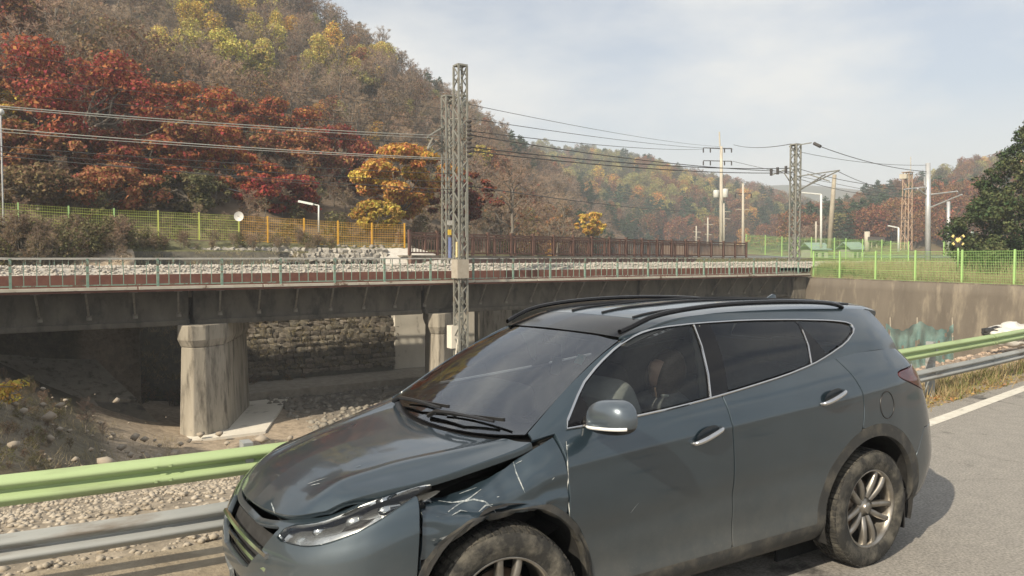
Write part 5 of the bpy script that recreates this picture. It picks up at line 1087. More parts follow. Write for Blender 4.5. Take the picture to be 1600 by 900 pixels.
# ---- side skin: columns run from the nose centre round the corner, along the flank, to the tail centre; rows from sill to shoulder
def col(x, rows): return [(x, y, z) if len(r) == 2 else r for r in rows for (y, z) in [r[:2]]]
SIDE = [
 [(.10,0,.20),(.03,0,.30),(.0,0,.42),(.0,0,.55),(.02,0,.64),(.05,0,.70),(.09,0,.735)],
 [(.13,.38,.20),(.06,.38,.30),(.03,.38,.42),(.03,.38,.55),(.055,.38,.64),(.09,.38,.70),(.13,.38,.735)],
 [(.22,.62,.20),(.15,.65,.30),(.12,.66,.42),(.13,.66,.55),(.16,.66,.65),(.20,.65,.73),(.25,.61,.775)],
 [(.38,.76,.20),(.32,.82,.30),(.30,.83,.42),(.31,.83,.56),(.34,.82,.70),(.37,.79,.80),(.40,.715,.85)],
 [(.60,.80,.20),(.58,.895,.31),(.58,.91,.43),(.59,.915,.60),(.60,.905,.77),(.61,.86,.87),(.62,.765,.905)],
 [(.96,.80,.20),(.96,.91,.32),(.96,.935,.45),(.96,.94,.64),(.96,.93,.83),(.96,.885,.95),(.96,.80,1.0)],
 [(1.32,.80,.20),(1.32,.90,.30),(1.31,.905,.45),(1.30,.93,.66),(1.30,.925,.88),(1.30,.89,1.02),(1.30,.815,1.10)],
 [(1.85,.80,.20),(1.85,.90,.29),(1.85,.90,.45),(1.85,.925,.68),(1.85,.928,.92),(1.85,.905,1.06),(1.85,.865,1.135)],
 [(2.42,.80,.20),(2.42,.90,.29),(2.42,.90,.46),(2.42,.925,.70),(2.42,.930,.97),(2.42,.905,1.10),(2.42,.86,1.185)],
 [(3.0,.80,.20),(3.0,.90,.30),(3.0,.905,.47),(3.0,.93,.72),(3.0,.933,1.01),(3.0,.90,1.15),(3.0,.835,1.25)],
 [(3.3,.80,.20),(3.3,.905,.30),(3.3,.92,.48),(3.3,.94,.74),(3.3,.937,1.03),(3.3,.895,1.18),(3.3,.82,1.29)],
 [(3.66,.80,.20),(3.66,.92,.32),(3.66,.945,.50),(3.66,.95,.76),(3.66,.935,1.04),(3.66,.895,1.20),(3.66,.80,1.325)],
 [(4.0,.80,.22),(4.0,.905,.34),(4.0,.935,.52),(4.0,.94,.78),(4.0,.92,1.03),(4.0,.882,1.20),(4.0,.785,1.33)],
 [(4.3,.77,.25),(4.32,.86,.36),(4.34,.895,.52),(4.34,.895,.75),(4.32,.87,1.0),(4.27,.83,1.18),(4.20,.74,1.315)],
 [(4.46,.64,.28),(4.52,.72,.38),(4.56,.765,.52),(4.56,.76,.74),(4.50,.73,.98),(4.43,.70,1.17),(4.34,.62,1.30)],
 [(4.56,.36,.28),(4.62,.38,.38),(4.66,.38,.52),(4.66,.38,.72),(4.59,.38,.96),(4.53,.37,1.15),(4.45,.35,1.29)],
 [(4.58,0,.28),(4.64,0,.38),(4.68,0,.52),(4.68,0,.72),(4.61,0,.96),(4.55,0,1.15),(4.47,0,1.29)]]
SG, SU, SV = patch(SIDE, .022, .016)
nS = SG.shape[:2]; SQ = grid_quads(*nS); SX, SY, SZ = SG[..., 0].ravel(), SG[..., 1].ravel(), SG[..., 2].ravel(); su, sv = SU.ravel(), SV.ravel()
# pressed feature lines: lower door swage and the shoulder crease
SY = SY - .012 * np.exp(-((SZ - (.60 + .035 * (SX - 1.3))) / .07) ** 2) * ((SX > 1.1) & (SX < 3.4)) * np.clip((SX - 1.1) / .3, 0, 1) * np.clip((3.4 - SX) / .3, 0, 1)
crl = .955 + .060 * (SX - 1.3)
SY = SY + .010 * np.exp(-(np.abs(SZ - crl) / .028)) * np.clip((SX - .9) / .4, 0, 1) * np.clip((4.3 - SX) / .3, 0, 1)
HUBF, HUBR, RW = (.985, .365), (3.675, .365), .365
archf = np.hypot(SX - HUBF[0], SZ - HUBF[1] * 1.0); archr = np.hypot(SX - HUBR[0], SZ - HUBR[1])
AR = .452
gap1 = lambda z: 1.305 + .02 * np.clip((.75 - z) / .4, 0, 1) - .012 * np.clip((z - .95) / .2, 0, 1)
gap2 = lambda z: 2.385 + .045 * np.clip((1.16 - z) / .6, 0, 1)
g3p = np.array([(.30, 3.17), (.45, 3.19), (.62, 3.27), (.74, 3.40), (.80, 3.495), (.90, 3.53), (1.02, 3.548), (1.12, 3.535), (1.22, 3.49), (1.30, 3.44), (1.40, 3.38)])
gap3 = lambda z: np.interp(z, g3p[:, 0], g3p[:, 1])
bumpR = lambda z: 4.02 + .22 * np.clip((z - .45) / .35, 0, 1)           # rear bumper joint
tail_poly = rounded([(3.88, 1.185), (4.33, 1.215), (4.62, 1.20), (4.66, .99), (4.5, .965), (4.30, 1.045)], 2)
fTail = np.where(su < 14.4, sdf(tail_poly, SX, SZ), -1)
head_uv = [(1.15, 4.25), (1.25, 5.35), (2.0, 5.80), (3.0, 5.9), (3.7, 5.86), (4.05, 5.74), (4.1, 5.55), (3.7, 5.2), (3.0, 4.6), (2.0, 4.3)]
fHead = sdf(rounded(head_uv, 1), su, sv) * .16
grille_uv = [(-1, 2.75), (-1, 5.45), (.95, 5.45), (1.08, 5.1), (.9, 3.6), (.6, 2.75)]
fGrille = sdf(grille_uv, su, sv) * .2
intake_uv = [(-1, 1.0), (-1, 2.3), (.9, 2.3), (1.25, 1.9), (1.1, 1.0)]
fIntake = sdf(intake_uv, su, sv) * .2
fog_uv = rounded([(1.7, 1.5), (1.75, 2.3), (2.55, 2.8), (2.7, 2.0), (2.4, 1.5)], 1)
fFog = sdf(fog_uv, su, sv) * .18
arch_out = AR + .075
sill = .345 + 0 * SX
G = .0055
lowclad = np.maximum(sill - SZ, np.maximum(AR + .032 - archf, arch_out - archr))      # >0 inside the plastic cladding
lowclad = np.where((su > 3.4) & (su < 12.8), lowclad, -1)
fender_f = np.minimum.reduce([(su - 3.82) * .2 - G, gap1(SZ) - SX - G, -lowclad - .001, -fHead - G])
SIDEPANELS = {
 'front_wing': fender_f,
 'front_door': np.minimum.reduce([SX - gap1(SZ) - G, gap2(SZ) - SX - G, -lowclad - .001]),
 'rear_door': np.minimum.reduce([SX - gap2(SZ) - G, gap3(SZ) - SX - G, -lowclad - .001]),
 'quarter_panel': np.minimum.reduce([SX - gap3(SZ) - G, -lowclad - .001, -fTail - G, np.maximum(bumpR(SZ) - SX, SZ - .80) - G, 14.0 - su]),
 'wheel_arch_cladding': np.minimum.reduce([lowclad, archf - AR, archr - AR]),
 'headlight_lens': fHead - .004,
 'tail_lamp': fTail - .004,
}
def dent(V):
    """collision damage of the near front corner: pushed in, folded and pulled down"""
    out = []
    for x, y, z in V:
        w = math.exp(-((x - .62) / .34) ** 2) * math.exp(-((z - .76) / .30) ** 2)
        w2 = math.exp(-((x - .92) / .42) ** 2) * math.exp(-((z - .80) / .34) ** 2)
        fold = abs(nz(x * 4.2 + z * 2.1, z * 5.5, 3.1)) - .22; fold2 = abs(nz(x * 9 + 5, z * 8 - x * 4, 1.7)) - .2
        z += .045 * max(0., min(1., (.72 - x) / .2)) * (1 if z > .3 else 0); y += -.045 * w + w2 * (.075 * fold + .032 * fold2); z += -.095 * w2 * min(1, max(0, (z - .80) / .10)); x += .03 * w
        out.append((x, y, z))
    return out
sidecols = {}
for s in (1, -1):
    for name, f in SIDEPANELS.items():
        V, F = clip(np.stack([SX, SY, SZ], 1), SQ, f)
        if not F: continue
        if s == 1 and name in ('front_wing',): V = dent(V)
        if s == 1 and name == 'wheel_arch_cladding': V = [tuple(q) for q in dent(V)]
        if s == 1 and name == 'headlight_lens': V = [(x + .012, y - .01, z + .048) for x, y, z in V]
        V = [(x, -s * y, z) for x, y, z in V]; F = orient(V, F)
        m = {'wheel_arch_cladding': CLAD, 'headlight_lens': LENS, 'tail_lamp': REDLENS}.get(name, PAINT)
        V, F = flange(V, F, .02 if name != 'wheel_arch_cladding' else .03, .008 if 'door' in name else .005)
        lab = None
        if s == 1 and name == 'front_wing': m = SCUFF; lab = 'crumpled front wing with white scrape marks'
        sidecols[(name, s)] = part(name, V, F, m, label=lab)
# bumpers: both halves in one mesh each
def two_sided(f):
    V, F = clip(np.stack([SX, SY, SZ], 1), SQ, f); n = len(V)
    V2 = [(x, -y, z) for x, y, z in V] + [(x, y, z) for x, y, z in V]
    return V2, orient(V2[:n], F) + [tuple(i + n for i in f2) for f2 in orient(V2[n:], F)]
V, F = two_sided(np.minimum.reduce([(3.80 - su) * .2, -fHead - G, -fGrille, -fIntake, -fFog]))
V = [(x, y, z) if y > -.15 else tuple(np.array((x, y, z)) + np.array((.015, .02, .048)) * min(1, (-.15 - y) / .35)) for x, y, z in V]
V, F = flange(V, F); part('front_bumper', V, F, PAINT)
V, F = two_sided(np.minimum.reduce([np.minimum(SX - bumpR(SZ), .80 - SZ) - .002, -lowclad - .001, archr - AR, (su - 12) * .3, -fTail - G])); V, F = flange(V, F); part('rear_bumper', V, F, PAINT)
V, F = two_sided(np.minimum.reduce([SZ - .80 - G, su - 14.0, -fTail - G])); V, F = flange(V, F); part('tailgate', V, F, PAINT)
# dark shell just inside the skin so that joints read black
shell = np.minimum.reduce([archf - AR - .02, archr - AR - .02])
def offs(d):
    g = np.stack([SX, SY, SZ], 1).reshape(*nS, 3); du = np.gradient(g, axis=0); dv = np.gradient(g, axis=1); nn = np.cross(du, dv); nn /= np.maximum(np.linalg.norm(nn, axis=2), 1e-9)[..., None]
    s = np.sign((nn * (g - np.array((2.3, 0, .75)))).sum()); return (g - nn * s * d).reshape(-1, 3)
IN = offs(.035)
shell = np.minimum(shell, np.maximum(1.12 - SX, .55 - SZ) * -1 + 0 * SX) if False else shell
V, F = clip(IN, SQ, np.minimum.reduce([shell, -fHead, -fGrille, np.maximum(SX - 1.22, .55 - SZ)])); n = len(V)
V = [(x, -max(y, .0), z) for x, y, z in V] + [(x, max(y, .0), z) for x, y, z in V]; F = F + [tuple(i + n for i in reversed(f)) for f in F]
part('inner_shell', V, F, DARK_INNER)
# grille with bars, intake mesh, lamp innards
def inset(f, d): 
    I = offs(d); V, F = clip(I, SQ, f); n = len(V); return [(x, -y, z) for x, y, z in V] + [(x, y, z) for x, y, z in V], F + [tuple(i + n for i in reversed(q)) for q in F]
V, F = inset(fGrille + .01, .05); gr = part('grille', V, F, DARK_INNER)
V, F = inset(fIntake + .01, .05); part('air_intake', V, F, DARK_INNER)
V, F = inset(fFog + .01, .04); nh = len(V) // 2; fh = len(F) // 2
part('fog_lamp_recess', V[:nh], F[:fh], BLACK_TRIM); part('fog_lamp_recess', V[nh:], [tuple(i - nh for i in f) for f in F[fh:]], BLACK_TRIM)
for zz in (.50, .565, .63):
    mb = MB(); mb.tube([(.035 + .12 * abs(y) ** 2.2, y, zz) for y in np.linspace(-.40, .40, 17)], .014, 6); part_mb('grille_bar', mb, CHROME, gr)
for s in (1, -1):
    mb = MB(); mb.lathe([(0, -.004), (.035, -.003), (.045, 0), (.045, .03)], (0, 0, 0), 'x', 16)
    part('fog_lamp', [(p[0] + .19, p[1] - s * .70, p[2] + .40) for p in mb.v], mb.f, LENS)
CHROME_DULL = mat('lamp_reflector', (.75, .76, .76), rough=.22, metal=.9, col2=(.5, .5, .5), scale=14)
for s in (1, -1):
    Vi, Fi = clip(IN + np.array((.03, 0, -.02)), SQ, fHead + .012); V = [(x, -s * (y - .03), z + (.048 if s == 1 else 0)) for x, y, z in Vi]
    hb = part('headlight_bowl', V, orient(V, Fi), CHROME_DULL)
    for k, (x, y, z, r) in enumerate(((.26, .52, .690, .036), (.37, .64, .745, .040), (.48, .73, .80, .030))):
        mb = MB(True); c = Vector((x, -s * y, z + (.045 if s == 1 else 0))); mb.lathe([(0.001, -.045), (r * .55, -.038), (r * .9, -.015), (r, .0), (r * 1.06, .0), (r * 1.06, .05)], c, 'x', 20)
        part_mb('lamp_projector', mb, CHROME if k != 1 else CHROME_DULL, hb)
    mb = MB(); mb.tube([(.62, -s * .80, .87), (.50, -s * .74, .80), (.40, -s * .70, .73)], .02, 6); part_mb('lamp_bracket', mb, BLACK_TRIM, hb)
# torn black bracket and splintered lens pieces at the struck corner
mb = MB()
for a, b, w in (((.60, -.78, .86), (.53, -.82, .74), .04), ((.56, -.80, .80), (.63, -.83, .72), .03)): mb.bar(a, b, w, .012)
part_mb('broken_bracket', mb, BLACK_TRIM, smooth=False)
# ---- bonnet
HOOD = [
 [(.25,.61,.775),(.175,.50,.752),(.13,.38,.738),(.10,.19,.736),(.09,0,.736)],
 [(.385,.705,.850),(.30,.56,.848),(.262,.40,.842),(.235,.2,.842),(.225,0,.845)],
 [(.62,.765,.908),(.55,.60,.925),(.50,.42,.935),(.465,.2,.940),(.455,0,.944)],
 [(.90,.790,.985),(.84,.63,.992),(.79,.45,.998),(.76,.22,1.004),(.75,0,1.006)],
 [(1.17,.805,1.068),(1.12,.66,1.055),(1.06,.47,1.043),(1.02,.23,1.036),(1.0,0,1.034)]]
HG, HU, HV = patch(HOOD, .025, .025); nH = HG.shape[:2]
HV3 = []
for s in (1, -1):
    g = HG.reshape(-1, 3).copy()
    yc = .50 + .16 * np.clip((g[:, 0] - .2) / .9, 0, 1)
    g[:, 2] += .011 * np.exp(-((g[:, 1] - yc) / .045) ** 2) * np.clip((g[:, 0] - .2) / .15, 0, 1)
    g[:, 1] *= -s; HV3.append(g)
q = grid_quads(*nH); n = len(HV3[0]); V = np.concatenate(HV3); F = orient(HV3[0], [tuple(map(int, k)) for k in q]) + [tuple(int(i) + n for i in f) for f in orient(HV3[1], [tuple(map(int, k)) for k in q])]
pop = []
for x, y, z in V:
    near = min(1, max(0, (.45 - y) / 1.1)); front = min(1, max(0, (1.1 - x) / .8))
    z += .080 * near * front
    d = math.hypot((x - .30), (y + .30) * .8); z -= .012 * math.exp(-(d / .12) ** 2) * near
    z += .006 * near * front * nz(x * 6, y * 6, 2.2)
    pop.append((x, y, z))
V, F = flange(pop, F, .03, .005); part('bonnet', V, F, PAINT, label='bonnet sprung up along its near edge')
mb = MB(); mb.add([(.35, -.72, .80), (1.2, -.78, 1.02), (1.2, .78, 1.0), (.35, .72, .78), (.2, -.5, .68), (.2, .5, .68)], [(0, 1, 2, 3), (4, 0, 3, 5)]); part_mb('engine_bay', mb, DARK_INNER)
mb = MB(); mb.add([(.96, -.70, 1.01), (.96, .70, 1.01), (1.24, .74, 1.06), (1.24, -.74, 1.06)], [(0, 1, 2, 3)]); mb.box((1.12, 0, 1.0), (.3, 1.5, .02)); part_mb('cowl', mb, BLACK_TRIM)

# ---- windscreen, roof
WS = [
 [(1.185,.735,1.090),(1.115,.53,1.066),(1.06,.27,1.052),(1.045,0,1.046)],
 [(1.375,.695,1.215),(1.30,.50,1.202),(1.25,.25,1.195),(1.235,0,1.192)],
 [(1.64,.635,1.375),(1.57,.46,1.372),(1.53,.23,1.372),(1.515,0,1.372)],
 [(1.905,.575,1.498),(1.86,.42,1.512),(1.825,.21,1.520),(1.815,0,1.524)]]
WG, _, _ = patch(WS, .03, .03)
def mirrored(G_):
    a = G_.reshape(-1, 3); A = a * np.array((1, -1, 1)); B = a.copy(); q = [tuple(map(int, k)) for k in grid_quads(*G_.shape[:2])]
    return np.concatenate([A, B]), orient(A, q) + [tuple(i + len(A) for i in f) for f in orient(B, q)]
V, F = mirrored(WG); part('windscreen', V, F, GLASS)
# ceramic black border of the screen
V, F = mirrored(WG - np.array((0, 0, .006)))
fy = np.abs(V[:, 1]); edge = np.interp(V[:, 2], [1.05, 1.1, 1.5], [.72, .735, .575]); fr = V[:, 0]
lowb = V[:, 2] - (1.098 + .035 * (fy / .7) ** 2); topb = 1.500 - .028 * (fy / .57) ** 2 - V[:, 2]; sideb = edge - .028 - fy
fb = -np.minimum.reduce([lowb, topb, sideb]); Vb, Fb = clip(V, np.array([f for f in F if len(f) == 4]), fb); part('windscreen_border', Vb, Fb, GLOSS_BLACK)
RF = [
 [(1.935,.598,1.500),(1.905,.575,1.506),(1.862,.42,1.520),(1.828,.21,1.528),(1.815,0,1.532)],
 [(2.15,.606,1.572),(2.13,.56,1.580),(2.10,.42,1.592),(2.07,.21,1.600),(2.06,0,1.603)],
 [(2.6,.610,1.612),(2.6,.56,1.622),(2.6,.42,1.636),(2.6,.21,1.648),(2.6,0,1.652)],
 [(3.2,.604,1.614),(3.2,.56,1.626),(3.2,.42,1.645),(3.2,.21,1.658),(3.2,0,1.662)],
 [(3.8,.585,1.596),(3.8,.54,1.610),(3.8,.42,1.628),(3.8,.21,1.641),(3.8,0,1.645)],
 [(4.15,.555,1.575),(4.17,.52,1.588),(4.22,.40,1.604),(4.27,.2,1.614),(4.29,0,1.617)]]
RG, RU, RV = patch(RF, .035, .03)
V, F = mirrored(RG); fq = np.array(F)
sun_u = np.concatenate([RU.ravel(), RU.ravel()]); sun_v = np.concatenate([RV.ravel(), RV.ravel()])
Vs, Fs = clip(V, fq, np.minimum((1.02 - sun_u) * .25, (sun_v - 1.0) * .1)); part('sunroof_glass', Vs, Fs, GLOSS_BLACK)
Vs, Fs = clip(V, fq, -np.minimum((1.02 - sun_u) * .25, (sun_v - 1.0) * .1) - .003); Vs, Fs = flange(Vs, Fs, .012); part('roof', Vs, Fs, PAINT)
def roof_z(x, y):
    d = (V[:, 0] - x) ** 2 + (V[:, 1] - y) ** 2; k = np.argsort(d)[:4]; w = 1 / (d[k] + 1e-6); return float((V[k, 2] * w).sum() / w.sum())
ROOFV = V
for y in (.43, .15, -.15, -.43):
    xs = np.linspace(2.12, 4.1, 30); mb = MB()
    for a, b in zip(xs[:-1], xs[1:]): pass
    top = [Vector((x, y, roof_z(x, y) + .004)) for x in xs]; mb.tube(top, .0085, 5); part_mb('roof_groove_strip', mb, BLACK_TRIM)
for s in (1, -1):
    pts = [(1.90, .575, 1.535), (1.97, .592, 1.562), (2.10, .60, 1.607), (2.3, .605, 1.638), (2.6, .606, 1.658), (2.95, .605, 1.664), (3.3, .60, 1.658), (3.6, .592, 1.643), (3.75, .585, 1.625), (3.82, .582, 1.605)]
    V2 = hermite(np.array(pts), np.arange(len(pts), dtype=float), np.linspace(0, len(pts) - 1, 40)); mb = MB(True)
    n8 = 8; VV = []
    for i, p in enumerate(V2):
        w = .018
        for k in range(n8): a = 2 * pi * k / n8; VV.append((p[0], -s * (p[1] + w * cos(a)), p[2] + .015 * sin(a)))
    FF = [(i * n8 + k, i * n8 + (k + 1) % n8, (i + 1) * n8 + (k + 1) % n8, (i + 1) * n8 + k) for i in range(len(V2) - 1) for k in range(n8)]
    part('roof_rail', VV, FF if s == 1 else [tuple(reversed(f)) for f in FF], GLOSS_BLACK)
# ---- greenhouse side
GB = [(1.185,.800,1.075),(1.45,.835,1.115),(1.85,.865,1.135),(2.42,.86,1.185),(3.0,.835,1.25),(3.3,.82,1.29),(3.66,.80,1.325),(4.0,.785,1.33),(4.20,.74,1.315)]
GT = [(1.195,.745,1.098),(1.56,.660,1.332),(1.925,.600,1.505),(2.42,.612,1.602),(3.0,.607,1.615),(3.3,.603,1.611),(3.66,.592,1.601),(4.0,.57,1.588),(4.15,.555,1.575)]
GREEN = []
for b, t, k in zip(GB, GT, (0.2, .7, 1, 1, 1, 1, 1, .9, .7)):
    b, t = np.array(b), np.array(t); row = []
    for s in (0, .25, .5, .75, .92, 1): 
        p = b + (t - b) * s; p[1] += .038 * k * 4 * s * (1 - s) * (1 if s < .9 else 1.0); row.append(tuple(p))
    GREEN.append(row)
GG, GU, GV = patch(GREEN, .02, .014); nG = GG.shape[:2]; GQ = grid_quads(*nG); g = GG.reshape(-1, 3); GX, GZ = g[:, 0], g[:, 2]
DLO = rounded([(1.345,1.112),(1.532,1.288),(1.686,1.384),(1.843,1.465),(1.998,1.522),(2.142,1.551),(2.4,1.566),(2.8,1.567),(3.223,1.553),(3.55,1.534),(3.70,1.518),(3.752,1.500),(3.735,1.462),(3.578,1.394),(3.351,1.328),(3.198,1.290),(2.933,1.246),(2.557,1.204),(2.284,1.176),(2.017,1.153),(1.7,1.131),(1.45,1.118)], 1)
fD = sdf(DLO, GX, GZ)
def line(a, b):  # positive on the rear side of the line a->b (a top, b bottom)
    a, b = np.array(a), np.array(b); e = b - a; nrm = np.array((-e[1], e[0])) / np.linalg.norm(e); return (GX - a[0]) * nrm[0] + (GZ - a[1]) * nrm[1]
lB1 = line((2.372, 1.56), (2.288, 1.17)); lB2 = line((2.50, 1.56), (2.435, 1.18)); lC1 = line((3.245, 1.56), (3.185, 1.28)); lC2 = line((3.223, 1.56), (3.365, 1.325)); lS = line((1.50, 1.30), (1.53, 1.10))
W_F = np.minimum.reduce([fD - .010, -lB1 - .003, lS - .004]); W_R = np.minimum.reduce([fD - .010, lB2, -lC1 - .003, -lC2 - .014]); W_Q = np.minimum.reduce([fD - .010, lC2])
for s in (1, -1):
    def put(name, f, m, d=0.0, fl=None):
        V, F = clip(g, GQ, f)
        V = [(x, -s * (y - d), z) for x, y, z in V]; F = orient(V, F)
        if fl: V, F = flange(V, F, fl)
        return part(name, V, F, m)
    put('window_frame', -fD, PAINT, 0, .012)
    put('pillar_trim', np.minimum.reduce([fD, -W_F, -W_R, -W_Q]), GLOSS_BLACK, .004)
    put('front_window', W_F, TINT_F, .006); put('rear_window', W_R, TINT, .006); put('quarter_window', W_Q, TINT, .006)
    # bright strip round the window opening
    def onsurf(x, z):
        k = int(np.argmin((GX - x) ** 2 + (GZ - z) ** 2)); i, j = divmod(k, nG[1]); i0, i1 = max(i - 1, 0), min(i + 1, nG[0] - 1); j0, j1 = max(j - 1, 0), min(j + 1, nG[1] - 1)
        du, dv = GG[i1, j] - GG[i0, j], GG[i, j1] - GG[i, j0]; A = np.array([[du[0], dv[0]], [du[2], dv[2]]]); r = np.linalg.lstsq(A, np.array([x - g[k, 0], z - g[k, 2]]), rcond=None)[0]
        r = np.clip(r, -1, 1); return g[k] + du * r[0] + dv * r[1]
    pts = [onsurf(*p) for p in DLO]; mb = MB(True); P = [Vector((p[0], -s * (p[1] + .004), p[2])) for p in pts]; P.append(P[0]); mb.tube(P, .0065, 6, False); part_mb('window_trim', mb, CHROME)
    mb = MB(True); mb.tube([Vector((x, -s * (onsurf(x, z)[1] + .003), z)) for x, z in ((2.376, 1.555), (2.350, 1.44), (2.318, 1.30), (2.293, 1.18))], .007, 6); part_mb('pillar_strip', mb, CHROME)
    mb = MB(True); mb.tube([Vector((x, -s * (onsurf(x, z)[1] + .001), z)) for x, z in ((3.232, 1.49), (3.215, 1.40), (3.192, 1.293))], .005, 6); part_mb('pillar_strip', mb, CHROME)
# ---- rear screen, spoiler, fin
HT = []
for b, t in (((4.20,.74,1.315),(4.15,.555,1.575)), ((4.34,.62,1.30),(4.19,.50,1.586)), ((4.45,.35,1.29),(4.25,.30,1.604)), ((4.47,0,1.29),(4.29,0,1.617))):
    b, t = np.array(b), np.array(t); HT.append([tuple(b + (t - b) * s + np.array((.03, 0, 0)) * 4 * s * (1 - s)) for s in (0, .5, 1)])
TG, _, _ = patch(HT, .04, .04); V, F = mirrored(TG); part('rear_screen', V, F, GLOSS_BLACK)
mb = MB(True); prof = []
for y in np.linspace(-.56, .56, 23):
    k = abs(y) / .56; x0 = 4.10 - .10 * k ** 2; x1 = 4.43 - .20 * k ** 3; z0 = 1.622 - .045 * k ** 2; prof.append([(x0, y, z0), ((x0 + x1) / 2, y, z0 + .006), (x1, y, z0 - .012), (x1 + .006, y, z0 - .03), (x1 - .03, y, z0 - .10 if k > .93 else z0 - .05), (x0, y, z0 - .06)])
VV = [p for r in prof for p in r]; FF = [(i * 6 + k, i * 6 + (k + 1) % 6, (i + 1) * 6 + (k + 1) % 6, (i + 1) * 6 + k) for i in range(22) for k in range(6)] + [tuple(range(6)), tuple(22 * 6 + k for k in range(5, -1, -1))]
part('spoiler', VV, FF, PAINT)
mb = MB(True); A = []
for i, (x, h) in enumerate(((3.70, 0), (3.74, .025), (3.79, .05), (3.83, .066), (3.86, .06), (3.87, .0))):
    zb = roof_z(x, 0); wdt = .03 * (1 - abs(x - 3.79) / .14)
    A += [(x, -wdt, zb - .005), (x, -.006, zb + h), (x, .006, zb + h), (x, wdt, zb - .005)]
part('antenna_fin', A, [(i * 4 + k, i * 4 + k + 1, (i + 1) * 4 + k + 1, (i + 1) * 4 + k) for i in range(5) for k in range(3)], PAINT)

def side_y(x, z):
    d = (SX - x) ** 2 + (SZ - z) ** 2; k = np.argsort(d)[:4]; w = 1 / (d[k] + 1e-6); return float((SY[k] * w).sum() / w.sum())
# ---- handles, mirrors, fuel flap, wipers
for s in (1, -1):
    for (x, z), nm in (((2.20, 1.000), 'front_door'), ((3.245, 1.103), 'rear_door')):
        par = sidecols[(nm, s)]
        yb = .935
        pts = np.array([(x - .105, .925, z - .035), (x - .09, .958, z - .027), (x - .04, .972, z - .010), (x + .03, .970, z + .010), (x + .085, .958, z + .024), (x + .105, .925, z + .028)])
        P = hermite(pts, np.arange(6.), np.linspace(0, 5, 22)); mb = MB(True); mb.tube([Vector((p[0], -s * p[1], p[2])) for p in P], [.011 + .004 * sin(pi * i / 21) for i in range(22)], 8)
        part_mb('handle', mb, CHROME, par)
        mb = MB(True); VV = []
        for i in range(6):
            for k in range(20): a = 2 * pi * k / 20; r = i / 5; VV.append((x + .085 * r * cos(a) + .0, -s * (.9375 + .004 - .001 * r), z + .005 + .04 * r * sin(a) + .2 * .085 * r * cos(a)))
        FF = [(i * 20 + k, i * 20 + (k + 1) % 20, (i + 1) * 20 + (k + 1) % 20, (i + 1) * 20 + k) for i in range(5) for k in range(20)]
        part('handle_recess', VV, FF, mat('recess_shade_paint', (.008, .013, .019), rough=.4, coat=.6), par)  # body colour darkened to stand for the shade inside the handle cup
    if s == -1: continue        # the far mirror is gone
    # mirror: swept shell, body colour above, black below, bright repeater strip
    c = np.array((1.465, 1.035, 1.190))
    def shell_pt(a, b, k=1.0):   # a longitude, b latitude -> super-ellipsoid
        ca, sa, cb, sb = cos(a), sin(a), cos(b), sin(b); sg = lambda v, e: math.copysign(abs(v) ** e, v)
        X = sg(ca, .75) * sg(cb, .7); Yq = sg(sa, .75) * sg(cb, .7); Zq = sg(sb, .8)
        x = X * .085 * (1.05 if X < 0 else .55); y = Yq * .135 * (1 - .10 * Zq); z = Zq * .083 + .012 * Yq; x += .045 * Yq * 0 + .03 * (Yq + 1) * .5
        return c + np.array((x * k, y * k, z * k))
    NA, NB = 40, 24; VV = [shell_pt(2 * pi * i / NA, -pi / 2 + pi * j / NB) for j in range(NB + 1) for i in range(NA)]
    FFu, FFl = [], []
    for j in range(NB):
        for i in range(NA):
            f = (j * NA + i, j * NA + (i + 1) % NA, (j + 1) * NA + (i + 1) % NA, (j + 1) * NA + i); (FFl if j < 8 else FFu).append(f)
    W = [(p[0], -s * p[1], p[2]) for p in VV]
    def sub(F_): 
        us = sorted({i for f in F_ for i in f}); mp = {k: i for i, k in enumerate(us)}; return [W[k] for k in us], [tuple(mp[i] for i in (f if s == -1 else reversed(f))) for f in F_]
    a_, b_ = sub(FFu); mirror = part('mirror', a_, b_, mat('mirror_shell_paint', (.10, .125, .15), rough=.3, metal=.6, coat=1))
    a_, b_ = sub(FFl); part('mirror_base', a_, b_, BLACK_TRIM, mirror)
    b0 = -pi / 2 + pi * 8.3 / NB; P = [shell_pt(a, b0, 1.012) for a in np.linspace(pi * .62, pi * 1.28, 16)]; mb = MB(True); mb.tube([Vector((p[0], -s * p[1], p[2])) for p in P], .008, 6); part_mb('indicator_strip', mb, mat('repeater_lens', (.8, .8, .78), rough=.15, coat=1), mirror)
    mb = MB(True); mb.tube([(1.50, -s * .80, 1.13), (1.485, -s * .88, 1.135), (1.48, -s * .96, 1.145)], [.035, .03, .028], 10); part_mb('mirror_arm', mb, BLACK_TRIM, mirror)
    ring = MB(True); cx, cz = 3.79, 1.0
    ring.tube([Vector((cx + .075 * cos(a), -s * (side_y(cx + .075 * cos(a), cz + .085 * sin(a)) + .001), cz + .085 * sin(a))) for a in np.linspace(0, 2 * pi, 33)], .0032, 5, False)
    if s == 1: part_mb('fuel_flap_seam', ring, BLACK_TRIM)
def wiper(x0, y0, x1, y1):
    mb = MB(True)
    a = Vector((x0, y0, 1.075)); b = Vector((x1, y1, 1.125)); mid = (a + b) / 2 + Vector((-.03, 0, .03))
    mb.tube([a, a * .7 + mid * .3 + Vector((0, 0, .02)), mid, b], [.014, .012, .010, .007], 6); part_mb('wiper', mb, BLACK_TRIM)
    mb = MB(); mb.bar(mid + (a - mid) * .55 + Vector((.03, 0, .005)), b + (b - a) * .12 + Vector((.01, 0, .01)), .012, .016); part_mb('wiper_blade', mb, BLACK_TRIM)
wiper(1.10, .62, 1.10, -.02); wiper(1.06, .05, 1.14, -.52)

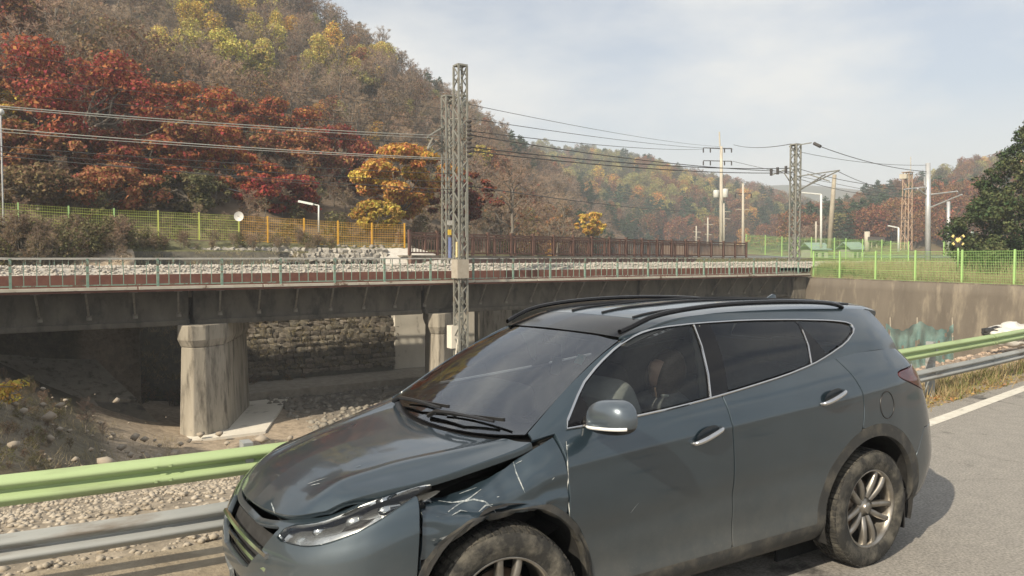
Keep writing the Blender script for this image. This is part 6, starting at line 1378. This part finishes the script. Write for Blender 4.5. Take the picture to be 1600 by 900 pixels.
# ---- cabin
mb = MB(); mb.box((2.6, 0, .36), (2.9, 1.66, .04)); part_mb('cabin_floor', mb, DARK_INNER, smooth=False)
D = MB(True); prof = [(1.14, 1.02), (1.30, 1.065), (1.46, 1.07), (1.58, 1.03), (1.60, .9), (1.55, .7), (1.3, .62)]
for y in np.linspace(-.76, .76, 9): D.v += [(x, y, z - .03 * (abs(y) / .76) ** 2) for x, z in prof]
D.f = [(i * 7 + k, i * 7 + k + 1, (i + 1) * 7 + k + 1, (i + 1) * 7 + k) for i in range(8) for k in range(6)]; part_mb('dashboard', D, DASH)
lin = RG.copy(); lin[..., 2] -= .045; V, F = mirrored(lin); part('headliner', V, [tuple(reversed(f)) for f in F], LINER)
def cushion(c, size, rx=0.0, n=8):
    """soft box, rounded"""
    V, F = [], []; R = Matrix.Rotation(rx, 3, 'Y')
    def P(u, v, w):
        p = Vector((u, v, w)); k = (abs(u) ** 5 + abs(v) ** 5 + abs(w) ** 5) ** .2; p = p / max(k, 1e-6); m_ = max(abs(u), abs(v), abs(w)); return p * m_
    mbx = MB(True)
    for ax in range(3):
        for sg in (-1, 1):
            o = len(mbx.v)
            for i in range(n + 1):
                for j in range(n + 1):
                    a, b = -1 + 2 * i / n, -1 + 2 * j / n; q = [0, 0, 0]; q[ax] = sg; q[(ax + 1) % 3] = a; q[(ax + 2) % 3] = b
                    p = P(*q); p = Vector((p.x * size[0] / 2, p.y * size[1] / 2, p.z * size[2] / 2)); mbx.v.append(tuple(R @ p + Vector(c)))
            for i in range(n):
                for j in range(n):
                    f = (o + i * (n + 1) + j, o + (i + 1) * (n + 1) + j, o + (i + 1) * (n + 1) + j + 1, o + i * (n + 1) + j + 1); mbx.f.append(f if sg > 0 else tuple(reversed(f)))
    return mbx
for y in (-.38, .38):
    st = part_mb('seat', cushion((2.12, y, .60), (.52, .50, .18)), SEATM)
    part_mb('seat_back', cushion((2.47, y, .92), (.16, .50, .66), radians(16)), SEATM, st); part_mb('headrest', cushion((2.60, y, 1.33), (.10, .27, .20), radians(12)), SEATM, st)
st = part_mb('rear_seat', cushion((3.05, 0, .62), (.5, 1.3, .18)), SEATM); part_mb('seat_back', cushion((3.38, 0, .95), (.15, 1.3, .60), radians(18)), SEATM, st)
for y in (-.4, .4): part_mb('headrest', cushion((3.5, y, 1.32), (.10, .26, .18), radians(12)), SEATM, st)
wl_ = MB(True); cw = Vector((1.72, -.38, .98)); R = Matrix.Rotation(radians(-62), 3, 'Y')
wl_.tube([cw + R @ Vector((.185 * cos(a), .185 * sin(a), 0)) for a in np.linspace(0, 2 * pi, 33)], .016, 8, False); wl_.tube([cw + R @ Vector((-.18, 0, -.02)), cw, cw + R @ Vector((.18, 0, -.02))], .02, 6); wl_.tube([cw + R @ Vector((0, -.18, -.02)), cw, cw + R @ Vector((0, .18, -.02))], .02, 6); part_mb('steering_wheel', wl_, DASH)
part_mb('airbag', cushion((1.93, -.40, 1.06), (.24, .48, .40), radians(-22), 12), AIRBAG)
part_mb('passenger_airbag', cushion((1.62, .36, 1.06), (.42, .60, .20), radians(-8), 12), AIRBAG)
mb = MB(); mb.box((1.83, 0, 1.40), (.03, .22, .07)); mb.tube([(1.83, 0, 1.43), (1.80, 0, 1.50)], .01, 6); part_mb('inner_mirror', mb, BLACK_TRIM)
mb = MB(); mb.add([(1.70, -.50, 1.365), (1.70, -.43, 1.37), (1.735, -.43, 1.415), (1.735, -.50, 1.41)], [(0, 1, 2, 3)]); part_mb('windscreen_sticker', mb, mat('teal_sticker', (.05, .42, .38), rough=.5, col2=(.5, .6, .5), scale=18), smooth=False)
for y, z0 in ((.60, 1.1), (-.60, 1.1)):
    mb = MB(True); mb.tube([(2.40, y * 1.22, 1.13), (2.415, y * 1.14, 1.35), (2.42, y * 1.04, 1.54)], .035, 8); part_mb('inner_pillar', mb, mat('pale_pillar', (.33, .34, .32), rough=.8))

# ---- wheels
def tyre_mesh():
    mb = MB(True); R = RW; prof = [(.235, -.085), (.25, -.105), (.30, -.118), (.335, -.116), (.353, -.104), (.362, -.085), (.365, -.04), (.365, .04), (.362, .085), (.353, .104), (.335, .116), (.30, .118), (.25, .105), (.235, .085)]
    mb.lathe(prof, (0, 0, 0), 'y', 72); me = mb.mesh('tyre'); return fix_normals(me)
def tread_mesh():
    mb = MB()
    for k in range(64):
        a = 2 * pi * k / 64
        for y0, y1, sk in ((-.100, -.055, .02), (-.045, -.006, -.02), (.006, .045, .02), (.055, .100, -.02)):
            V = []
            for y, r in ((y0, RW + (.001 if abs(y0) < .09 else -.006)), (y1, RW + (.001 if abs(y1) < .09 else -.006))):
                for da, rr in ((0, -.004), (0, .004), (.07, .004), (.07, -.004)): t = a + da + sk * y / .05 * .3; V.append(((r + rr) * cos(t), y, (r + rr) * sin(t)))
            mb.add(V, [(0, 1, 2, 3), (7, 6, 5, 4), (1, 5, 6, 2), (0, 4, 5, 1), (3, 2, 6, 7)])
    return mb.mesh('tread')
def rim_mesh():
    mb = MB(True)   # outer face at y = -.09
    mb.lathe([(.243, .10), (.243, -.075), (.252, -.095), (.246, -.103), (.236, -.098), (.228, -.07), (.222, .02), (.215, .10)], (0, 0, 0), 'y', 60)
    mb.lathe([(.0, -.083), (.03, -.083), (.034, -.078), (.036, -.062), (.062, -.058), (.070, -.045), (.070, .0)], (0, 0, 0), 'y', 30)
    for k in range(5):
        for sgn in (-1, 1):
            a0 = 2 * pi * k / 5 + .30; V = []
            for i in range(7):
                t = i / 6; r = .055 + .178 * t; off = sgn * (.018 + .030 * t + .006 * sin(pi * t)); w = .017 + .003 * (1 - t); y = -.060 - .018 * sin(pi * t * .8) - .012 * t; 
                cx_, cz_ = r * cos(a0) - off * sin(a0), r * sin(a0) + off * cos(a0); tx, tz = -sin(a0), cos(a0)
                for q_, yy in ((-w, y + .035), (-w, y + .006), (-w * .6, y - .004), (w * .6, y - .004), (w, y + .006), (w, y + .035)): V.append((cx_ + tx * q_, yy, cz_ + tz * q_))
            mb.add(V, [(i * 6 + j, i * 6 + j + 1, (i + 1) * 6 + j + 1, (i + 1) * 6 + j) for i in range(6) for j in range(5)])
    me = mb.mesh('rim'); return fix_normals(me)
def disc_mesh():
    mb = MB(True); mb.lathe([(.0, 0), (.16, 0), (.16, .02), (.0, .02)], (0, 0, 0), 'y', 40); mb.box((-.13, -.015, .05), (.07, .05, .12)); return mb.mesh('brake_disc')
TY, TR, RM, BD = tyre_mesh(), tread_mesh(), rim_mesh(), disc_mesh()
for (hx, hz) in (HUBF, HUBR):
    for s in (1, -1):
        w = obj('wheel', BD, mat('brake_steel', (.25, .23, .21), rough=.45, metal=.9, col2=(.2, .12, .07), scale=8), car, (hx, -s * .815, hz), (0, 0, 0 if s == 1 else pi))
        if s == 1 and hx < 2: w.rotation_euler = (0, 0, radians(-9))
        for nm, me, m in (('tyre', TY, RUBBER), ('tread', TR, RUBBER), ('rim', RM, ALLOY)):
            o = bpy.data.objects.new(nm, me); COL.objects.link(o); o.parent = w
            if not me.materials: me.materials.append(m)
            if nm != 'tread': o.rotation_euler = (0, .55 if hx > 2 else .1, 0)
    for s in (1, -1):
        mb = MB(True); VV = []
        for i in range(25):
            a = -.35 + (pi + .7) * i / 24
            for y in (.55, .915): VV.append((hx + (AR + .012) * cos(a), -s * y, hz + (AR + .012) * sin(a)))
        part('wheel_arch_liner', VV, [(2 * i, 2 * i + 1, 2 * i + 3, 2 * i + 2) for i in range(24)], DARK_INNER)
        mb = MB(); mb.box((hx, -s * .55, hz + .05), (.9, .02, .9)); part_mb('arch_inner_wall', mb, DARK_INNER, smooth=False)
mb = MB(); mb.box((2.3, 0, .26), (4.2, 1.5, .08)); part_mb('underbody', mb, DARK_INNER, smooth=False)
mb = MB(); mb.add([(4.02, -.90, .16), (4.05, -.74, .16), (4.06, -.74, .42), (4.03, -.92, .42)], [(0, 1, 2, 3)]); mb.box((4.04, -.83, .29), (.012, .17, .26)); part_mb('mud_flap', mb, BLACK_TRIM, smooth=False)

# ---- bare-metal scrapes and chipped edges: thin ribbons lying on the struck panels
from mathutils.bvhtree import BVHTree as _BVH
def scrape(targets, line, w, name, parent, m):
    trees = []
    for o in targets: trees.append(_BVH.FromPolygons([v.co.copy() for v in o.data.vertices], [tuple(p.vertices) for p in o.data.polygons]))
    P = []
    for (a, b) in zip(line, line[1:]):
        n = max(2, int(math.hypot(b[0] - a[0], b[1] - a[1]) / 2.0))
        for i in range(n): P.append((lerp(a[0], b[0], i / n), lerp(a[1], b[1], i / n)))
    P.append(line[-1]); L = []; 
    for (px, py) in P:
        v = (at(px, py, 1) - CAM).normalized(); best = None
        for t in trees:
            h = t.ray_cast(CAM, v)
            if h[0] is not None and (best is None or h[3] < best[2]): best = (h[0], h[1] if h[1].dot(v) < 0 else -h[1], h[3])
        if best: L.append(best)
    if len(L) < 3: return
    V = []; n = len(L)
    for i, (p, nn, _) in enumerate(L):
        d = (L[min(i + 1, n - 1)][0] - L[max(i - 1, 0)][0]).normalized(); side = nn.cross(d).normalized(); k = w * (.35 + .65 * sin(pi * i / (n - 1)) + .35 * nz(i * .5, px, 2)); V += [p + nn * .0025 + side * k, p + nn * .0025 - side * k * .7]
    o = obj(name, mesh(name, V, [(2 * i, 2 * i + 1, 2 * i + 3, 2 * i + 2) for i in range(n - 1)]), m, parent); o['kind'] = 'stuff'
SCR = mat('bare_scrape', (.34, .37, .38), rough=.5, col2=(.12, .15, .17), scale=60, contrast=(.4, .6)); EDG = mat('chipped_edge', (.45, .47, .47), rough=.4, col2=(.10, .12, .13), scale=25, contrast=(.42, .6))
wing = sidecols[('front_wing', 1)]; fdoor = sidecols[('front_door', 1)]; bon = bpy.data.objects['bonnet']
for ln, w in (([(798, 708), (802, 722), (806, 738), (812, 752), (820, 770)], .0035), ([(806, 725), (816, 720)], .002), ([(685, 783), (705, 786), (722, 784), (740, 781), (757, 784), (768, 792), (774, 801)], .005), ([(700, 800), (714, 790), (735, 778), (752, 765)], .004), ([(718, 772), (745, 762)], .003), ([(748, 800), (758, 790), (770, 788)], .004), ([(640, 768), (655, 762), (664, 766), (668, 776), (674, 786)], .005), ([(636, 784), (650, 779), (664, 781)], .004), ([(766, 738), (774, 734)], .003), ([(776, 777), (780, 776)], .003), ([(862, 750), (866, 746)], .003), ([(706, 806), (720, 798), (730, 800)], .004)): scrape([wing], ln, w, 'scrape_mark', wing, SCR)
for ln, w in (([(480, 757), (495, 752), (511, 747)], .003), ([(486, 759), (500, 756)], .004), ([(410, 715), (440, 700), (484, 680)], .0022), ([(550, 646), (600, 626)], .0018), ([(556, 730), (564, 728)], .003), ([(424, 786), (430, 802)], .004)): scrape([bon], ln, w, 'scrape_mark', bon, SCR)
scrape([fdoor], [(884.5, 690), (886.5, 715), (888, 745), (887, 765), (889, 790), (891, 812)], .0035, 'chipped_edge', fdoor, EDG)
scrape([fdoor], [(985, 801), (992, 792), (997, 786)], .0016, 'scrape_mark', fdoor, SCR)

# ---- the driver, slumped behind the airbag
def skin_mesh(name, pts, edges, m, parent, sub=2, root=0):
    me = bpy.data.meshes.new(name); me.from_pydata([p[:3] for p in pts], edges, []); o = bpy.data.objects.new(name, me); COL.objects.link(o)
    md = o.modifiers.new('skin', 'SKIN'); md.use_smooth_shade = True; o.modifiers.new('sub', 'SUBSURF').render_levels = sub
    sk = me.skin_vertices[0].data
    for i, p in enumerate(pts): r = p[3]; sk[i].radius = (r, r) if not isinstance(r, tuple) else r; sk[i].use_root = (i == root)
    me.materials.append(m)
    if parent is not None: o.parent = parent; o.matrix_parent_inverse = world_inv(parent)
    return o
person = thing('person', 'person in a grey jacket slumped in the driver seat behind the side window', 'person', (2.34, -.38, .69))
CLOTH = mat('grey_jacket', (.10, .105, .11), rough=.9, col2=(.16, .165, .17), scale=14, bump=.3)
SKIN = mat('skin', (.42, .26, .19), rough=.55, col2=(.46, .29, .21), scale=20)
HAIR = mat('brown_hair', (.075, .052, .034), rough=.55, col2=(.13, .09, .06), scale=40, stretch=(1, 1, 6))
b = [(2.32, -.38, .76, .15), (2.36, -.38, .90, .15), (2.40, -.38, 1.02, .16), (2.42, -.38, 1.10, .12), (2.415, -.38, 1.16, .058), (2.40, -.385, 1.20, .06),
     (2.41, -.55, 1.07, .07), (2.28, -.62, .92, .052), (2.10, -.54, .88, .040), (2.02, -.50, .89, .030),
     (2.41, -.21, 1.07, .07), (2.28, -.15, .92, .052), (2.10, -.24, .88, .040), (2.02, -.28, .89, .030),
     (2.18, -.48, .74, .09), (1.90, -.50, .80, .072), (1.74, -.50, .52, .05), (2.18, -.28, .74, .09), (1.90, -.27, .80, .072), (1.74, -.27, .52, .05)]
body = skin_mesh('body', b, [(0, 1), (1, 2), (2, 3), (3, 4), (4, 5), (3, 6), (6, 7), (7, 8), (8, 9), (3, 10), (10, 11), (11, 12), (12, 13), (0, 14), (14, 15), (15, 16), (0, 17), (17, 18), (18, 19)], CLOTH, person, 2)
def blob(c, size, tiltv, n=20, f=None):
    mb = MB(True); R = Matrix.Rotation(tiltv, 3, 'Y')
    for j in range(n + 1):
        for i in range(n):
            a, bb = 2 * pi * i / n, -pi / 2 + pi * j / n; p = Vector((cos(a) * cos(bb) * size[0], sin(a) * cos(bb) * size[1], sin(bb) * size[2]))
            if f: p = f(p)
            mb.v.append(tuple(R @ p + Vector(c)))
    mb.f = [(j * n + i, j * n + (i + 1) % n, (j + 1) * n + (i + 1) % n, (j + 1) * n + i) for j in range(n) for i in range(n)]; return mb
HC = (2.385, -.40, 1.262)
def face(p):
    if p.x < -.05 and abs(p.y) < .018 and -.02 < p.z < .03: p.x -= .018
    if p.z < -.04: p.y *= .82
    return p
head = obj('head', blob(HC, (.098, .077, .118), radians(28), 28, face), SKIN, person)
hair = obj('hair', blob((HC[0] + .024, HC[1], HC[2] - .008), (.122, .104, .155), radians(24), 32, lambda p: p * (1 + .10 * nz(p.x * 40, p.y * 40, p.z * 9)) if not (p.x < -.085 and p.z < .05 and abs(p.y) < .05) else p * .80), HAIR, person)
for s in (-1, 1):
    o = obj('ear', blob((HC[0] + .005, HC[1] + s * .078, HC[2] - .01), (.018, .008, .028), .2, 10), SKIN, person)
    hnd = [(2.025, -.39 + s * .11, .89, .026), (1.99, -.39 + s * .105, .90, .032), (1.96, -.39 + s * .10, .90, .028)]; ed = [(0, 1), (1, 2)]
    for k in range(4):
        y = -.39 + s * (.10 + (k - 1.5) * .018); i0 = len(hnd); L = (.036, .042, .040, .032)[k]; hnd += [(1.96 - .02, y, .90, .010), (1.96 - L, y, .885, .009), (1.96 - L - .008, y, .863, .008)]; ed += [(2, i0), (i0, i0 + 1), (i0 + 1, i0 + 2)]
    i0 = len(hnd); hnd += [(1.985, -.39 + s * .065, .89, .011), (1.965, -.39 + s * .048, .878, .009)]; ed += [(1, i0), (i0, i0 + 1)]
    skin_mesh('hand', hnd, ed, SKIN, person, 1)
obj('collar', blob((2.37, -.42, 1.13), (.05, .065, .018), .4, 14), mat('white_collar', (.5, .5, .48), rough=.9), person)
# ================================================================== loose ground cover, net, debris, haze
R5 = np.random.default_rng(5)
def scatter_ground(n, x0, x1, s0, s1, rng, dens=None):
    out = []
    while len(out) < n:
        x = rng.uniform(x0, x1); s = s0 + (s1 - s0) * rng.uniform() ** 1.4; y = railY(x) + s
        if dens and rng.uniform() > dens(x, y): continue
        out.append((x, y, ground_h(x, y) + gnoise(x, y) + .0))
    return out
PEB = mat('pebbles', (.26, .225, .175), rough=.95, col2=(.40, .36, .30), scale=1.5, contrast=(.3, .7))
stuff(obj('gravel', stones_mesh('gravel', scatter_ground(20000, -6, 5, .45, 11, R5), .006, .042, R5), PEB), 'small stones of the gravel bank behind the guardrail', 'gravel')
stuff(obj('rubble', stones_mesh('rubble', scatter_ground(3500, 5, 32, .5, 9, R5), .02, .09, R5), mat('rubble_stone', (.30, .225, .17), rough=.95, col2=(.42, .35, .28), scale=1.2)), 'pinkish rubble between guardrail and retaining wall', 'rubble')
bed = []
for _ in range(3600): x, y = R5.uniform(9.5, 26), R5.uniform(20, 42); bed.append((x, y, ground_h(x, y) + gnoise(x, y)))
stuff(obj('stream_stones', stones_mesh('stream_stones', bed, .03, .24, R5), mat('stream_stone', (.17, .155, .13), rough=.95, col2=(.27, .25, .21), scale=1)), 'grey stones of the dry stream bed under the bridge', 'stones')
# grass blades
def blades(name, pts, h0, h1, w, m, label, rng, lean=.5):
    P = np.array(pts); n = len(P); a = rng.uniform(0, 2 * pi, n); h = rng.uniform(h0, h1, n); d = np.stack([np.cos(a), np.sin(a), np.zeros(n)], 1); L = (lean * rng.uniform(.2, 1.2, n) * h)[:, None]; b = rng.uniform(0, 2 * pi, n); t = np.stack([np.cos(b), np.sin(b), np.zeros(n)], 1) * w
    top = P + d * L + np.array((0, 0, 1)) * h[:, None]; V = np.stack([P - t, P + t, top + t * .25, top - t * .25], 1); return stuff(obj(name, quads_mesh(name, V), m), label, 'grass')
DRY = mat('dry_grass', (.30, .23, .12), rough=.95, col2=(.40, .32, .18), scale=2, trans=.25); GRN = mat('green_weeds', (.13, .17, .05), rough=.9, col2=(.22, .23, .08), scale=2, trans=.25); STRAW = mat('straw_weeds', (.36, .30, .19), rough=.95, col2=(.28, .24, .13), scale=1.2, trans=.25)
def tuft(centres, per, r, rng): 
    out = []
    for c in centres:
        for _ in range(per): out.append((c[0] + rng.normal() * r, c[1] + rng.normal() * r, c[2]))
    return out
vg = [(x, railY(x) + R5.uniform(-.22, .5), -.02) for x in R5.uniform(6.5, 30, 420)]
blades('dry_grass', tuft(vg, 16, .10, R5), .05, .24, .006, DRY, 'dry yellow grass along the foot of the guardrail', R5, .9)
blades('verge_weeds', tuft([v for v in vg if v[0] > 8][:150], 14, .09, R5), .06, .26, .006, GRN, 'green weeds along the foot of the guardrail', R5, .7)
lv = [(x, railY(x) + R5.uniform(-.32, .2), .004 + R5.uniform(0, .02)) for x in R5.uniform(6.5, 13, 900)]; C_ = np.array(lv); N_ = R5.normal(size=C_.shape) * .5 + np.array((0, 0, 1)); N_ /= np.linalg.norm(N_, axis=1)[:, None]
stuff(obj('fallen_leaves', quads_mesh('fallen_leaves', leaf_quads(C_, N_, .025, R5)), leafmat('fallen_leaf', (.36, .24, .08), (.44, .32, .13))), 'fallen yellow leaves at the road edge behind the car', 'leaves')
fg = []
for _ in range(2600): y = R5.uniform(9, 33); x = wallX(y) + R5.uniform(.9, 18); fg.append((x, y, ground_h(x, y)))
blades('field_grass', tuft(fg, 14, .22, R5), .15, .55, .016, STRAW, 'straw coloured grass behind the green fence', R5, .8); blades('field_weeds', tuft(fg[::2], 12, .25, R5), .10, .36, .016, GRN, 'green weeds among the straw coloured grass', R5, .8)
ty = R5.uniform(12, 30, 170); tall = tuft([(wallX(y) + R5.uniform(.9, 9), y, .45) for y in ty], 10, .25, R5); blades('reed_stalks', tall, .6, 1.5, .012, STRAW, 'tall dry stalks behind the green fence', R5, .35)
mwt = []
for _ in range(700):
    u = R5.uniform(.5, Lw); z = R5.uniform(-4.4, 2.2); t = (z + 6) / 8.25; p = c0 + du_ * u + dn_ * (1.5 * t - .28); mwt.append((p.x, p.y, z))
blades('wall_weeds', tuft(mwt, 12, .14, R5), .08, .40, .010, STRAW, 'dry weeds growing in the joints of the stone bank wall', R5, 1.3)
cw_ = [(wallX(y) + R5.uniform(-.05, 1.2), y, .5) for y in R5.uniform(10, 32, 260)]; blades('coping_weeds', tuft(cw_, 12, .12, R5), .06, .35, .008, STRAW, 'weeds hanging over the retaining wall top', R5, 1.2)
bgp = []
for _ in range(900): x, y = R5.uniform(-7, 4), R5.uniform(9, 29); bgp.append((x, y, ground_h(x, y) + gnoise(x, y) - .02))
blades('bank_grass', tuft(bgp, 9, .16, R5), .05, .32, .006, STRAW, 'sparse dry grass on the sandy left bank', R5, 1.0)
stuff(obj('bank_stones', stones_mesh('bank_stones', [(x + R5.normal(), y + R5.normal(), ground_h(x, y) + .02) for x, y, z in bgp[:700]], .02, .20, R5), mat('bank_stone', (.24, .205, .16), rough=.95, col2=(.34, .30, .245), scale=1.4)), 'scattered stones on the sandy left bank', 'stones')
# turquoise net lying against the wall, white bag, debris
net = thing('safety_net', 'torn turquoise mesh net hanging in front of the retaining wall', 'net', tuple(at(1435, 560, 36))); NETM = mat('turquoise_net', (.10, .26, .26), rough=.9, col2=(.22, .36, .34), scale=1.6, trans=.4)
_nn, _nl = NETM.node_tree.nodes, NETM.node_tree.links; _tr = _nn.new('ShaderNodeBsdfTransparent'); _mx = _nn.new('ShaderNodeMixShader'); _mx.inputs['Fac'].default_value = .38; _o = _nn['Material Output']; _nl.new(_o.inputs['Surface'].links[0].from_socket, _mx.inputs[1]); _nl.new(_tr.outputs[0], _mx.inputs[2]); _nl.new(_mx.outputs[0], _o.inputs['Surface'])
nv_ = []
for i in range(31):
    for j in range(13):
        u, v = i / 30, j / 12; top = 505 + 3 * sin(u * 9) + 5 * nz(u * 14, 1, 1) + 8 * abs(sin(u * 3.14 * 2)); px = lerp(1384, 1490, u); py = lerp(top, 585, v); p = at(px, py, 36 + .5 * nz(u * 7, v * 4, 2) + .30 * sin(u * 34 + 1.5 * sin(v * 3)) * (.3 + v)); nv_.append(p)
F = [(i * 13 + j, (i + 1) * 13 + j, (i + 1) * 13 + j + 1, i * 13 + j + 1) for i in range(30) for j in range(12) if nz(i * .5, j * .6, 8) > -.36]
obj('net_sheet', mesh('net_sheet', nv_, F, True), NETM, net)
for px in (1391, 1433, 1488): mb = MB(); mb.tube([at(px, 496, 36.2), at(px + 2, 585, 36)], .03, 6); obj('stake', mb, CPD, net)
bag = thing('plastic_bag', 'crumpled white plastic sheet beyond the guardrail at the right edge', 'bag', tuple(at(1575, 525, 17))); bmx = bmesh.new(); bmesh.ops.create_icosphere(bmx, subdivisions=4, radius=1)
for v in bmx.verts: k = 1 + .35 * fbm(v.co.x * 1.7, v.co.y * 1.7, v.co.z * 2.2) - .12 * abs(nz(v.co.x * 5, v.co.y * 5, v.co.z * 5)); v.co = Vector((v.co.x * .55 * k, v.co.y * .4 * k, v.co.z * .26 * k))
me = bpy.data.meshes.new('bag_sheet'); bmx.to_mesh(me); bmx.free(); me.polygons.foreach_set('use_smooth', [True] * len(me.polygons)); b_ = at(1577, 522, 17); b_.z = max(b_.z, ground_h(b_.x, b_.y) + .15); obj('bag_sheet', me, mat('white_plastic', (.62, .61, .58), rough=.55, col2=(.5, .48, .44), scale=5), bag, tuple(b_))
bmx = bmesh.new(); bmesh.ops.create_icosphere(bmx, subdivisions=3, radius=1)
for v in bmx.verts: k = 1 + .3 * fbm(v.co.x * 2, v.co.y * 2, v.co.z * 2); v.co = Vector((v.co.x * .34 * k, v.co.y * .25 * k, v.co.z * .13 * k))
me = bpy.data.meshes.new('rubber_sheet'); bmx.to_mesh(me); bmx.free(); b_ = at(1556, 519, 17); tag(obj('rubber_sheet', me, mat('black_rubber', (.02, .02, .02), rough=.7), None, tuple(b_)), 'black rubber scrap beside the white plastic sheet', 'scrap')
rr = rock_mesh('rock', 77); p = at(105, 730, 11.5); o = tag(obj('rock', rr, mat('red_brick_rock', (.25, .105, .06), rough=.9, col2=(.33, .16, .09), scale=8, bump=.5), None, (p.x, p.y, ground_h(p.x, p.y) + .06), (.3, .2, .5), (.34, .26, .2)), 'single rust red rock on the gravel bank', 'rock')
# weeds on the left bank
def shrub(px, py, d, proto, sc, label, name='shrub', rz=0.0):
    p = at(px, py, d); o = obj(name, proto, None, None, (p.x, p.y, ground_h(p.x, p.y) - .05), (0, 0, rz), sc); return tag(o, label, 'shrub')
dryp = proto_bare(81, 8, 0); shp = [proto_bare(82, 8, 500, L_OLIVE), proto_leafy(83, L_OLIVE, n=700, wide=.5), proto_bare(84, 8, 380, L_BROWN)]
shrub(135, 705, 26, dryp, .17, 'leafless sapling at the edge of the pale sand left of the pier', 'sapling'); shrub(162, 708, 26, dryp, .10, 'smaller dry sapling right beside the leafless sapling', 'sapling', 2)
for i, (px, py, d, k, sc, lab) in enumerate(((20, 700, 25, 0, .11, 'dark twiggy shrub nearest the left edge in the shade'), (70, 690, 27, 2, .10, 'brown shrub in the shade below the concrete bank'), (45, 655, 29, 1, .09, 'olive shrub against the sloping concrete bank'), (-30, 690, 24, 0, .13, 'dense shrub cut by the left edge below the bridge'))): shrub(px, py, d, shp[k], sc, lab, rz=i * 1.3)
lbp = {0: [], 1: [], 2: []}
for _ in range(110):
    p = at(R5.uniform(-80, 110), 690, R5.uniform(17, 30)); k = int(R5.integers(3)); lbp[k].append(((p.x, p.y, ground_h(p.x, p.y) - .05), R5.uniform(.03, .075)))
for k, L in lbp.items(): wood('bank_weeds', ['twiggy weeds on the left stream bank', 'olive weeds on the left stream bank', 'brown weeds on the left stream bank'][k], shp[k], [a[0] for a in L], [a[1] for a in L], R5)
# trees of the left bank: mostly beyond the frame, one yellowing branch reaches in and their shade covers the bank
def bank_tree(x, y, h, label, seed, n=7000, lm=L_OLIVE, wide=3.4):
    rng = np.random.default_rng(seed); z = ground_h(x, y); t = thing('bank_tree', label, 'tree', (x, y, z), 'trees on the left bank'); mb = MB(); limb(mb, (x, y, z - .2), (x, y, z + h * .7), .22, .08, rng, 6); cl = []
    for k in range(34): a = k * 2.4; tt = (k + .5) / 34; R = wide * rng.uniform(.3, 1) * sqrt(max(.1, 1 - (2 * tt - 1) ** 2)); c = Vector((x + cos(a) * R, y + sin(a) * R, z + h * (.25 + .72 * tt))); r = rng.uniform(.5, 1.0); cl.append((tuple(c), (r, r, r * .7))); (limb(mb, (x, y, z + h * .4 * (.5 + tt)), c, .05, .015, rng, 4) if k % 2 == 0 else None)
    obj('trunk', mb, BARK, t); obj('crown', quads_mesh('crown', clump_leaves(cl, n, .15, rng)), lm, t); return t
bt = bank_tree(-6.6, 19.6, 7.4, 'olive tree on the left bank whose yellow branch reaches into view', 91)
mb = MB(); br0, br1 = Vector((-5.2, 20.2, -1.0)), at(34, 604, 22); pts_ = limb(mb, br0, br1, .05, .012, np.random.default_rng(3), 6, .15); obj('branch', mb, BARK, bt)
cl = [(tuple(at(8, 607, 22)), (.34, .3, .16)), (tuple(at(26, 600, 22)), (.28, .25, .12)), (tuple(at(14, 622, 22)), (.3, .3, .14)), (tuple(at(-8, 612, 22)), (.4, .3, .2))]; obj('branch_leaves', quads_mesh('branch_leaves', clump_leaves(cl, 420, .065, np.random.default_rng(4))), L_GOLD, bt)
bank_tree(-9.5, 14.5, 6.5, 'lower olive tree on the left bank nearest the road', 93, 6000)
# ---- haze
mb = MB(); mb.box((400, 700, 43), (4200, 3600, 104)); hz = obj('haze', mb); hm = bpy.data.materials.new('haze'); hm.use_nodes = True; n_ = hm.node_tree.nodes; n_.remove(n_['Principled BSDF']); pv = n_.new('ShaderNodeVolumePrincipled'); pv.inputs['Color'].default_value = (.80, .87, .95, 1); pv.inputs['Density'].default_value = .0009; pv.inputs['Anisotropy'].default_value = 0
hm.node_tree.links.new(pv.outputs['Volume'], n_['Material Output'].inputs['Volume']); hz.data.materials.append(hm); stuff(hz, 'thin pale valley haze', 'haze')
